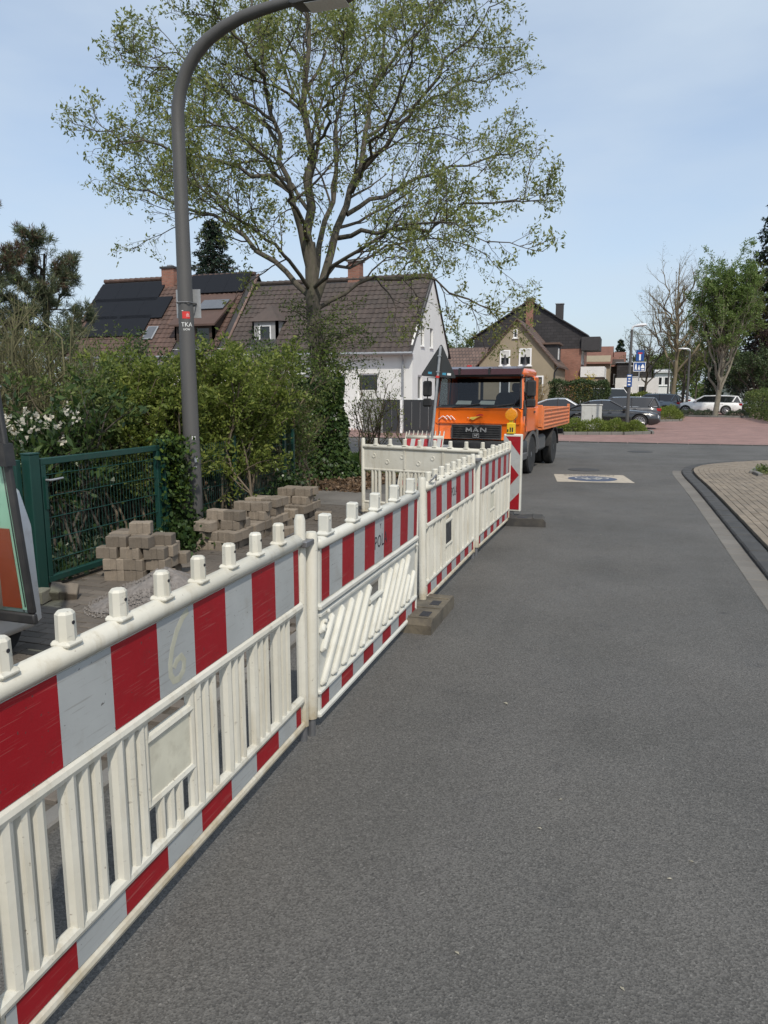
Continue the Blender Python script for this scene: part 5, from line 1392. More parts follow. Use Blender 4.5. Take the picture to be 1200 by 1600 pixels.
# bumper, lights, plate
MB().loft([cab_ring(-0.06, 0.90, 0.40, 0.74, 0.04), cab_ring(-0.03, 0.98, 0.36, 0.77, 0.04), cab_ring(0.5, 1.0, 0.36, 0.775, 0.04)]).build('bumper', 'black_plastic', tr, sharp=50)
for s in (-1, 1):
    MB().box(s * 0.72 - 0.16, s * 0.72 + 0.16, -0.075, -0.03, 0.50, 0.66, c=0.012).build('headlight', 'lamp_glass', tr)
    MB().box(s * 0.93 - 0.03, s * 0.93 + 0.03, -0.055, -0.02, 0.50, 0.66, c=0.008).build('indicator', 'lamp_orange', tr)
MB().box(-0.26, 0.26, -0.072, -0.062, 0.42, 0.53).build('licence_plate', 'emblem_white', tr, smooth=False)
# mirrors
for s in (-1, 1):
    MB().tube([(s * 0.94, 0.16, 2.10), (s * 1.14, 0.05, 2.11), (s * 1.14, 0.05, 1.52), (s * 0.99, 0.14, 1.50)], 0.014, 6).build('mirror_arm', 'black_plastic', tr)
    MB().box(s * 1.14 - 0.10, s * 1.14 + 0.10, 0.0, 0.085, 1.70, 2.04, c=0.03).build('mirror', 'black_plastic', tr)
    MB().box(s * 1.14 - 0.10, s * 1.14 + 0.10, 0.0, 0.085, 1.48, 1.66, c=0.03).build('wide_mirror', 'black_plastic', tr)
MB().tube([(1.0, 0.10, 1.62), (1.03, 0.04, 1.50), (1.03, 0.02, 1.30)], [0.03, 0.035, 0.03], 8).build('kerb_mirror', 'black_plastic', tr)
# front arches and steps
for s in (-1, 1):
    x0_, x1_ = sorted((s * 0.70, s * 1.012))
    arch = [(1.02 + 0.52 * math.cos(a), 0.42 + 0.54 * math.sin(a)) for a in [math.pi * i / 10 for i in range(11)]]
    arch2 = [(1.02 + 0.45 * math.cos(a), 0.42 + 0.47 * math.sin(a)) for a in [math.pi * i / 10 for i in range(10, -1, -1)]]
    am = MB()
    for i in range(10):
        am.prism([arch[i], arch[i + 1], arch2[9 - i], arch2[10 - i]], x0_, x1_, 'x')
    am.build('wheel_arch', 'grey_plastic', tr, sharp=60)
    MB().box(x0_, x1_, 0.02, 0.48, 0.36, 0.52, c=0.02).build('step', 'grey_plastic', tr)
    MB().box(x0_, x1_, 1.55, 1.66, 0.42, 0.95, c=0.02).build('mud_flap', 'grey_plastic', tr)
    wheel(tr, s * 0.88, 1.02, 0.42, 0.42, s * 0.24, 'x')
    wheel(tr, s * 0.92, 3.62, 0.42, 0.42, s * 0.22, 'x')
    wheel(tr, s * 0.66, 3.62, 0.42, 0.42, s * 0.22, 'x')
    a3 = MB(); A1 = [(3.62 + 0.56 * math.cos(a), 0.42 + 0.52 * math.sin(a)) for a in [math.pi * (0.05 + 0.9 * i / 10) for i in range(11)]]
    for i in range(10): a3.prism([A1[i], A1[i + 1], (A1[i + 1][0], A1[i + 1][1] - 0.03), (A1[i][0], A1[i][1] - 0.03)], min(s * 0.55, s * 1.05), max(s * 0.55, s * 1.05), 'x')
    a3.build('rear_mudguard', 'black_plastic', tr, sharp=60)
MB().box(-0.38, 0.38, 0.4, 5.4, 0.52, 0.72).box(-0.9, 0.9, 0.95, 1.09, 0.36, 0.48).box(-0.9, 0.9, 3.55, 3.69, 0.36, 0.48).build('chassis', 'black_plastic', tr)
MB().box(0.50, 0.98, 1.85, 2.75, 0.42, 0.80, c=0.06).build('fuel_tank', 'grey_plastic', tr)
MB().box(-0.98, -0.5, 1.85, 2.75, 0.42, 0.80, c=0.04).build('battery_case', 'grey_plastic', tr)
# tipper bed
MB().box(-1.07, 1.07, 1.80, 5.55, 0.93, 0.99).build('bed_floor', 'paint_faded', tr, smooth=False)
bedside = MB().box(-0.018, 0.018, 1.84, 5.52, 0.99, 1.40)
for z in (1.02, 1.11, 1.20, 1.29, 1.385): bedside.box(0.012, 0.040, 1.84, 5.52, z - 0.022, z + 0.022, c=0.010)
bm_ = bedside.mesh('bed_side', 'paint_faded')
inst('bed_side', bm_, tr, (1.05, 0, 0)); inst('bed_side', bm_, tr, (-1.05, 7.36, 0), (0, 0, math.pi))
MB().box(-1.06, 1.06, 1.78, 1.83, 0.99, 1.50, c=0.01).build('headboard', 'paint_faded', tr)
MB().box(-1.06, 1.06, 5.53, 5.57, 0.99, 1.40, c=0.01).build('tailgate', 'paint_faded', tr)
for s in (-1, 1):
    for y in (1.80, 5.50): MB().box(s * 1.06 - 0.035, s * 1.06 + 0.035, y, y + 0.07, 0.94, 1.47, c=0.008).build('bed_post', 'paint_faded', tr)
    MB().box(s * 0.8 - 0.12, s * 0.8 + 0.12, 5.578, 5.60, 0.67, 0.77, c=0.006).build('tail_light', 'lamp_red', tr)
    MB().box(s * 0.8 - 0.14, s * 0.8 + 0.14, 5.50, 5.576, 0.65, 0.79, c=0.01).build('light_housing', 'black_plastic', tr)
ld = MB()
nx, ny = 12, 20; r6 = random.Random(4)
ld.add([(-0.98 + 1.96 * i / nx, 1.9 + 3.55 * j / ny, 1.22 + 0.14 * math.sin(i * 0.9) * math.sin(j * 0.55) + r6.uniform(0, 0.05)) for j in range(ny + 1) for i in range(nx + 1)], [(j*(nx+1)+i, j*(nx+1)+i+1, (j+1)*(nx+1)+i+1, (j+1)*(nx+1)+i) for j in range(ny) for i in range(nx)])
lo = ld.build('load', 'load_earth', tr)

# ------------------------------------------------------------------ compact excavator at the left edge
mat('machine_white', (0.66, 0.66, 0.65), 0.4, var=0.07, vs=4, dirt=(0.36, 0.34, 0.31), ds=5, dlo=0.55, dhi=0.75)
mat('machine_green', (0.50, 0.62, 0.55), 0.5, var=0.06, vs=4, dirt=(0.25, 0.36, 0.31), ds=6)
mat('machine_orange', (0.42, 0.045, 0.012), 0.45, var=0.1, vs=5)
ex = thing('compact_excavator', 'white compact excavator with open black-framed glass door, cut off at the left edge', 'excavator', (-3.5, 3.6, 0))
def ring_c(z, x0, x1, y0, y1, r): return [(x0 + r, y0, z), (x1 - r, y0, z), (x1, y0 + r, z), (x1, y1 - r, z), (x1 - r, y1, z), (x0 + r, y1, z), (x0, y1 - r, z), (x0, y0 + r, z)]
MB().loft([ring_c(0.20, -1.5, -0.37, -1.5, 0.40, 0.08), ring_c(0.26, -1.55, -0.32, -1.55, 0.45, 0.10), ring_c(0.9, -1.55, -0.34, -1.55, 0.44, 0.10), ring_c(1.14, -1.55, -0.38, -1.52, 0.40, 0.10), ring_c(1.26, -1.5, -0.46, -1.45, 0.32, 0.09)]).build('body', 'machine_white', ex, sharp=60)
MB().tube([(-0.318, 0.20, 0.28), (-0.338, 0.20, 0.9), (-0.378, 0.18, 1.14)], 0.004, 4).build('panel_seam', 'black_plastic', ex)
for x in (-1.40, -0.62): # crawler tracks
    tk = [(0.0 + 0.18 * math.sin(a), 0.18 - 0.18 * math.cos(a)) for a in [math.pi + math.pi * i / 8 for i in range(9)]] + [(1.3 + 0.18 * math.sin(a), 0.18 - 0.18 * math.cos(a)) for a in [math.pi * i / 8 for i in range(9)]]
    MB().prism([(p[0] - 1.15, p[1] + 0.03) for p in tk], x - 0.14, x + 0.14, 'x').build('crawler_track', 'rubber', ex, sharp=50)
for (x, y) in ((-1.45, -1.35), (-0.72, -1.35), (-1.45, -0.15), (-0.72, -0.15)): MB().box(x - 0.04, x + 0.04, y - 0.04, y + 0.04, 1.28, 2.30, c=0.01).build('cab_post', 'black_plastic', ex)
MB().box(-1.53, -0.64, -1.43, -0.07, 2.30, 2.40, c=0.04).build('cab_roof', 'machine_white', ex)
MB().box(-1.3, -0.85, -1.0, -0.5, 1.28, 1.45, c=0.04).box(-1.3, -0.85, -1.1, -0.98, 1.45, 2.0, c=0.04).build('seat', 'seat_dark', ex)
# open door: leaning black frame, pale green glass, inner panel with an orange sticker
def dq(x0, x1, z0, z1, y0, y1, mb=None, sh=-0.105):
    mb = mb or MB(); q = lambda x, z: (x + sh * (z - 0.35), z)
    a = [q(x0, z0), q(x1, z0), q(x1, z1), q(x0, z1)]
    return mb.prism(a, y0, y1, 'y')
df = MB()
for (a, b, c, d) in ((-0.60, -0.03, 0.345, 0.415), (-0.080, -0.03, 0.415, 2.05), (-0.60, -0.52, 0.415, 2.05), (-0.60, -0.03, 2.05, 2.14)): dq(a, b, c, d, -0.012, 0.026, df)
dfo = df.build('door_frame', 'black_plastic', ex)
bv = dfo.modifiers.new('bevel', 'BEVEL'); bv.width = 0.012; bv.segments = 2
MB().add([(-0.52 - 0.105 * 0.065, 0.0, 0.415), (-0.080 - 0.105 * 0.065, 0.0, 0.415), (-0.080 - 0.105 * 1.7, 0.0, 2.05), (-0.52 - 0.105 * 1.7, 0.0, 2.05)], [(0, 1, 2, 3)]).build('door_glass', 'glass_green', dfo, smooth=False)
dq(-0.51, -0.085, 0.42, 1.42, 0.045, 0.07).build('inner_panel', 'machine_green', dfo, smooth=False)
for x in (-0.12, -0.14): dq(x - 0.004, x + 0.004, 0.44, 1.40, 0.041, 0.0445).build('groove', 'black_plastic', dfo, smooth=False)
dq(-0.50, -0.165, 0.43, 0.95, 0.036, 0.044).build('orange_panel', 'machine_orange', dfo, smooth=False)
dq(-0.105, -0.02, 1.36, 1.50, -0.04, 0.04).build('door_hinge', 'black_plastic', dfo)

# ------------------------------------------------------------------ parked cars
def car(name, label, L, H, W, paint, style, loc, rotz, group='parked cars', spokes=10, wr=0.33, cat='car'):
    t = thing(name, label, cat, loc, rotz, group)
    wb = L * 0.585; xf_, xr_ = wb / 2 + L * 0.02, -wb / 2 + L * 0.02
    belt = H * 0.64
    st = {'wagon': dict(hood=0.60, deck=0.64, ws0=0.21, ws1=0.045, rr1=-0.43, rr0=-0.485, tail=0.965),
          'sedan': dict(hood=0.60, deck=0.655, ws0=0.20, ws1=0.03, rr1=-0.17, rr0=-0.40, tail=0.95),
          'van':   dict(hood=0.55, deck=0.52, ws0=0.40, ws1=0.27, rr1=-0.485, rr0=-0.495, tail=0.99)}[style]
    if style == 'van': belt = H * 0.52
    def top(x):
        f = x / L
        if f > st['ws0']: return belt - (belt - H * st['hood'] * 0.86) * ((f - st['ws0']) / (0.5 - st['ws0'])) ** 1.6
        if f < -0.40: return belt - (0.02 if style != 'sedan' else 0.03) - 0.04 * ((-f - 0.40) / 0.1)
        return belt
    def halfw(x):
        f = abs(x) / (L / 2)
        return W / 2 * (1 - 0.16 * max(0, (f - 0.72) / 0.28) ** 2.2)
    def bottom(x):
        z = 0.20 + 0.10 * max(0, (abs(x) / (L / 2) - 0.86) / 0.14)
        for xw in (xf_, xr_):
            d = abs(x - xw); R = wr * 1.15
            if d < R: z = max(z, wr + math.sqrt(R * R - d * d))
        return z
    xs = sorted({round(-L / 2 + L * i / 40, 4) for i in range(41)} | {round(xw + wr * 1.15 * math.sin(a), 4) for xw in (xf_, xr_) for a in [math.pi * (i / 12 - 0.5) for i in range(13)]})
    rings = []
    for x in xs:
        w, zt, zb = halfw(x), top(x), bottom(x)
        if x in (xs[0], xs[-1]): zt -= 0.12; zb += 0.05; w *= 0.93
        zm = max(zb + 0.01, 0.30)
        s1 = [(w * 0.93, zb), (w, max(zm, zb + 0.005)), (w * 1.0, max(zt * 0.72, zb + 0.01)), (w * 0.965, zt - 0.05), (w * 0.90, zt - 0.008), (w * 0.5, zt + 0.015)]
        rings.append([(x, y, z) for y, z in s1] + [(x, -y, z) for y, z in s1[::-1]])
    MB().loft(rings).build('body', paint, t, sharp=50)
    # greenhouse
    w0, w1, q1, q0 = st['ws0'] * L, st['ws1'] * L, st['rr1'] * L, st['rr0'] * L
    def roofz(x):
        if x > w1: return belt + (H - 0.03 - belt) * (w0 - x) / (w0 - w1)
        if x < q1: return belt + (H * st['tail'] - belt) * (x - q0) / (q1 - q0)
        m_ = (x - q1) / (w1 - q1)
        return (H * st['tail']) + (H - 0.03 - H * st['tail']) * m_ + 0.03 * math.sin(math.pi * m_)
    gx_ = [w0, w0 * .75 + w1 * .25, (w0 + w1) / 2, w1] + [w1 + (q1 - w1) * i / 8 for i in range(1, 9)] + [(q1 + q0) / 2, q0]
    g = MB(); rf = MB(); rr_, rr2 = [], []
    for x in gx_:
        z = roofz(x); k = (z - belt) / (H - belt); wl0 = halfw(x) * 0.93; wt = wl0 - 0.20 * k
        rr_.append([(x, wl0, belt - 0.03), (x, wt, z - 0.025 * k), (x, wt * 0.8, z - 0.012 * k), (x, -wt * 0.8, z - 0.012 * k), (x, -wt, z - 0.025 * k), (x, -wl0, belt - 0.03)])
        if q1 - 0.02 <= x <= w1 + 0.02:
            rr2.append([(x, wt + 0.012, z - 0.055), (x, wt + 0.004, z - 0.01), (x, wt * 0.8, z + 0.012), (x, 0, z + 0.02), (x, -wt * 0.8, z + 0.012), (x, -wt - 0.004, z - 0.01), (x, -wt - 0.012, z - 0.055)])
    g.loft(rr_).build('windows', 'glass_car', t, sharp=30)
    rf.loft(rr2, closed=False).build('roof', paint, t, sharp=50, fix=False)
    for s in (-1, 1):
        def gp(x, k): # point on side glass
            z = belt + (roofz(x) - belt) * k; kk = (z - belt) / (H - belt); return (x, s * (halfw(x) * 0.93 - 0.20 * kk + 0.008), z)
        MB().tube([gp(w0, 0), gp((w0 + w1) / 2, 0.97), gp(w1, 0.95)], 0.032, 6).build('pillar', paint, t)
        xb = (w1 + q1) / 2 + L * 0.02
        MB().tube([gp(xb, 0), gp(xb, 0.95)], 0.028, 6).build('pillar', 'black_plastic', t)
        MB().tube([gp(q0 + 0.03, 0.02), gp((q1 + q0) / 2, 0.95), gp(q1, 0.93)], 0.055, 6).build('pillar', paint, t)
        if style == 'wagon': MB().tube([gp(q1 + L * 0.07, 0.05), gp(q1 + L * 0.02, 0.92)], 0.05, 6).build('pillar', paint, t)
        MB().tube([gp(w0 - 0.05, 0.0), gp(0, 0.0), gp(q0 + 0.15, 0.0)], 0.014, 5).build('belt_trim', 'chrome' if style != 'van' else paint, t)
        hw_ = halfw(w0 - 0.15)
        MB().box(w0 - 0.26, w0 - 0.10, min(s * hw_, s * (hw_ + 0.17)), max(s * hw_, s * (hw_ + 0.17)), belt + 0.0, belt + 0.13, c=0.03).build('mirror', paint, t)
        for xd in (0.03 * L, -0.21 * L):
            hw_ = halfw(xd); MB().box(xd - 0.09, xd + 0.09, min(s * hw_ * .985, s * (hw_ + 0.012)), max(s * hw_ * .985, s * (hw_ + 0.012)), belt - 0.13, belt - 0.10, c=0.006).build('door_handle', paint, t)
        for xd in (w0 - 0.32, xb - 0.02, xb - 0.21 * L):
            z0_ = max(bottom(xd), 0.32)
            MB().tube([(xd, s * (halfw(xd) + 0.001), z0_), (xd, s * (halfw(xd) * 0.966 + 0.001), belt - 0.05)], 0.005, 4).build('door_seam', 'ink_black', t)
        hl = MB().loft([[(L/2 - 0.50, s * halfw(L/2 - .5) * 0.985, top(L/2 - .5) - 0.10), (L/2 - 0.50, s * halfw(L/2 - .5) * 1.004, top(L/2 - .5) - 0.17), (L/2 - 0.50, s * halfw(L/2 - .5) * 0.80, top(L/2 - .5) - 0.05)],
                        [(L/2 - 0.08, s * halfw(L/2 - .08) * 0.975, top(L/2 - .08) - 0.07), (L/2 - 0.06, s * halfw(L/2 - .08) * 0.98, top(L/2 - .08) - 0.20), (L/2 + 0.005, s * halfw(L/2) * 0.62, top(L/2) - 0.13)]])
        hl.build('headlight', 'lamp_glass', t)
        tz = belt - 0.10
        MB().box(-L/2 - 0.004, -L/2 + 0.30, min(s * W * 0.30, s * halfw(-L/2 + .15) * 1.006), max(s * W * 0.30, s * halfw(-L/2 + .15) * 1.006), tz - 0.14, tz + 0.02, c=0.02).build('tail_light', 'lamp_red', t)
        for xw in (xf_, xr_): wheel(t, xw, s * (W / 2 - 0.115), wr, wr, s * 0.21, 'y', spokes, 0.72)
        MB().box(xr_ + wr * 1.2, xf_ - wr * 1.2, min(s * W * .46, s * W * .502), max(s * W * .46, s * W * .502), 0.19, 0.29, c=0.02).build('sill', 'black_plastic', t)
    MB().box(L/2 - 0.10, L/2 + 0.012, -W * 0.30, W * 0.30, 0.32, 0.60, c=0.02).build('grille', 'black_plastic', t)
    MB().box(L/2 + 0.0, L/2 + 0.02, -0.26, 0.26, 0.36, 0.47).build('licence_plate', 'emblem_white', t, smooth=False)
    MB().box(-L/2 - 0.012, -L/2 + 0.02, -0.26, 0.26, 0.62, 0.73).build('licence_plate', 'emblem_white', t, smooth=False)
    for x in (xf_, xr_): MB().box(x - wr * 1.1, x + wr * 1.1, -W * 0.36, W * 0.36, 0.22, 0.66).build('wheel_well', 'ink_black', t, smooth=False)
    return t
mat('car_black', (0.016, 0.017, 0.019), 0.22, var=0.05, coat=1.0)
mat('car_graphite', (0.030, 0.032, 0.036), 0.25, var=0.05, coat=1.0)
mat('car_silver', (0.50, 0.51, 0.52), 0.28, metal=0.6, var=0.04, coat=0.8)
mat('car_white', (0.72, 0.72, 0.71), 0.28, var=0.03, coat=0.8)
mat('car_bluegrey', (0.12, 0.15, 0.175), 0.28, metal=0.4, var=0.04, coat=0.8)
mat('car_blue', (0.02, 0.07, 0.20), 0.35, var=0.04)
car('parked_car', 'black low coupe-like saloon nearest the junction, nose behind the lamp', 4.95, 1.40, 1.88, 'car_black', 'sedan', (-1.05, 38.6, 0), 0.0, spokes=14, wr=0.35)
car('parked_car', 'silver saloon half hidden behind the black saloon', 4.75, 1.46, 1.82, 'car_silver', 'sedan', (-3.45, 41.6, 0), rad(2))
car('parked_car', 'dark graphite estate with chrome window line, tail lights facing right', 4.75, 1.50, 1.84, 'car_graphite', 'wagon', (-0.75, 44.3, 0), rad(183))
car('parked_car', 'blue grey estate parked further back facing left', 4.7, 1.62, 1.84, 'car_bluegrey', 'wagon', (1.5, 63.5, 0), rad(172))
wc = car('parked_car', 'white estate parked across the side street beneath the leafy green tree', 4.95, 1.50, 1.87, 'car_white', 'wagon', (5.75, 63.6, 0), rad(177), spokes=10, wr=0.345)
car('parked_car', 'small white car far down the side street', 4.3, 1.48, 1.78, 'car_white', 'sedan', (5.0, 93, 0), rad(150))
car('parked_car', 'pale distant car seen end-on at the far end of the street', 4.4, 1.50, 1.8, 'car_silver', 'wagon', (8.9, 138, 0), rad(265))
car('parked_car', 'grey car front peeking out behind the right hedge', 4.4, 1.50, 1.8, 'car_silver', 'wagon', (10.6, 74, 0), rad(250))
vn = car('parked_van', 'white van with blue lower stripe behind the dark cars', 5.0, 2.05, 1.95, 'car_white', 'van', (-1.9, 66, 0), rad(4), group='parked cars', cat='van')
MB().box(-1.9, 1.6, -0.99, -0.981, 0.45, 0.75).build('blue_stripe', 'car_blue', vn, smooth=False)
# ------------------------------------------------------------------ far street furniture
mat('cabinet_grey', (0.47, 0.47, 0.44), 0.6, var=0.08, vs=3, dirt=(0.30, 0.29, 0.25), ds=4)
mat('sign_blue', (0.012, 0.062, 0.23), 0.4, var=0.05)
mat('lamp_head', (0.62, 0.63, 0.64), 0.35, var=0.04)
def far_lamp(label, x, y, h, r=0.07, L=0.7, rot=0.0):
    t = thing('street_lamp', label, 'street lamp', (x, y, 0), rot, 'modern street lamps with flat heads')
    MB().tube([(0, 0, 0), (0, 0, 1.0), (0, 0, h)], [r * 1.2, r * 1.15, r * 0.8], 12).build('pole', 'pole_grey', t)
    MB().tube([(0, 0, h - 0.02), (0.02, 0, h + 0.10), (0.14, 0, h + 0.16)], 0.045, 8).build('neck', 'lamp_head', t)
    hd = MB().loft([[(x_, w * math.cos(2*math.pi*k/10), h + z + hh * max(-0.5, math.sin(2*math.pi*k/10))) for k in range(10)] for x_, w, hh, z in ((0.08, 0.05, 0.04, 0.13), (0.22, 0.13, 0.09, 0.15), (L * 0.6, 0.16, 0.09, 0.17), (L * 0.9, 0.12, 0.06, 0.185), (L, 0.04, 0.02, 0.19))])
    hd.build('luminaire', 'lamp_head', t)
    return t
far_lamp('slim grey street lamp carrying blue signs at the planted bed', -0.07, 34.5, 4.45, 0.065, 0.62)
far_lamp('grey street lamp standing before the white estate car', 4.45, 66.0, 5.05, 0.09, 0.9, rad(180))
far_lamp('third grey street lamp further down the side street', 4.1, 92.0, 5.0, 0.09, 0.9)
far_lamp('farthest grey street lamp down the side street', 6.0, 125.0, 5.0, 0.09, 0.9, rad(180))
tsg = thing('street_sign', 'blue dead-end sign above blue play-street sign on a short side bracket', 'sign', (0.32, 34.48, 0), rad(8))
MB().tube([(0.0, 0.03, 2.25), (0.0, 0.03, 3.62)], 0.025, 8).tube([(-0.38, 0.03, 2.42), (0.0, 0.03, 2.42)], 0.02, 8).tube([(-0.38, 0.03, 2.90), (0.0, 0.03, 2.90)], 0.015, 8).build('bracket', 'galvanised', tsg)
a_ = MB().box(-0.17, 0.17, -0.012, 0.0, 3.10, 3.58, c=0.004).build('dead_end_plate', 'sign_blue', tsg)
MB().box(-0.035, 0.035, -0.0165, -0.0125, 3.14, 3.40).build('white_stem', 'emblem_white', a_, smooth=False)
MB().box(-0.09, 0.09, -0.0165, -0.0125, 3.41, 3.47).build('red_bar', 'emblem_red', a_, smooth=False)
b_ = MB().box(-0.26, 0.26, -0.012, 0.0, 2.66, 3.07, c=0.004).build('play_street_plate', 'sign_blue', tsg)
bo = MB()
for (x0, x1, z0, z1) in ((-0.255, 0.255, 2.662, 2.682), (-0.255, 0.255, 3.048, 3.068), (-0.255, -0.235, 2.682, 3.048), (0.235, 0.255, 2.682, 3.048)): bo.box(x0, x1, -0.016, -0.0125, z0, z1)
bo.build('white_border', 'emblem_white', b_, smooth=False)
sy = MB()
for x, h in ((-0.15, 0.22), (-0.02, 0.15)):       # two walking figures, a ball, a house and a car
    sy.lathe([(0.025, 0), (0.025, 0.004)], (x, -0.016, 2.72 + h + 0.03), 8, 'y')
    sy.prism([(x - 0.03, 2.72 + h), (x + 0.03, 2.72 + h), (x + 0.045, 2.72), (x + 0.015, 2.72), (x, 2.72 + h * 0.4), (x - 0.02, 2.72), (x - 0.045, 2.72)], -0.0165, -0.0125, 'y')
sy.prism([(0.06, 2.88), (0.13, 2.98), (0.20, 2.88), (0.20, 2.80), (0.06, 2.80)], -0.0165, -0.0125, 'y'); sy.box(0.08, 0.20, -0.0165, -0.0125, 2.71, 2.76)
sy.build('white_symbols', 'emblem_white', b_, smooth=False)
nsg = thing('street_sign', 'small blue and white plate wrapped on the slim lamp post', 'sign', (-0.07, 34.5, 2.02), rad(5))
MB().box(-0.11, 0.11, -0.105, -0.095, -0.02, 0.52, c=0.004).box(-0.03, 0.03, -0.096, -0.06, 0.1, 0.4).build('plate', 'sign_blue', nsg)
for z, w in ((0.46, 0.09), (0.33, 0.05), (0.22, 0.07), (0.08, 0.06)): MB().box(-w, w * 0.7, -0.110, -0.1055, z - 0.03, z + 0.025).build('white_mark', 'emblem_white', nsg, smooth=False)
rs = thing('traffic_sign', 'small narrow red and white sign showing above the truck roof', 'sign', (-8.35, 40, 0))
MB().tube([(0, 0.03, 0), (0, 0.03, 3.2)], 0.03, 8).build('pole', 'galvanised', rs)
MB().box(-0.13, 0.13, 0.0, 0.02, 2.75, 3.2, c=0.003).build('plate', 'emblem_red', rs)
MB().prism([(-0.1, 2.9), (0.1, 3.05), (0.1, 3.13), (-0.1, 2.98)], -0.006, -0.002, 'y').build('white_bar', 'emblem_white', rs, smooth=False)
cb = thing('utility_cabinet', 'pale grey utility cabinet standing in the planted bed', 'cabinet', (-1.72, 36.9, 0), rad(6))
MB().box(-0.48, 0.48, -0.16, 0.16, 0.0, 0.10).build('plinth', 'concrete', cb)
bdy = MB().box(-0.47, 0.47, -0.15, 0.15, 0.10, 1.14, c=0.008).build('body', 'cabinet_grey', cb)
for s in (-1, 1): MB().box(min(s * 0.008, s * 0.455), max(s * 0.008, s * 0.455), -0.160, -0.151, 0.14, 1.11, c=0.003).build('door', 'cabinet_grey', cb)
MB().box(-0.50, 0.50, -0.18, 0.18, 1.14, 1.20, c=0.012).build('lid', 'cabinet_grey', cb)
MB().box(0.03, 0.06, -0.175, -0.160, 0.58, 0.70).build('handle', 'black_plastic', cb)

# planted bed kerb at the junction, island kerb under the green tree
def bed_kerb(pts, parent_name):
    e = tag(bpy.data.objects.new(parent_name, None), kind='structure'); link(e)
    km2 = MB().box(-0.245, 0.245, -0.05, 0.05, -0.05, 0.12, c=0.01).mesh('kerb_stone', 'kerb_grey')
    P = [Vector((a, b, 0)) for a, b in pts]
    for p, t_ in walk(P, 0.5, 0.25): inst('kerb_stone', km2, e, (p.x, p.y, 0), (0, 0, math.atan2(t_.y, t_.x)))
    return e
BEDP = [(-3.6, 32.2), (-2.4, 32.1), (0.0, 32.9), (1.0, 33.9), (0.9, 34.9), (0.2, 35.6)]
bed_kerb(BEDP, 'bed_kerb')
tag(MB().sheet([(-3.6, 32.2), (-2.4, 32.1), (0.0, 32.9), (1.0, 33.9), (0.9, 34.9), (0.2, 35.6), (-3.6, 37.3)], 0.05).build('planting_bed', 'soil', smooth=False), kind='structure')
ISL = [(3.4, 58.4), (5.2, 57.0), (7.6, 56.6), (8.4, 57.5)]
bed_kerb(ISL, 'island_kerb')
tag(MB().sheet([(3.4, 58.4), (5.2, 57.0), (7.6, 56.6), (8.4, 57.5), (7.6, 60.4), (4.2, 60.4)], 0.05).build('tree_island', 'soil', smooth=False), kind='structure')
bed_kerb([(1.7, 47.6), (3.0, 48.6), (3.2, 50.5), (2.3, 52.5)], 'bed_kerb')

# ------------------------------------------------------------------ plant toolkit
mat('bark_grey', (0.082, 0.071, 0.055), 0.9, var=0.3, vs=5, bump=0.7, bs=25, stretch=(3, 3, 0.8), dirt=(0.055, 0.065, 0.030), ds=3, dlo=0.5, dhi=0.75)
mat('bark_dark', (0.072, 0.060, 0.047), 0.9, var=0.3, vs=5, bump=0.6, bs=25)
mat('bark_pale', (0.20, 0.18, 0.14), 0.9, var=0.25, vs=5, bump=0.4, bs=25, dirt=(0.10, 0.11, 0.07), ds=3)
mat('twig_brown', (0.115, 0.090, 0.062), 0.9, var=0.25, vs=3)
mat('twig_olive', (0.125, 0.118, 0.060), 0.9, var=0.25, vs=2)
mat('twig_dry', (0.165, 0.135, 0.085), 0.9, var=0.25, vs=2)
leaf_mat('leaf_walnut', (0.120, 0.145, 0.040), (0.23, 0.265, 0.085), (0.30, 0.29, 0.11), 0.48)
leaf_mat('leaf_hedge', (0.080, 0.115, 0.022), (0.190, 0.235, 0.048), (0.27, 0.29, 0.075), 0.45)
leaf_mat('leaf_mid', (0.045, 0.075, 0.020), (0.115, 0.155, 0.040), (0.17, 0.195, 0.055), 0.38)
leaf_mat('leaf_dark', (0.028, 0.052, 0.020), (0.072, 0.102, 0.036), None, 0.2)
leaf_mat('leaf_ivy', (0.018, 0.040, 0.012), (0.048, 0.082, 0.024), (0.080, 0.115, 0.032), 0.2, 0.35)
leaf_mat('leaf_ivy_bright', (0.055, 0.095, 0.012), (0.12, 0.17, 0.03), None, 0.3)
leaf_mat('needle_pine', (0.065, 0.090, 0.055), (0.14, 0.17, 0.095), (0.19, 0.195, 0.11), 0.25)
leaf_mat('needle_brown', (0.10, 0.060, 0.042), (0.16, 0.10, 0.072), None, 0.15)
leaf_mat('needle_spruce', (0.010, 0.024, 0.014), (0.026, 0.046, 0.026), None, 0.12)
leaf_mat('leaf_fresh', (0.090, 0.145, 0.036), (0.165, 0.235, 0.070), (0.22, 0.28, 0.10), 0.5)
leaf_mat('leaf_lime', (0.085, 0.105, 0.022), (0.14, 0.16, 0.04), None, 0.4)
leaf_mat('leaf_purple', (0.035, 0.020, 0.018), (0.060, 0.038, 0.030), None, 0.2)
leaf_mat('leaf_grey', (0.055, 0.075, 0.042), (0.105, 0.125, 0.078), None, 0.25)
leaf_mat('grass_blade', (0.045, 0.085, 0.014), (0.10, 0.16, 0.03), None, 0.35)
leaf_mat('flower_white', (0.50, 0.46, 0.37), (0.66, 0.62, 0.52), None, 0.35)
leaf_mat('flower_yellow', (0.35, 0.28, 0.02), (0.55, 0.42, 0.03), None, 0.3)
leaf_mat('litter', (0.060, 0.036, 0.020), (0.155, 0.100, 0.060), (0.22, 0.155, 0.10), 0.1)
leaf_mat('dry_grass', (0.24, 0.19, 0.10), (0.36, 0.29, 0.17), None, 0.2)

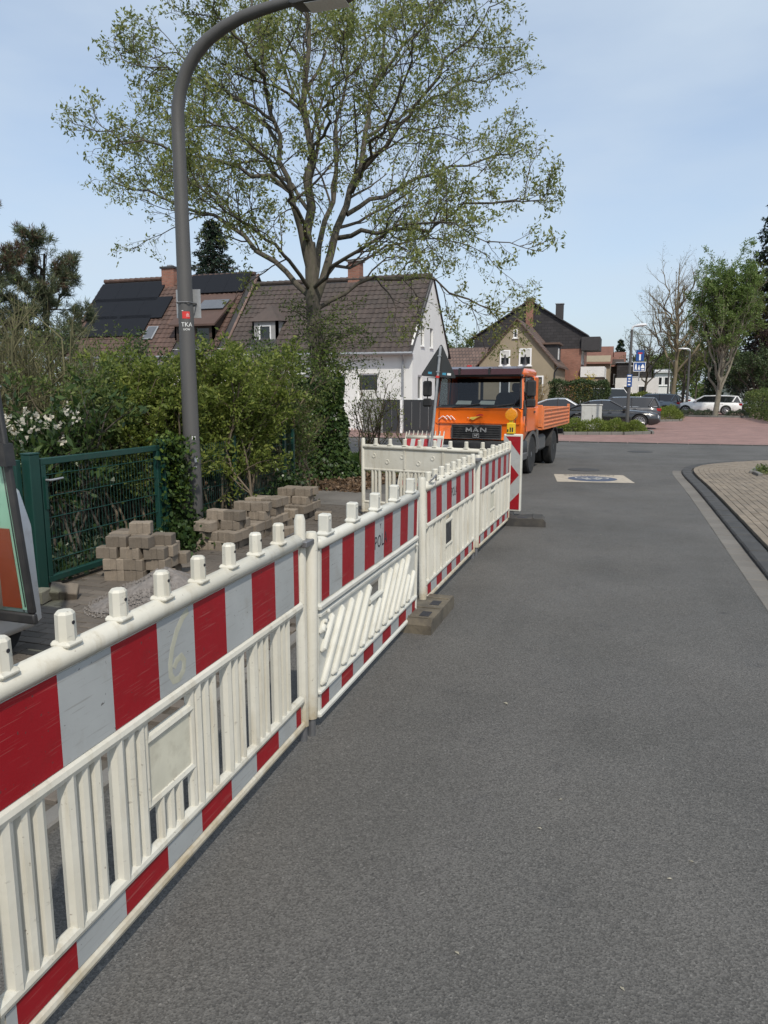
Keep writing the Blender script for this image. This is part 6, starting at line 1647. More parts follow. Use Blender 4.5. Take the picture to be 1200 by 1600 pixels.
def np_mesh(name, verts, nper, faces_per, mats):
    """verts (N, nper, 3); faces_per list of index tuples of equal size in one unit"""
    N = verts.shape[0]; k = len(faces_per[0])
    me = bpy.data.meshes.new(name)
    me.vertices.add(N * nper)
    me.vertices.foreach_set('co', np.ascontiguousarray(verts.reshape(-1), dtype=np.float32))
    fp = np.array(faces_per, dtype=np.int64)
    idx = (np.arange(N)[:, None, None] * nper + fp[None]).reshape(-1)
    nf = N * len(faces_per)
    me.loops.add(idx.size); me.polygons.add(nf)
    me.loops.foreach_set('vertex_index', idx.astype(np.int32))
    me.polygons.foreach_set('loop_start', (np.arange(nf) * k).astype(np.int32))
    for m in (mats if isinstance(mats, (list, tuple)) else [mats]): me.materials.append(M[m])
    me.update(calc_edges=True)
    return me
def unit(a): return a / np.maximum(np.linalg.norm(a, axis=-1, keepdims=True), 1e-9)
def leaf_mesh(name, P, size, matn, g, aspect=0.5, bias=(0, 0, 0), D=None, spread=1.0):
    """one folded leaf blade per point"""
    N = len(P)
    d = g.normal(size=(N, 3)) * spread + np.array(bias)
    if D is not None: d = d + D
    d = unit(d)
    s = (np.asarray(size) * np.ones(N))[:, None]
    side = unit(np.cross(d, g.normal(size=(N, 3))))
    nrm = np.cross(d, side)
    v = np.stack([P, P + d * s * 0.42 + side * s * aspect / 2 + nrm * s * 0.07, P + d * s - nrm * s * 0.04, P + d * s * 0.42 - side * s * aspect / 2 + nrm * s * 0.07], axis=1)
    return np_mesh(name, v, 4, [(0, 1, 2, 3)], matn)
def leaf_obj(name, P, size, matn, g, parent=None, **kw):
    return link(bpy.data.objects.new(name, leaf_mesh(name, P, size, matn, g, **kw)), parent)
def tube_verts(P, R, n):
    """P (B, m, 3), R (B, m) -> verts (B, m*n, 3), faces of one unit"""
    B, m, _ = P.shape
    d = unit(P[:, -1] - P[:, 0])
    ref = np.where(np.abs(d[:, 2:3]) < 0.9, np.array([[0, 0, 1.0]]), np.array([[1.0, 0, 0]]))
    u = unit(np.cross(d, ref)); w = np.cross(d, u)
    a = 2 * np.pi * np.arange(n) / n
    off = np.cos(a)[None, None, :, None] * u[:, None, None, :] + np.sin(a)[None, None, :, None] * w[:, None, None, :]
    V = P[:, :, None, :] + off * R[:, :, None, None]
    F = [(i * n + k, i * n + (k + 1) % n, (i + 1) * n + (k + 1) % n, (i + 1) * n + k) for i in range(m - 1) for k in range(n)]
    return V.reshape(B, m * n, 3), F
def tubes_obj(name, sets, matn, parent=None):
    """sets: list of (P, R, n) -> one joined mesh"""
    V, F, o = [], [], 0
    for P, R, n in sets:
        v, f = tube_verts(P, R, n)
        B, k, _ = v.shape
        V.append(v.reshape(-1, 3))
        F.append((np.arange(B)[:, None, None] * k + np.array(f)[None]).reshape(-1, 4) + o)
        o += B * k
    V = np.concatenate(V); F = np.concatenate(F)
    me = bpy.data.meshes.new(name)
    me.vertices.add(len(V)); me.vertices.foreach_set('co', V.astype(np.float32).reshape(-1))
    me.loops.add(F.size); me.polygons.add(len(F))
    me.loops.foreach_set('vertex_index', F.reshape(-1).astype(np.int32))
    me.polygons.foreach_set('loop_start', (np.arange(len(F)) * 4).astype(np.int32))
    me.polygons.foreach_set('use_smooth', np.ones(len(F), dtype=bool))
    me.materials.append(M[matn]); me.update(calc_edges=True)
    return link(bpy.data.objects.new(name, me), parent)
def sprout(P, R, n, g, tmin=0.25, ang=(0.5, 1.0), ratio=(0.4, 0.7), rr=0.55, up=0.15, wig=0.18, m=6, rmin=0.004, tip=0.35, Lmin=0.0, tmax=1.0):
    """children of every branch: P (B, m0, 3), R (B, m0)"""
    B, m0, _ = P.shape
    Lp = np.linalg.norm(np.diff(P, axis=1), axis=2).sum(1)
    idx = np.repeat(np.arange(B), n)
    t = tmin + (tmax - tmin) * ((np.tile(np.arange(n), B) + g.random(B * n)) / n)
    f = t * (m0 - 1); i0 = np.minimum(f.astype(int), m0 - 2); fr = (f - i0)[:, None]
    p0 = P[idx, i0] * (1 - fr) + P[idx, i0 + 1] * fr
    r0 = R[idx, i0] * (1 - fr[:, 0]) + R[idx, i0 + 1] * fr[:, 0]
    dp = unit(P[idx, i0 + 1] - P[idx, i0])
    perp = unit(np.cross(dp, g.normal(size=dp.shape)))
    a = g.uniform(ang[0], ang[1], size=(len(idx), 1))
    d = unit(dp * np.cos(a) + perp * np.sin(a) + np.array([0, 0, up]))
    L = np.maximum(Lp[idx] * g.uniform(ratio[0], ratio[1], len(idx)) * (1.15 - 0.6 * t), Lmin)
    r = np.maximum(np.minimum(r0 * rr * g.uniform(0.8, 1.15, len(idx)), r0 * 0.9), rmin)
    pts = [p0]; cur = d; bend = g.normal(size=d.shape) * wig
    for k in range(m - 1):
        cur = unit(cur + bend * 0.5 + g.normal(size=d.shape) * wig + np.array([0, 0, up * 0.35]))
        pts.append(pts[-1] + cur * (L / (m - 1))[:, None])
    Pn = np.stack(pts, axis=1)
    Rn = r[:, None] * np.linspace(1, tip, m)[None]
    return Pn, Rn
def pick(P, g, n, i0=1):
    """n random points along the outer part of branches, with directions"""
    B, m, _ = P.shape
    b = g.integers(0, B, n); f = g.uniform(i0, m - 1.001, n); i = f.astype(int); fr = (f - i)[:, None]
    return P[b, i] * (1 - fr) + P[b, i + 1] * fr, unit(P[b, i + 1] - P[b, i])
def path_of(pts, m):
    """resample a polyline (list of Vectors) smoothly to m points"""
    A = np.array([tuple(p) for p in pts]); s = np.concatenate([[0], np.cumsum(np.linalg.norm(np.diff(A, axis=0), axis=1))])
    q = np.linspace(0, s[-1], m)
    out = np.stack([np.interp(q, s, A[:, k]) for k in range(3)], axis=1)
    for _ in range(2): out[1:-1] = (out[:-2] + 2 * out[1:-1] + out[2:]) / 4
    return out
def ground_at(u, d):
    p = at_depth(u, HORIZON, d); return Vector((p.x, p.y, 0))

# ------------------------------------------------------------------ the big tree in young leaf
g1 = np.random.default_rng(5)
TB = Vector((-6.10, 14.60, 0)); TD = (TB - CAMP).dot(V_F)
bt = thing('big_tree', 'large spreading tree in young leaf with ivy-clad trunk behind the barriers', 'tree', TB)
def T3(u, v, dd=0.0):
    p = at_depth(u, v, TD + dd); return p - TB
trunk = [Vector((0, 0, -0.1)), Vector((-0.02, 0, 0.9)), T3(500, 590), T3(492, 520), T3(488, 470), T3(486, 430), T3(485, 380)]
tp = path_of(trunk, 10)
tubes_obj('trunk', [(tp[None], np.array([[0.34, 0.25, 0.215, 0.195, 0.18, 0.168, 0.158, 0.148, 0.135, 0.11]]), 14)], 'bark_grey', bt)
limbs = [
 # leaders
 ([(487,445,0),(484,350,0),(482,260,-.1),(481,150,-.2),(480,40,-.2),(478,-90,-.3)], .150),
 ([(492,474,0),(514,412,.1),(540,340,.3),(561,270,.5),(577,190,.7),(592,100,.9),(604,-10,1.0)], .125),
 ([(486,432,0),(470,370,-.2),(456,300,-.5),(440,230,-.7),(421,150,-.9),(405,60,-1.0),(394,-60,-1.1)], .095),
 ([(490,455,0),(500,390,.7),(512,320,1.3),(522,240,1.8),(534,150,2.2),(546,60,2.5),(556,-50,2.7)], .095),
 # low side limbs
 ([(485,464,0),(448,430,.2),(395,388,.4),(342,347,.6),(300,323,.8),(240,303,.9),(180,285,1.0)], .088),
 ([(497,482,0),(548,450,.2),(600,430,.4),(660,438,.6),(720,464,.8),(765,486,.9),(800,486,1.0)], .072),
 ([(488,452,0),(540,405,-1.3),(610,352,-2.3),(680,338,-2.8),(735,362,-3.0),(765,380,-3.1)], .062),
 ([(486,455,0),(446,398,-1.0),(392,350,-1.9),(320,310,-2.5),(262,262,-2.9)], .060),
 ([(489,450,0),(535,415,1.6),(600,392,2.8),(680,360,3.4),(765,400,3.8)], .062),
 # from the right leader
 ([(528,372,.2),(590,362,-.4),(660,362,-.9),(740,326,-1.4),(800,308,-1.7),(850,312,-1.9)], .068),
 ([(542,335,.3),(600,300,.8),(680,270,1.3),(745,252,1.7),(820,232,2.0)], .068),
 ([(560,272,.5),(610,218,0),(660,150,-.5),(712,82,-.9),(765,10,-1.2)], .075),
 ([(572,215,.6),(630,180,1.3),(700,140,1.9),(760,122,2.3),(815,108,2.6)], .055),
 ([(584,140,.8),(630,70,.2),(690,10,-.3),(740,-60,-.6)], .05),
 ([(550,300,.4),(580,240,-1.2),(615,170,-2.4),(650,80,-3.2),(680,-10,-3.6)], .06),
 # from the centre leader
 ([(483,330,0),(440,272,.6),(390,222,1.1),(320,182,1.5),(245,150,1.8)], .058),
 ([(482,250,-.1),(512,190,-1.2),(532,120,-2.0),(548,30,-2.6)], .055),
 ([(482,200,-.1),(452,130,1.0),(425,60,1.7),(405,-20,2.1)], .05),
 ([(481,140,-.2),(505,80,.6),(525,10,1.2),(540,-70,1.5)], .045),
 ([(484,380,0),(450,310,-1.6),(415,245,-2.8),(365,200,-3.5),(295,172,-3.9)], .06),
 # from the left leader
 ([(456,300,-.5),(410,268,-.9),(350,252,-1.3),(275,232,-1.7),(150,205,-2.1)], .062),
 ([(440,230,-.7),(390,165,-.2),(320,112,.3),(238,72,.7)], .058),
 ([(421,150,-.9),(385,80,-1.8),(340,20,-2.4),(310,-50,-2.8)], .05),
 ([(395,388,.4),(365,330,1.2),(320,285,1.9),(262,262,2.4),(205,262,2.7)], .05),
 ([(430,190,-.8),(360,150,-1.4),(280,120,-1.8),(190,92,-2.1)], .048),
]
LP = np.stack([path_of([T3(*q) for q in pts], 14) for pts, r in limbs])
LP[:, 2:-1] += g1.normal(size=LP[:, 2:-1].shape) * 0.06
LR = np.stack([np.linspace(1, 0.22, 14) ** 1.1 * r * 0.80 for pts, r in limbs])
P2, R2 = sprout(LP, LR, 11, g1, tmin=0.22, ang=(0.5, 1.05), ratio=(0.22, 0.42), rr=0.5, up=0.08, wig=0.16, m=8, rmin=0.012)
P3, R3 = sprout(P2, R2, 6, g1, tmin=0.2, ang=(0.45, 1.0), ratio=(0.35, 0.65), rr=0.5, up=0.04, wig=0.2, m=6, rmin=0.006, Lmin=0.25)
P3b, R3b = sprout(LP, LR, 8, g1, tmin=0.4, ang=(0.6, 1.2), ratio=(0.08, 0.18), rr=0.3, up=0.05, wig=0.2, m=6, rmin=0.006, Lmin=0.3)
P3 = np.concatenate([P3, P3b]); R3 = np.concatenate([R3, R3b])
P4, R4 = sprout(P3, R3, 4, g1, tmin=0.3, ang=(0.4, 1.0), ratio=(0.3, 0.6), rr=0.6, up=0.0, wig=0.22, m=4, rmin=0.0035, Lmin=0.16)
# the tree is seen from the side, so thin out what would hang in front of the street lamp and the road
tubes_obj('limbs', [(LP, LR, 9)], 'bark_grey', bt)
tubes_obj('branches', [(P2, R2, 5), (P3, R3, 4), (P4, R4, 3)], 'bark_dark', bt)
tips = P4[:, -1]; mid = P4[:, 2]
A = np.concatenate([np.repeat(tips, 5, 0), np.repeat(mid, 1, 0), np.repeat(P3[:, -1], 4, 0)])
A = A + g1.normal(size=A.shape) * 0.05
leaf_obj('crown', A, g1.uniform(0.05, 0.115, len(A)), 'leaf_walnut', g1, bt, aspect=0.42, bias=(0, 0, -0.55))
C_, _ = pick(P4, g1, 2600, 1)
leaf_obj('catkins', C_, g1.uniform(0.07, 0.13, len(C_)), 'leaf_mid', g1, bt, aspect=0.14, bias=(0, 0, -4.0))
# water sprouts round the fork
W0 = np.array([tuple(T3(490 + g1.uniform(-12, 30), 610 - 120 * g1.random(), g1.uniform(-0.3, 0.3))) for _ in range(46)])
Wd = unit(g1.normal(size=(46, 3)) * np.array([1, 1, 0.5]) + np.array([0.25, 0, 0.35]))
WP = np.stack([W0 + Wd * (0.22 * k) + np.array([0, 0, -0.01 * k * k]) for k in range(6)], axis=1)
tubes_obj('water_sprouts', [(WP, np.linspace(0.012, 0.004, 6)[None] * np.ones((46, 1)), 4)], 'bark_dark', bt)
q, _ = pick(WP, g1, 5200, 0.6)
leaf_obj('sprout_leaves', q + g1.normal(size=q.shape) * 0.09, g1.uniform(0.04, 0.085, len(q)), 'leaf_mid', g1, bt, aspect=0.45, bias=(0, 0, -0.2))
# ivy coat
def ivy_on(z0, z1, n, rad_fn, g, cx=None):
    z = z0 + (z1 - z0) * g.random(n) ** 1.15; a = g.uniform(0, 2 * np.pi, n)
    r = rad_fn(z) * g.uniform(0.92, 1.12, n)
    c = np.stack([np.interp(z, tp[:, 2], tp[:, 0]), np.interp(z, tp[:, 2], tp[:, 1])], 1) if cx is None else np.tile(cx, (n, 1))
    return np.stack([c[:, 0] + r * np.cos(a), c[:, 1] + r * np.sin(a), z], 1), np.stack([np.cos(a), np.sin(a), -0.9 * np.ones(n)], 1)
vp, vd = ivy_on(0.02, 2.1, 9000, lambda z: 0.40 + 0.34 * np.exp(-z / 0.30) + 0.03 * np.sin(z * 7), g1)
leaf_obj('ivy', vp, g1.uniform(0.05, 0.10, len(vp)), 'leaf_ivy', g1, bt, aspect=0.85, D=vd, spread=0.45)
vp, vd = ivy_on(1.3, 2.7, 500, lambda z: 0.38 + 0 * z, g1)
leaf_obj('ivy', vp, g1.uniform(0.05, 0.10, len(vp)), 'leaf_ivy_bright', g1, bt, aspect=0.85, D=vd, spread=0.5)

# ------------------------------------------------------------------ shrubs and hedges
def shrub(name, label, base, hx, hy, h, n, leaf, lmat, g, stems=26, smat='twig_brown', cat='shrub', low=0.18, rot=0.0, aspect=0.45, group=None, side=4, lens=1.0, bias=(0, 0, 0.15)):
    """stems that fork outwards, leaves along the outer twigs; hx, hy half widths"""
    t = thing(name, label, cat, base, rot, group)
    b0 = g.normal(size=(stems, 3)) * np.array([hx * 0.35, hy * 0.35, 0]); b0[:, 2] = -0.02
    tgt = np.stack([g.uniform(-1, 1, stems) * hx * 0.8, g.uniform(-1, 1, stems) * hy * 0.8, h * g.uniform(0.55, 0.92, stems)], 1)
    k = np.linspace(0, 1, 7)[None, :, None]
    P = b0[:, None] * (1 - k) + tgt[:, None] * k
    P[:, :, :2] = b0[:, None, :2] + (tgt - b0)[:, None, :2] * (k ** 1.5)
    P[:, 1:] += g.normal(size=P[:, 1:].shape) * 0.04 * h / 2
    R = np.linspace(0.020, 0.008, 7)[None] * np.ones((stems, 1)) * (0.5 + h * 0.25)
    Q, S = sprout(P, R, side + 3, g, tmin=0.25, ang=(0.3, 0.9), ratio=(0.22, 0.45), rr=0.6, up=0.15, wig=0.15, m=5, rmin=0.004)
    Q2, S2 = sprout(Q, S, side, g, tmin=0.2, ang=(0.4, 1.0), ratio=(0.4, 0.7), rr=0.6, up=0.1, wig=0.2, m=4, rmin=0.0025, Lmin=0.12)
    tubes_obj('stems', [(P, R, 5), (Q, S, 4), (Q2, S2, 3)], smat, t)
    if n:
        A, d = pick(Q2, g, n, 0.2)
        A = A + g.normal(size=A.shape) * 0.04
        keep = A[:, 2] > h * low * g.uniform(0.5, 1.5, len(A))
        A, d = A[keep], d[keep]
        leaf_obj('foliage', A, g.uniform(0.6, 1.25, len(A)) * leaf, lmat, g, t, aspect=aspect, D=d * 0.6, bias=bias, spread=0.8)
    return t
g2 = np.random.default_rng(17)
GRP = 'garden shrubs behind the green fence'
shrub('garden_shrub', 'bright green leafy shrub right behind the street lamp', ground_at(345, 10.3), 1.05, 0.95, 2.35, 38000, 0.067, 'leaf_hedge', g2, 34, group=GRP)
shrub('garden_shrub', 'broad green shrub between the lamp and the gate', ground_at(232, 9.6), 1.15, 0.95, 2.20, 38000, 0.066, 'leaf_hedge', g2, 36, group=GRP)
shrub('garden_shrub', 'green shrub above the gate beside the white blossoms', ground_at(140, 9.3), 0.95, 0.9, 2.05, 28000, 0.065, 'leaf_mid', g2, 30, group=GRP)
shrub('garden_shrub', 'tall loose shrub between the street lamp and the big tree', ground_at(418, 12.4), 0.85, 0.9, 2.55, 18000, 0.066, 'leaf_mid', g2, 30, smat='twig_dry', group=GRP)
shrub('garden_shrub', 'twiggy brown half-bare shrub left of the ivy-clad trunk', ground_at(440, 13.2), 0.75, 0.8, 1.9, 2600, 0.05, 'leaf_hedge', g2, 46, smat='twig_dry', group=GRP, side=5)
shrub('garden_shrub', 'dark evergreen shrub in the second row right of the lamp', ground_at(390, 15.0), 1.3, 1.0, 2.75, 9000, 0.07, 'leaf_dark', g2, 26, smat='bark_dark', group=GRP)
shrub('garden_shrub', 'dark evergreen shrub in the second row left of the lamp', ground_at(215, 13.5), 1.6, 1.1, 2.75, 11000, 0.075, 'leaf_dark', g2, 28, smat='bark_dark', group=GRP)
shrub('garden_shrub', 'grey green tall shrub below the pine', ground_at(90, 14.5), 1.7, 1.1, 2.95, 9000, 0.07, 'leaf_mid', g2, 34, smat='twig_olive', group=GRP)
shrub('garden_shrub', 'thin leafy shrub in front of the white house wall', ground_at(585, 17.2), 0.75, 0.6, 2.35, 1500, 0.06, 'leaf_hedge', g2, 12, smat='twig_brown', low=0.1)
rh = shrub('rhododendron', 'rhododendron with white flower heads above the gate at the left edge', ground_at(48, 7.9), 0.85, 0.75, 1.72, 3200, 0.13, 'leaf_ivy', g2, 26, smat='bark_dark', aspect=0.32, low=0.1)
fl = []
fpos = [(42, 645), (58, 650), (80, 652), (30, 662), (72, 664), (90, 668), (20, 672), (50, 672), (105, 640), (120, 652), (36, 690), (14, 655), (98, 690)]
FRb = ground_at(48, 7.9)
for (u, v) in fpos:
    c = np.array(tuple(at_depth(u, v, 7.45 + 0.2 * random.random()) - FRb))
    fl.append(c + g2.normal(size=(14, 3)) * 0.024)
leaf_obj('flowers', np.concatenate(fl), g2.uniform(0.03, 0.055, len(fpos) * 14), 'flower_white', g2, rh, aspect=0.8, bias=(0.3, -0.6, 0.3))
shrub('bare_willow', 'bare olive-coloured willow shrub with upright wands at the left edge', ground_at(25, 11.5), 1.3, 1.0, 3.5, 1500, 0.045, 'leaf_hedge', g2, 60, smat='twig_olive', side=5, low=0.1)
shrub('bare_willow', 'second bare wand shrub behind the left shrubs', ground_at(110, 12.2), 1.0, 0.9, 2.7, 1600, 0.045, 'leaf_hedge', g2, 40, smat='twig_olive', side=4, low=0.1)
# ivy over the gate post and lamp foot
gi = np.random.default_rng(3)
iv = thing('ivy_plant', 'bright ivy climbing the gate post beside the lamp and spilling over its foot', 'ivy', (-5.0, 7.45, 0))
n = 2600
zz = gi.random(n) ** 0.8 * 1.30
A = np.stack([-0.05 + gi.normal(size=n) * (0.10 + 0.02 * (1.3 - zz)), gi.normal(size=n) * 0.10 - 0.10, zz], 1)
leaf_obj('foliage', A, gi.uniform(0.04, 0.075, n), 'leaf_ivy', gi, iv, aspect=0.85, bias=(0.7, -0.7, -0.4), spread=0.5)
n = 420; zz = 0.55 + gi.random(n) * 0.8
A = np.stack([0.0 + gi.normal(size=n) * 0.11, gi.normal(size=n) * 0.10 - 0.14, zz], 1)
leaf_obj('young_foliage', A, gi.uniform(0.04, 0.075, n), 'leaf_ivy_bright', gi, iv, aspect=0.85, bias=(0.7, -0.7, -0.3), spread=0.5)
n = 2400
A = np.stack([0.15 + gi.normal(size=n) * 0.17, -0.15 + gi.normal(size=n) * 0.28, np.abs(gi.normal(size=n)) * 0.13 + 0.03], 1)
leaf_obj('ground_foliage', A, gi.uniform(0.04, 0.075, n), 'leaf_ivy', gi, iv, aspect=0.85, bias=(0.2, -0.3, 0.4), spread=0.6)
st_ = np.stack([np.linspace((-0.05, -0.1, 0), (-0.05 + 0.1 * math.sin(i), -0.1 + 0.08 * math.cos(i * 2), 1.25), 8) + gi.normal(size=(8, 3)) * 0.015 for i in range(8)])
tubes_obj('stems', [(st_, np.full((8, 8), 0.008), 5)], 'twig_brown', iv)
iv2 = thing('ivy_plant', 'dark ivy tuft hanging on the far end of the mesh fence', 'ivy', (-5.05, 10.35, 0))
n = 1700
A = np.stack([gi.normal(size=n) * 0.12 + 0.05, gi.normal(size=n) * 0.28, np.abs(gi.normal(size=n)) * 0.28 + 0.05], 1)
leaf_obj('foliage', A, gi.uniform(0.04, 0.08, n), 'leaf_ivy', gi, iv2, aspect=0.8, bias=(0.7, -0.6, -0.2), spread=0.5)
# ground cover behind the fence, grass and leaf litter round the tree
n = 12000
A = np.stack([gi.uniform(-9.0, -5.12, n), gi.uniform(4.0, 10.8, n), np.abs(gi.normal(size=n)) * 0.13], 1)
patch_ = np.sin(A[:, 0] * 1.7 + 1) + np.sin(A[:, 1] * 1.3) > -0.5
tag(leaf_obj('ground_cover', A[patch_], gi.uniform(0.05, 0.11, patch_.sum()), 'leaf_grey', gi, None, aspect=0.4, bias=(0, -0.2, 0.7)), 'grey green ground cover behind the garden gate', 'ground cover', kind='stuff')
n = 7000
A = np.stack([gi.uniform(-7.6, -5.12, n), gi.uniform(4.6, 10.8, n), np.abs(gi.normal(size=n)) * 0.09], 1)
tag(leaf_obj('ivy_cover', A, gi.uniform(0.05, 0.09, n), 'leaf_ivy', gi, None, aspect=0.8, bias=(0, -0.2, 0.7)), 'dark ivy covering the soil behind the green fence', 'ground cover', kind='stuff')
n = 9000
A = np.stack([gi.uniform(-8.2, -4.55, n), gi.uniform(12.35, 16.8, n), gi.random(n) * 0.03 + 0.012], 1)
tag(leaf_obj('leaf_litter', A, gi.uniform(0.04, 0.10, n), 'litter', gi, None, aspect=0.6, bias=(0, 0, 0), spread=np.array([1, 1, 0.35])), 'brown fallen leaves around the foot of the big tree', 'leaf litter', kind='stuff')
n = 16000
A = np.stack([gi.uniform(-11, -4.7, n), gi.uniform(15.2, 19.2, n), np.full(n, 0.0)], 1)
A2 = np.stack([gi.uniform(-11, -7.0, 4000), gi.uniform(12.9, 15.2, 4000), np.full(4000, 0.0)], 1)
A = np.concatenate([A, A2])
tag(leaf_obj('grass', A, gi.uniform(0.10, 0.24, len(A)), 'grass_blade', gi, None, aspect=0.12, bias=(0, 0, 1.8), spread=0.6), 'green grass growing behind the big tree', 'grass', kind='stuff')

# ------------------------------------------------------------------ other trees
def crown_tree(name, label, base, h, spread, g, limbs_n=9, fork=0.35, lean=0.0, n1=8, n2=6, n3=3, leaves=0, leaf=0.15, lmat='leaf_mid', bark='bark_grey', r0=None, ang=(0.35, 0.75), droop=0.1, shape=1.0, group=None, cat='tree', aspect=0.5, bias=(0, 0, -0.2)):
    t = thing(name, label, cat, base, 0, group)
    r0 = r0 or h * 0.018
    tr_ = path_of([Vector((0, 0, -0.1)), Vector((0.02 * h, 0, fork * h)), Vector((lean * h, 0.0, h * 0.8)), Vector((lean * 1.2 * h, 0, h * 0.97))], 12)
    TR = np.linspace(1, 0.12, 12)[None] * r0
    a = np.arange(limbs_n) * 2.4 + g.uniform(-0.3, 0.3, limbs_n)
    L = []
    for i in range(limbs_n):
        z0 = h * (fork * 0.9 + (0.8 - fork) * (i / limbs_n) * 0.85)
        reach = spread * (1.0 - 0.35 * i / limbs_n) * shape; rise = h * (0.93 - 0.0 * i / limbs_n) - z0
        x0 = np.interp(z0, tr_[:, 2], tr_[:, 0])
        rise *= g.uniform(0.55, 0.98)
        e = np.array([x0 + math.cos(a[i]) * reach, math.sin(a[i]) * reach, z0 + rise])
        mpt = np.array([x0 + math.cos(a[i]) * reach * 0.62, math.sin(a[i]) * reach * 0.62, z0 + rise * 0.42])
        L.append(path_of([Vector((x0, 0, z0)), Vector(mpt), Vector(e)], 10))
    L = np.stack(L); L[:, 1:] += g.normal(size=L[:, 1:].shape) * 0.012 * h
    LRr = np.linspace(0.5, 0.1, 10)[None] * r0 * np.ones((limbs_n, 1))
    P2_, R2_ = sprout(np.concatenate([L, tr_[None, 2:]]), np.concatenate([LRr, TR[:, 2:]]), n1, g, 0.2, ang, (0.25, 0.5), 0.5, droop, 0.14, 6, r0 * 0.04)
    P3_, R3_ = sprout(P2_, R2_, n2, g, 0.2, ang, (0.3, 0.6), 0.55, droop * 0.7, 0.18, 5, r0 * 0.022, Lmin=h * 0.02)
    tubes_obj('trunk', [(tr_[None], TR, 10), (L, LRr, 6)], bark, t)
    sets = [(P2_, R2_, 4), (P3_, R3_, 3)]
    last = P3_
    if n3:
        P4_, R4_ = sprout(P3_, R3_, n3, g, 0.2, ang, (0.35, 0.6), 0.6, droop * 0.5, 0.2, 4, r0 * 0.014, Lmin=h * 0.012)
        sets.append((P4_, R4_, 3)); last = P4_
    tubes_obj('branches', sets, bark, t)
    if leaves:
        A, d = pick(last, g, leaves, 0.5)
        leaf_obj('crown', A + g.normal(size=A.shape) * leaf * 0.5, g.uniform(0.6, 1.3, len(A)) * leaf, lmat, g, t, aspect=aspect, bias=bias, D=d * 0.4)
    return t
def conifer(name, label, base, h, spread, g, lmat, n_whorl=18, per=9, leaf=0.2, dens=60, group=None, droop=-0.25, power=0.9, aspect=0.35):
    t = thing(name, label, 'tree', base, 0, group)
    tr_ = np.stack([np.zeros(10), np.zeros(10), np.linspace(-0.1, h, 10)], 1)
    tubes_obj('trunk', [(tr_[None], np.linspace(h * 0.02, 0.02, 10)[None], 8)], 'bark_dark', t)
    P = []
    for i in range(n_whorl):
        f = (i + 0.5) / n_whorl; z = h * (0.08 + 0.90 * f); L = spread * (1 - f) ** power + 0.08 * spread
        for k in range(per):
            a = 2 * math.pi * k / per + i * 1.3 + g.uniform(-.25, .25); l = L * g.uniform(0.7, 1.1)
            e = np.linspace(0, 1, 6)
            P.append(np.stack([np.cos(a) * l * e, np.sin(a) * l * e, z + g.uniform(-.02, .02) * h + l * (0.15 * e + (droop - 0.15) * e ** 2 + 0.15 * e ** 3)], 1))
    P = np.stack(P); R = np.linspace(h * 0.004, h * 0.0012, 6)[None] * np.ones((len(P), 1))
    Q, S = sprout(P, R, 7, g, 0.15, (0.5, 1.0), (0.25, 0.45), 0.6, -0.05, 0.1, 4, h * 0.0008)
    tubes_obj('branches', [(P, R, 4), (Q, S, 3)], 'bark_dark', t)
    A, d = pick(Q, g, len(Q) * dens // 7, 0)
    leaf_obj('needles', A, g.uniform(0.6, 1.2, len(A)) * leaf, lmat, g, t, aspect=aspect, D=d * 0.9, bias=(0, 0, -0.15), spread=0.7)
    return t
g3 = np.random.default_rng(29)
# pine at the left: tufts of long needles on contorted limbs
def pine(label, base, h, spread, g, brown=0.0, limbs_n=11):
    t = thing('pine_tree', label, 'tree', base, 0, 'pines at the left edge')
    tr_ = path_of([Vector((0, 0, -0.1)), Vector((0.1, 0, h * 0.4)), Vector((-0.1, 0.1, h * 0.75)), Vector((0.15, 0, h * 0.97))], 12)
    L = []
    for i in range(limbs_n):
        z0 = h * (0.42 + 0.5 * i / limbs_n); a = i * 2.4 + g.uniform(-.3, .3); rch = spread * (1.0 - 0.45 * i / limbs_n) * g.uniform(0.75, 1.1)
        L.append(path_of([Vector((0, 0, z0)), Vector((math.cos(a) * rch * .5, math.sin(a) * rch * .5, z0 + h * .03)), Vector((math.cos(a) * rch, math.sin(a) * rch, z0 + h * g.uniform(0.08, 0.17)))], 9))
    L = np.stack(L); L[:, 1:] += g.normal(size=L[:, 1:].shape) * 0.05
    LR_ = np.linspace(0.05, 0.015, 9)[None] * np.ones((limbs_n, 1))
    Q, S = sprout(np.concatenate([L, tr_[None, 3:]]), np.concatenate([LR_, np.linspace(.08, .02, 9)[None]]), 11, g, 0.25, (0.4, 0.9), (0.25, 0.45), 0.5, 0.25, 0.14, 5, 0.008)
    Q2, S2 = sprout(Q, S, 5, g, 0.3, (0.4, 0.9), (0.35, 0.6), 0.6, 0.3, 0.15, 4, 0.005, Lmin=0.15)
    tubes_obj('trunk', [(tr_[None], np.linspace(0.13, 0.03, 12)[None], 10), (L, LR_, 6)], 'bark_dark', t)
    tubes_obj('branches', [(Q, S, 4), (Q2, S2, 3)], 'bark_dark', t)
    tips_ = np.concatenate([Q2[:, -1], Q2[:, 2], Q[:, -1]]); td = np.concatenate([unit(Q2[:, -1] - Q2[:, 0])] * 2 + [unit(Q[:, -1] - Q[:, 0])])
    br = (tips_[:, 2] > h * 0.80) & (g.random(len(tips_)) < brown) if brown else np.zeros(len(tips_), bool)
    for msk, m_n, nm in ((~br, 'needle_pine', 'needles'), (br, 'needle_brown', 'brown_needles')):
        if msk.sum() == 0: continue
        A = np.repeat(tips_[msk], 22, 0) + g.normal(size=(msk.sum() * 22, 3)) * 0.03
        leaf_obj(nm, A, g.uniform(0.10, 0.20, len(A)), m_n, g, t, aspect=0.10, D=np.repeat(td[msk], 22, 0) * 0.8, spread=0.7)
    return t
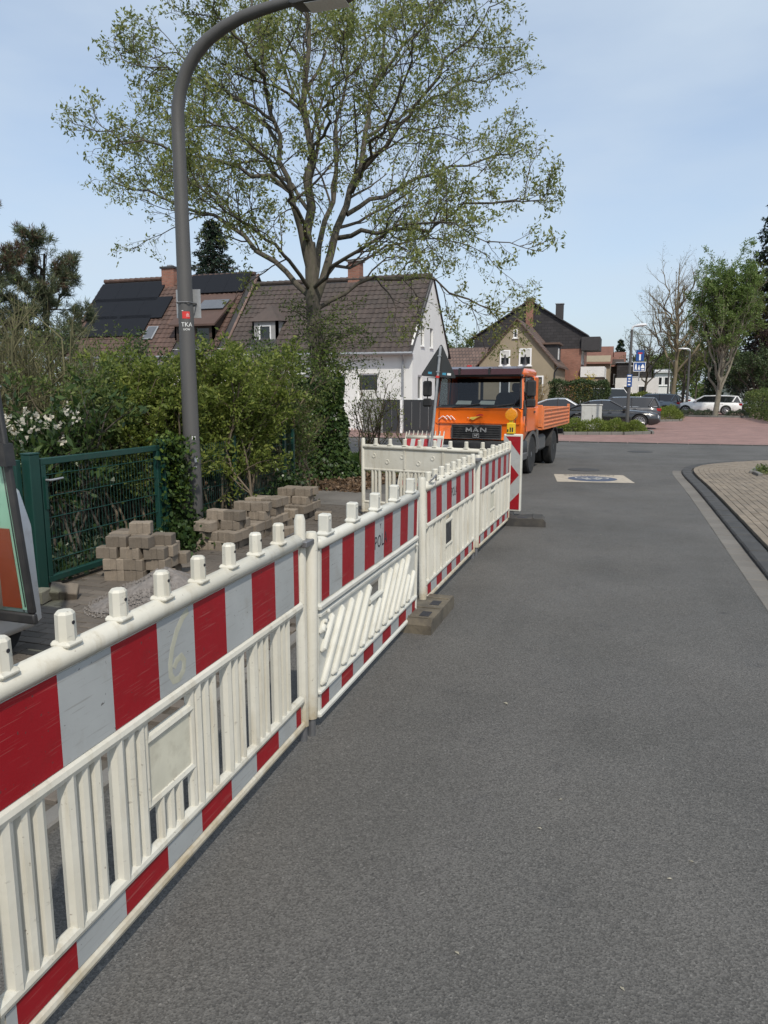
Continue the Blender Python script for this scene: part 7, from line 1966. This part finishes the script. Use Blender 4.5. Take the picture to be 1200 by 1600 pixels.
pine('dark pine with tufted needles left of the solar roof', ground_at(78, 20.5), 5.65, 1.15, g3, 0.15)
pine('pine with browned top cut off by the left edge', ground_at(-10, 19.0), 5.9, 1.2, g3, 0.55)
conifer('spruce_tree', 'dark spruce tip rising behind the house ridge', Vector((-31.0, 52.0, 0)), 14.9, 5.2, g3, 'needle_spruce', 24, 10, 0.32, 60)
# right-hand side
crown_tree('street_tree', 'tall fresh green tree with pale forked trunk in front of the white estate', Vector((5.75, 57.3, 0)), 10.6, 1.85, g3, 22, 0.13, 0.02, 9, 6, 3, 42000, 0.14, 'leaf_fresh', 'bark_pale', 0.20, (0.3, 0.65), 0.25, bias=(0, 0, 0))
crown_tree('street_tree', 'tall bare twiggy tree behind the blue signs', Vector((3.45, 70.0, 0)), 13.0, 3.2, g3, 12, 0.28, 0.0, 9, 7, 3, 1200, 0.10, 'leaf_lime', 'twig_dry', 0.22, (0.35, 0.8), 0.2)
crown_tree('street_tree', 'smaller bare tree left of the tall bare one', Vector((1.3, 82.0, 0)), 9.0, 2.8, g3, 10, 0.28, 0.05, 9, 6, 3, 1500, 0.12, 'leaf_lime', 'bark_grey', 0.16, (0.35, 0.8), 0.15)
crown_tree('street_tree', 'budding yellow green tree behind the bare tree', Vector((4.9, 80.0, 0)), 9.5, 2.2, g3, 11, 0.22, 0.0, 8, 6, 3, 5000, 0.14, 'leaf_lime', 'bark_grey', 0.15, (0.3, 0.7), 0.2)
conifer('spruce_tree', 'dark blue-green spruce at the right edge', Vector((12.2, 78.0, 0)), 22.0, 4.0, g3, 'needle_spruce', 28, 11, 0.36, 64)
crown_tree('garden_tree', 'yellow green tree beside the spruce at the right edge', Vector((12.3, 76.0, 0)), 13.5, 3.3, g3, 12, 0.15, 0.0, 9, 6, 3, 14000, 0.2, 'leaf_lime', 'bark_dark', 0.15, (0.3, 0.7), 0.2)
crown_tree('garden_tree', 'dark purple-leaved tree over the right hedge', Vector((12.0, 74.0, 0)), 8.5, 2.2, g3, 11, 0.10, 0.0, 9, 6, 3, 14000, 0.16, 'leaf_purple', 'bark_dark', 0.12, (0.35, 0.8), 0.1)
conifer('cypress_tree', 'slim dark cypress behind the pale forked trunk', Vector((7.35, 76.0, 0)), 8.0, 0.8, g3, 'needle_spruce', 22, 8, 0.22, 50, power=0.6, droop=0.5)
crown_tree('garden_tree', 'dark bushy evergreen between cypress and right hedge', Vector((9.6, 68.0, 0)), 5.2, 2.0, g3, 12, 0.08, 0.0, 9, 6, 2, 9000, 0.17, 'leaf_dark', 'bark_dark', 0.12, (0.4, 0.9), 0.1)
FG = 'far trees closing the side street'
for i, (u, d, h, sp, lm_, lab) in enumerate([(1086, 105, 8.5, 3.0, 'leaf_lime', 'pale budding tree left of the far road end'), (1122, 120, 8.0, 3.2, 'leaf_mid', 'green round tree right of the far road end'), (1100, 170, 12, 4.5, 'leaf_lime', 'hazy pale tree at the very end of the far road'), (1065, 130, 9.5, 3.5, 'leaf_lime', 'pale tree behind the third street lamp'), (1012, 110, 7.0, 2.6, 'leaf_mid', 'round green tree behind the low white building'), (1035, 118, 8.5, 3.0, 'leaf_lime', 'light green tree behind the flat roof corner'), (1150, 105, 6.0, 3.0, 'leaf_mid', 'low green tree behind the grey car'), (1180, 95, 7.5, 3.5, 'leaf_dark', 'dark tree behind the right hedge')]):
    crown_tree('far_tree', lab, ground_at(u, d), h, sp, g3, 9, 0.2, 0.0, 7, 5, 0, 3200, 0.34, lm_, 'bark_grey', None, (0.35, 0.8), 0.15, group=FG)
conifer('spruce_tree', 'small dark spruce behind the orange roofed houses', ground_at(966, 105), 9.2, 2.0, g3, 'needle_spruce', 16, 8, 0.34, 40)
crown_tree('far_tree', 'olive tree showing between white house and beige gable', ground_at(712, 86), 8.6, 2.6, g3, 9, 0.2, 0.0, 7, 5, 0, 3500, 0.28, 'leaf_mid', 'bark_grey', None, (0.35, 0.8), 0.15, group=FG)
crown_tree('far_tree', 'rust brown crown behind the bare trees', ground_at(1004, 125), 8.8, 1.2, g3, 9, 0.2, 0.0, 7, 5, 0, 2200, 0.3, 'needle_brown', 'bark_grey', None, (0.35, 0.8), 0.15, group=FG)

# clipped hedges: dense leaves over twigs
def hedge(label, x0, x1, y0, y1, h, n, leaf, lmat, g, name='hedge', group=None, base=0.0):
    t = thing(name, label, 'hedge', ((x0 + x1) / 2, (y0 + y1) / 2, base), 0, group)
    hx, hy = (x1 - x0) / 2, (y1 - y0) / 2
    # points near the faces, ruffled
    A = np.stack([g.uniform(-hx, hx, n), g.uniform(-hy, hy, n), g.uniform(0.02, h, n)], 1)
    f = g.integers(0, 5, n)
    ruff = lambda a, b: 0.10 * np.sin(a * 3.1 + 1) + 0.08 * np.sin(b * 4.3) + g.normal(size=n) * 0.05
    A[f == 0, 2] = (h + ruff(A[:, 0], A[:, 1]))[f == 0]
    A[f == 1, 1] = (-hy + ruff(A[:, 0], A[:, 2]))[f == 1]
    A[f == 2, 0] = (hx + ruff(A[:, 1], A[:, 2]))[f == 2]
    A[f == 3, 0] = (-hx + ruff(A[:, 1], A[:, 2]))[f == 3]
    leaf_obj('foliage', A, g.uniform(0.6, 1.3, n) * leaf, lmat, g, t, aspect=0.5, bias=(0, -0.2, 0.3))
    k = int(8 + hx * hy * 4)
    b0 = np.stack([g.uniform(-hx, hx, k) * .9, g.uniform(-hy, hy, k) * .9, np.zeros(k)], 1)
    P = np.stack([b0 + np.array([0, 0, h * 0.9 * e]) + g.normal(size=(k, 3)) * 0.05 * e for e in np.linspace(0, 1, 5)], 1)
    Q, S = sprout(P, np.full((k, 5), 0.02), 6, g, 0.15, (0.5, 1.1), (0.25, 0.5), 0.5, 0.1, 0.15, 4, 0.008)
    tubes_obj('stems', [(P, np.full((k, 5), 0.02), 4), (Q, S, 3)], 'bark_dark', t)
    return t
hedge('tall dark clipped hedge right of the truck bed', -5.9, -1.75, 59.5, 61.2, 2.50, 15000, 0.15, 'leaf_dark', g3)
hedge('clipped green hedge at the right edge of the red paving', 7.95, 9.3, 46.0, 60.0, 1.72, 15000, 0.12, 'leaf_mid', g3)
hedge('low hedge in front of the low white building', -0.4, 2.4, 76, 77.5, 1.5, 4500, 0.16, 'leaf_hedge', g3)
hedge('dark low hedge behind the blue grey estate', 2.0, 3.6, 70.5, 72, 1.3, 3000, 0.16, 'leaf_dark', g3)
PG = 'low shrubs in the planted beds'
def mound(label, x, y, rx, ry, h, n, leaf, lmat, g, group=PG):
    t = thing('low_shrub', label, 'shrub', (x, y, 0.04), 0, group)
    v = unit(g.normal(size=(n, 3))); v[:, 2] = np.abs(v[:, 2]); r = g.uniform(0.75, 1.05, (n, 1))
    A = v * r * np.array([rx, ry, h])
    A += 0.06 * np.sin(A[:, [1, 2, 0]] * 9)
    leaf_obj('foliage', A, g.uniform(0.6, 1.3, n) * leaf, lmat, g, t, aspect=0.5, D=v * 0.8, bias=(0, 0, 0.3), spread=0.6)
    k = 14
    P = np.stack([np.linspace((0, 0, 0), tuple(q * np.array([rx, ry, h]) * 0.9), 5) for q in v[:k]])
    tubes_obj('stems', [(P, np.full((k, 5), 0.01), 4)], 'twig_brown', t)
    return t
for x, y, rx, ry, h, lab in [(-3.15, 33.4, 0.7, 0.8, 0.62, 'low green shrub at the left end of the bed, beside the truck'), (-2.35, 33.2, 0.65, 0.8, 0.58, 'low green shrub left of the utility cabinet'), (-1.45, 33.5, 0.75, 0.8, 0.56, 'low green shrub in front of the utility cabinet'), (-0.65, 33.9, 0.65, 0.75, 0.55, 'low green shrub left of the slim lamp post'), (0.15, 34.2, 0.6, 0.6, 0.46, 'low green shrub at the foot of the slim lamp post')]:
    mound(lab, x, y, rx, ry, h, 2600, 0.075, 'leaf_hedge', g3)
mound('round green shrub behind the tail of the graphite estate', 2.4, 50.0, 0.8, 1.3, 0.85, 2600, 0.10, 'leaf_hedge', g3)
mound('low green shrub before the blue grey estate', 2.6, 56.5, 0.9, 1.5, 0.55, 2400, 0.10, 'leaf_mid', g3)
for i, (x, y) in enumerate([(4.1, 58.6), (5.2, 58.0), (7.3, 57.8)]):
    mound(['low grey shrub at the tip of the tree island', 'low grey shrub left of the pale trunk', 'low grey shrub right of the pale trunk'][i], x, y, 0.8, 0.8, 0.42, 1500, 0.09, 'leaf_grey', g3)
for i, (x, y, w) in enumerate([(-3.6, 62.5, 1.1), (-6.6, 55.0, 0.9)]):
    shrub('dry_shrub' if i else 'flowering_shrub', ['yellow flowering shrub behind the tall dark hedge', 'dry beige grass clump behind the truck cab'][i], (x, y, 0), w, 0.6, [3.2, 2.5][i], [1400, 3500][i], [0.12, 0.3][i], ['flower_yellow', 'dry_grass'][i], g3, 16, smat='twig_dry', low=0.3 if i == 0 else 0.0, aspect=0.5 if i == 0 else 0.08, bias=(0, 0, 0.3 if i == 0 else 1.5))

# small planted corner on the right-hand sidewalk
pc = at_z(1204, 738, 0.08)
mound('small green shrub in a stone-edged bed at the right edge of the sidewalk', pc.x + 0.25, pc.y, 0.55, 0.5, 0.22, 1500, 0.05, 'leaf_mid', g3)
bed_kerb([(pc.x - 0.30, pc.y - 0.7), (pc.x - 0.35, pc.y), (pc.x - 0.2, pc.y + 0.6), (pc.x + 0.5, pc.y + 0.9)], 'bed_kerb')
# the wooded skyline far behind the side street
gw_ = np.random.default_rng(41)
n = 26000
xw = gw_.uniform(-60, 95, n); yw = gw_.uniform(215, 240, n)
hw = 8.0 + 3.0 * np.sin(xw * 0.21) + 2.0 * np.sin(xw * 0.53 + 1) + 1.2 * np.sin(xw * 1.3)
A = np.stack([xw, yw, gw_.random(n) ** 0.7 * hw], 1)
tag(leaf_obj('far_wood', A, gw_.uniform(0.5, 1.2, n), 'leaf_mid', gw_, None, aspect=0.7), 'far-off belt of trees closing the skyline behind the side street', 'wood', kind='stuff')
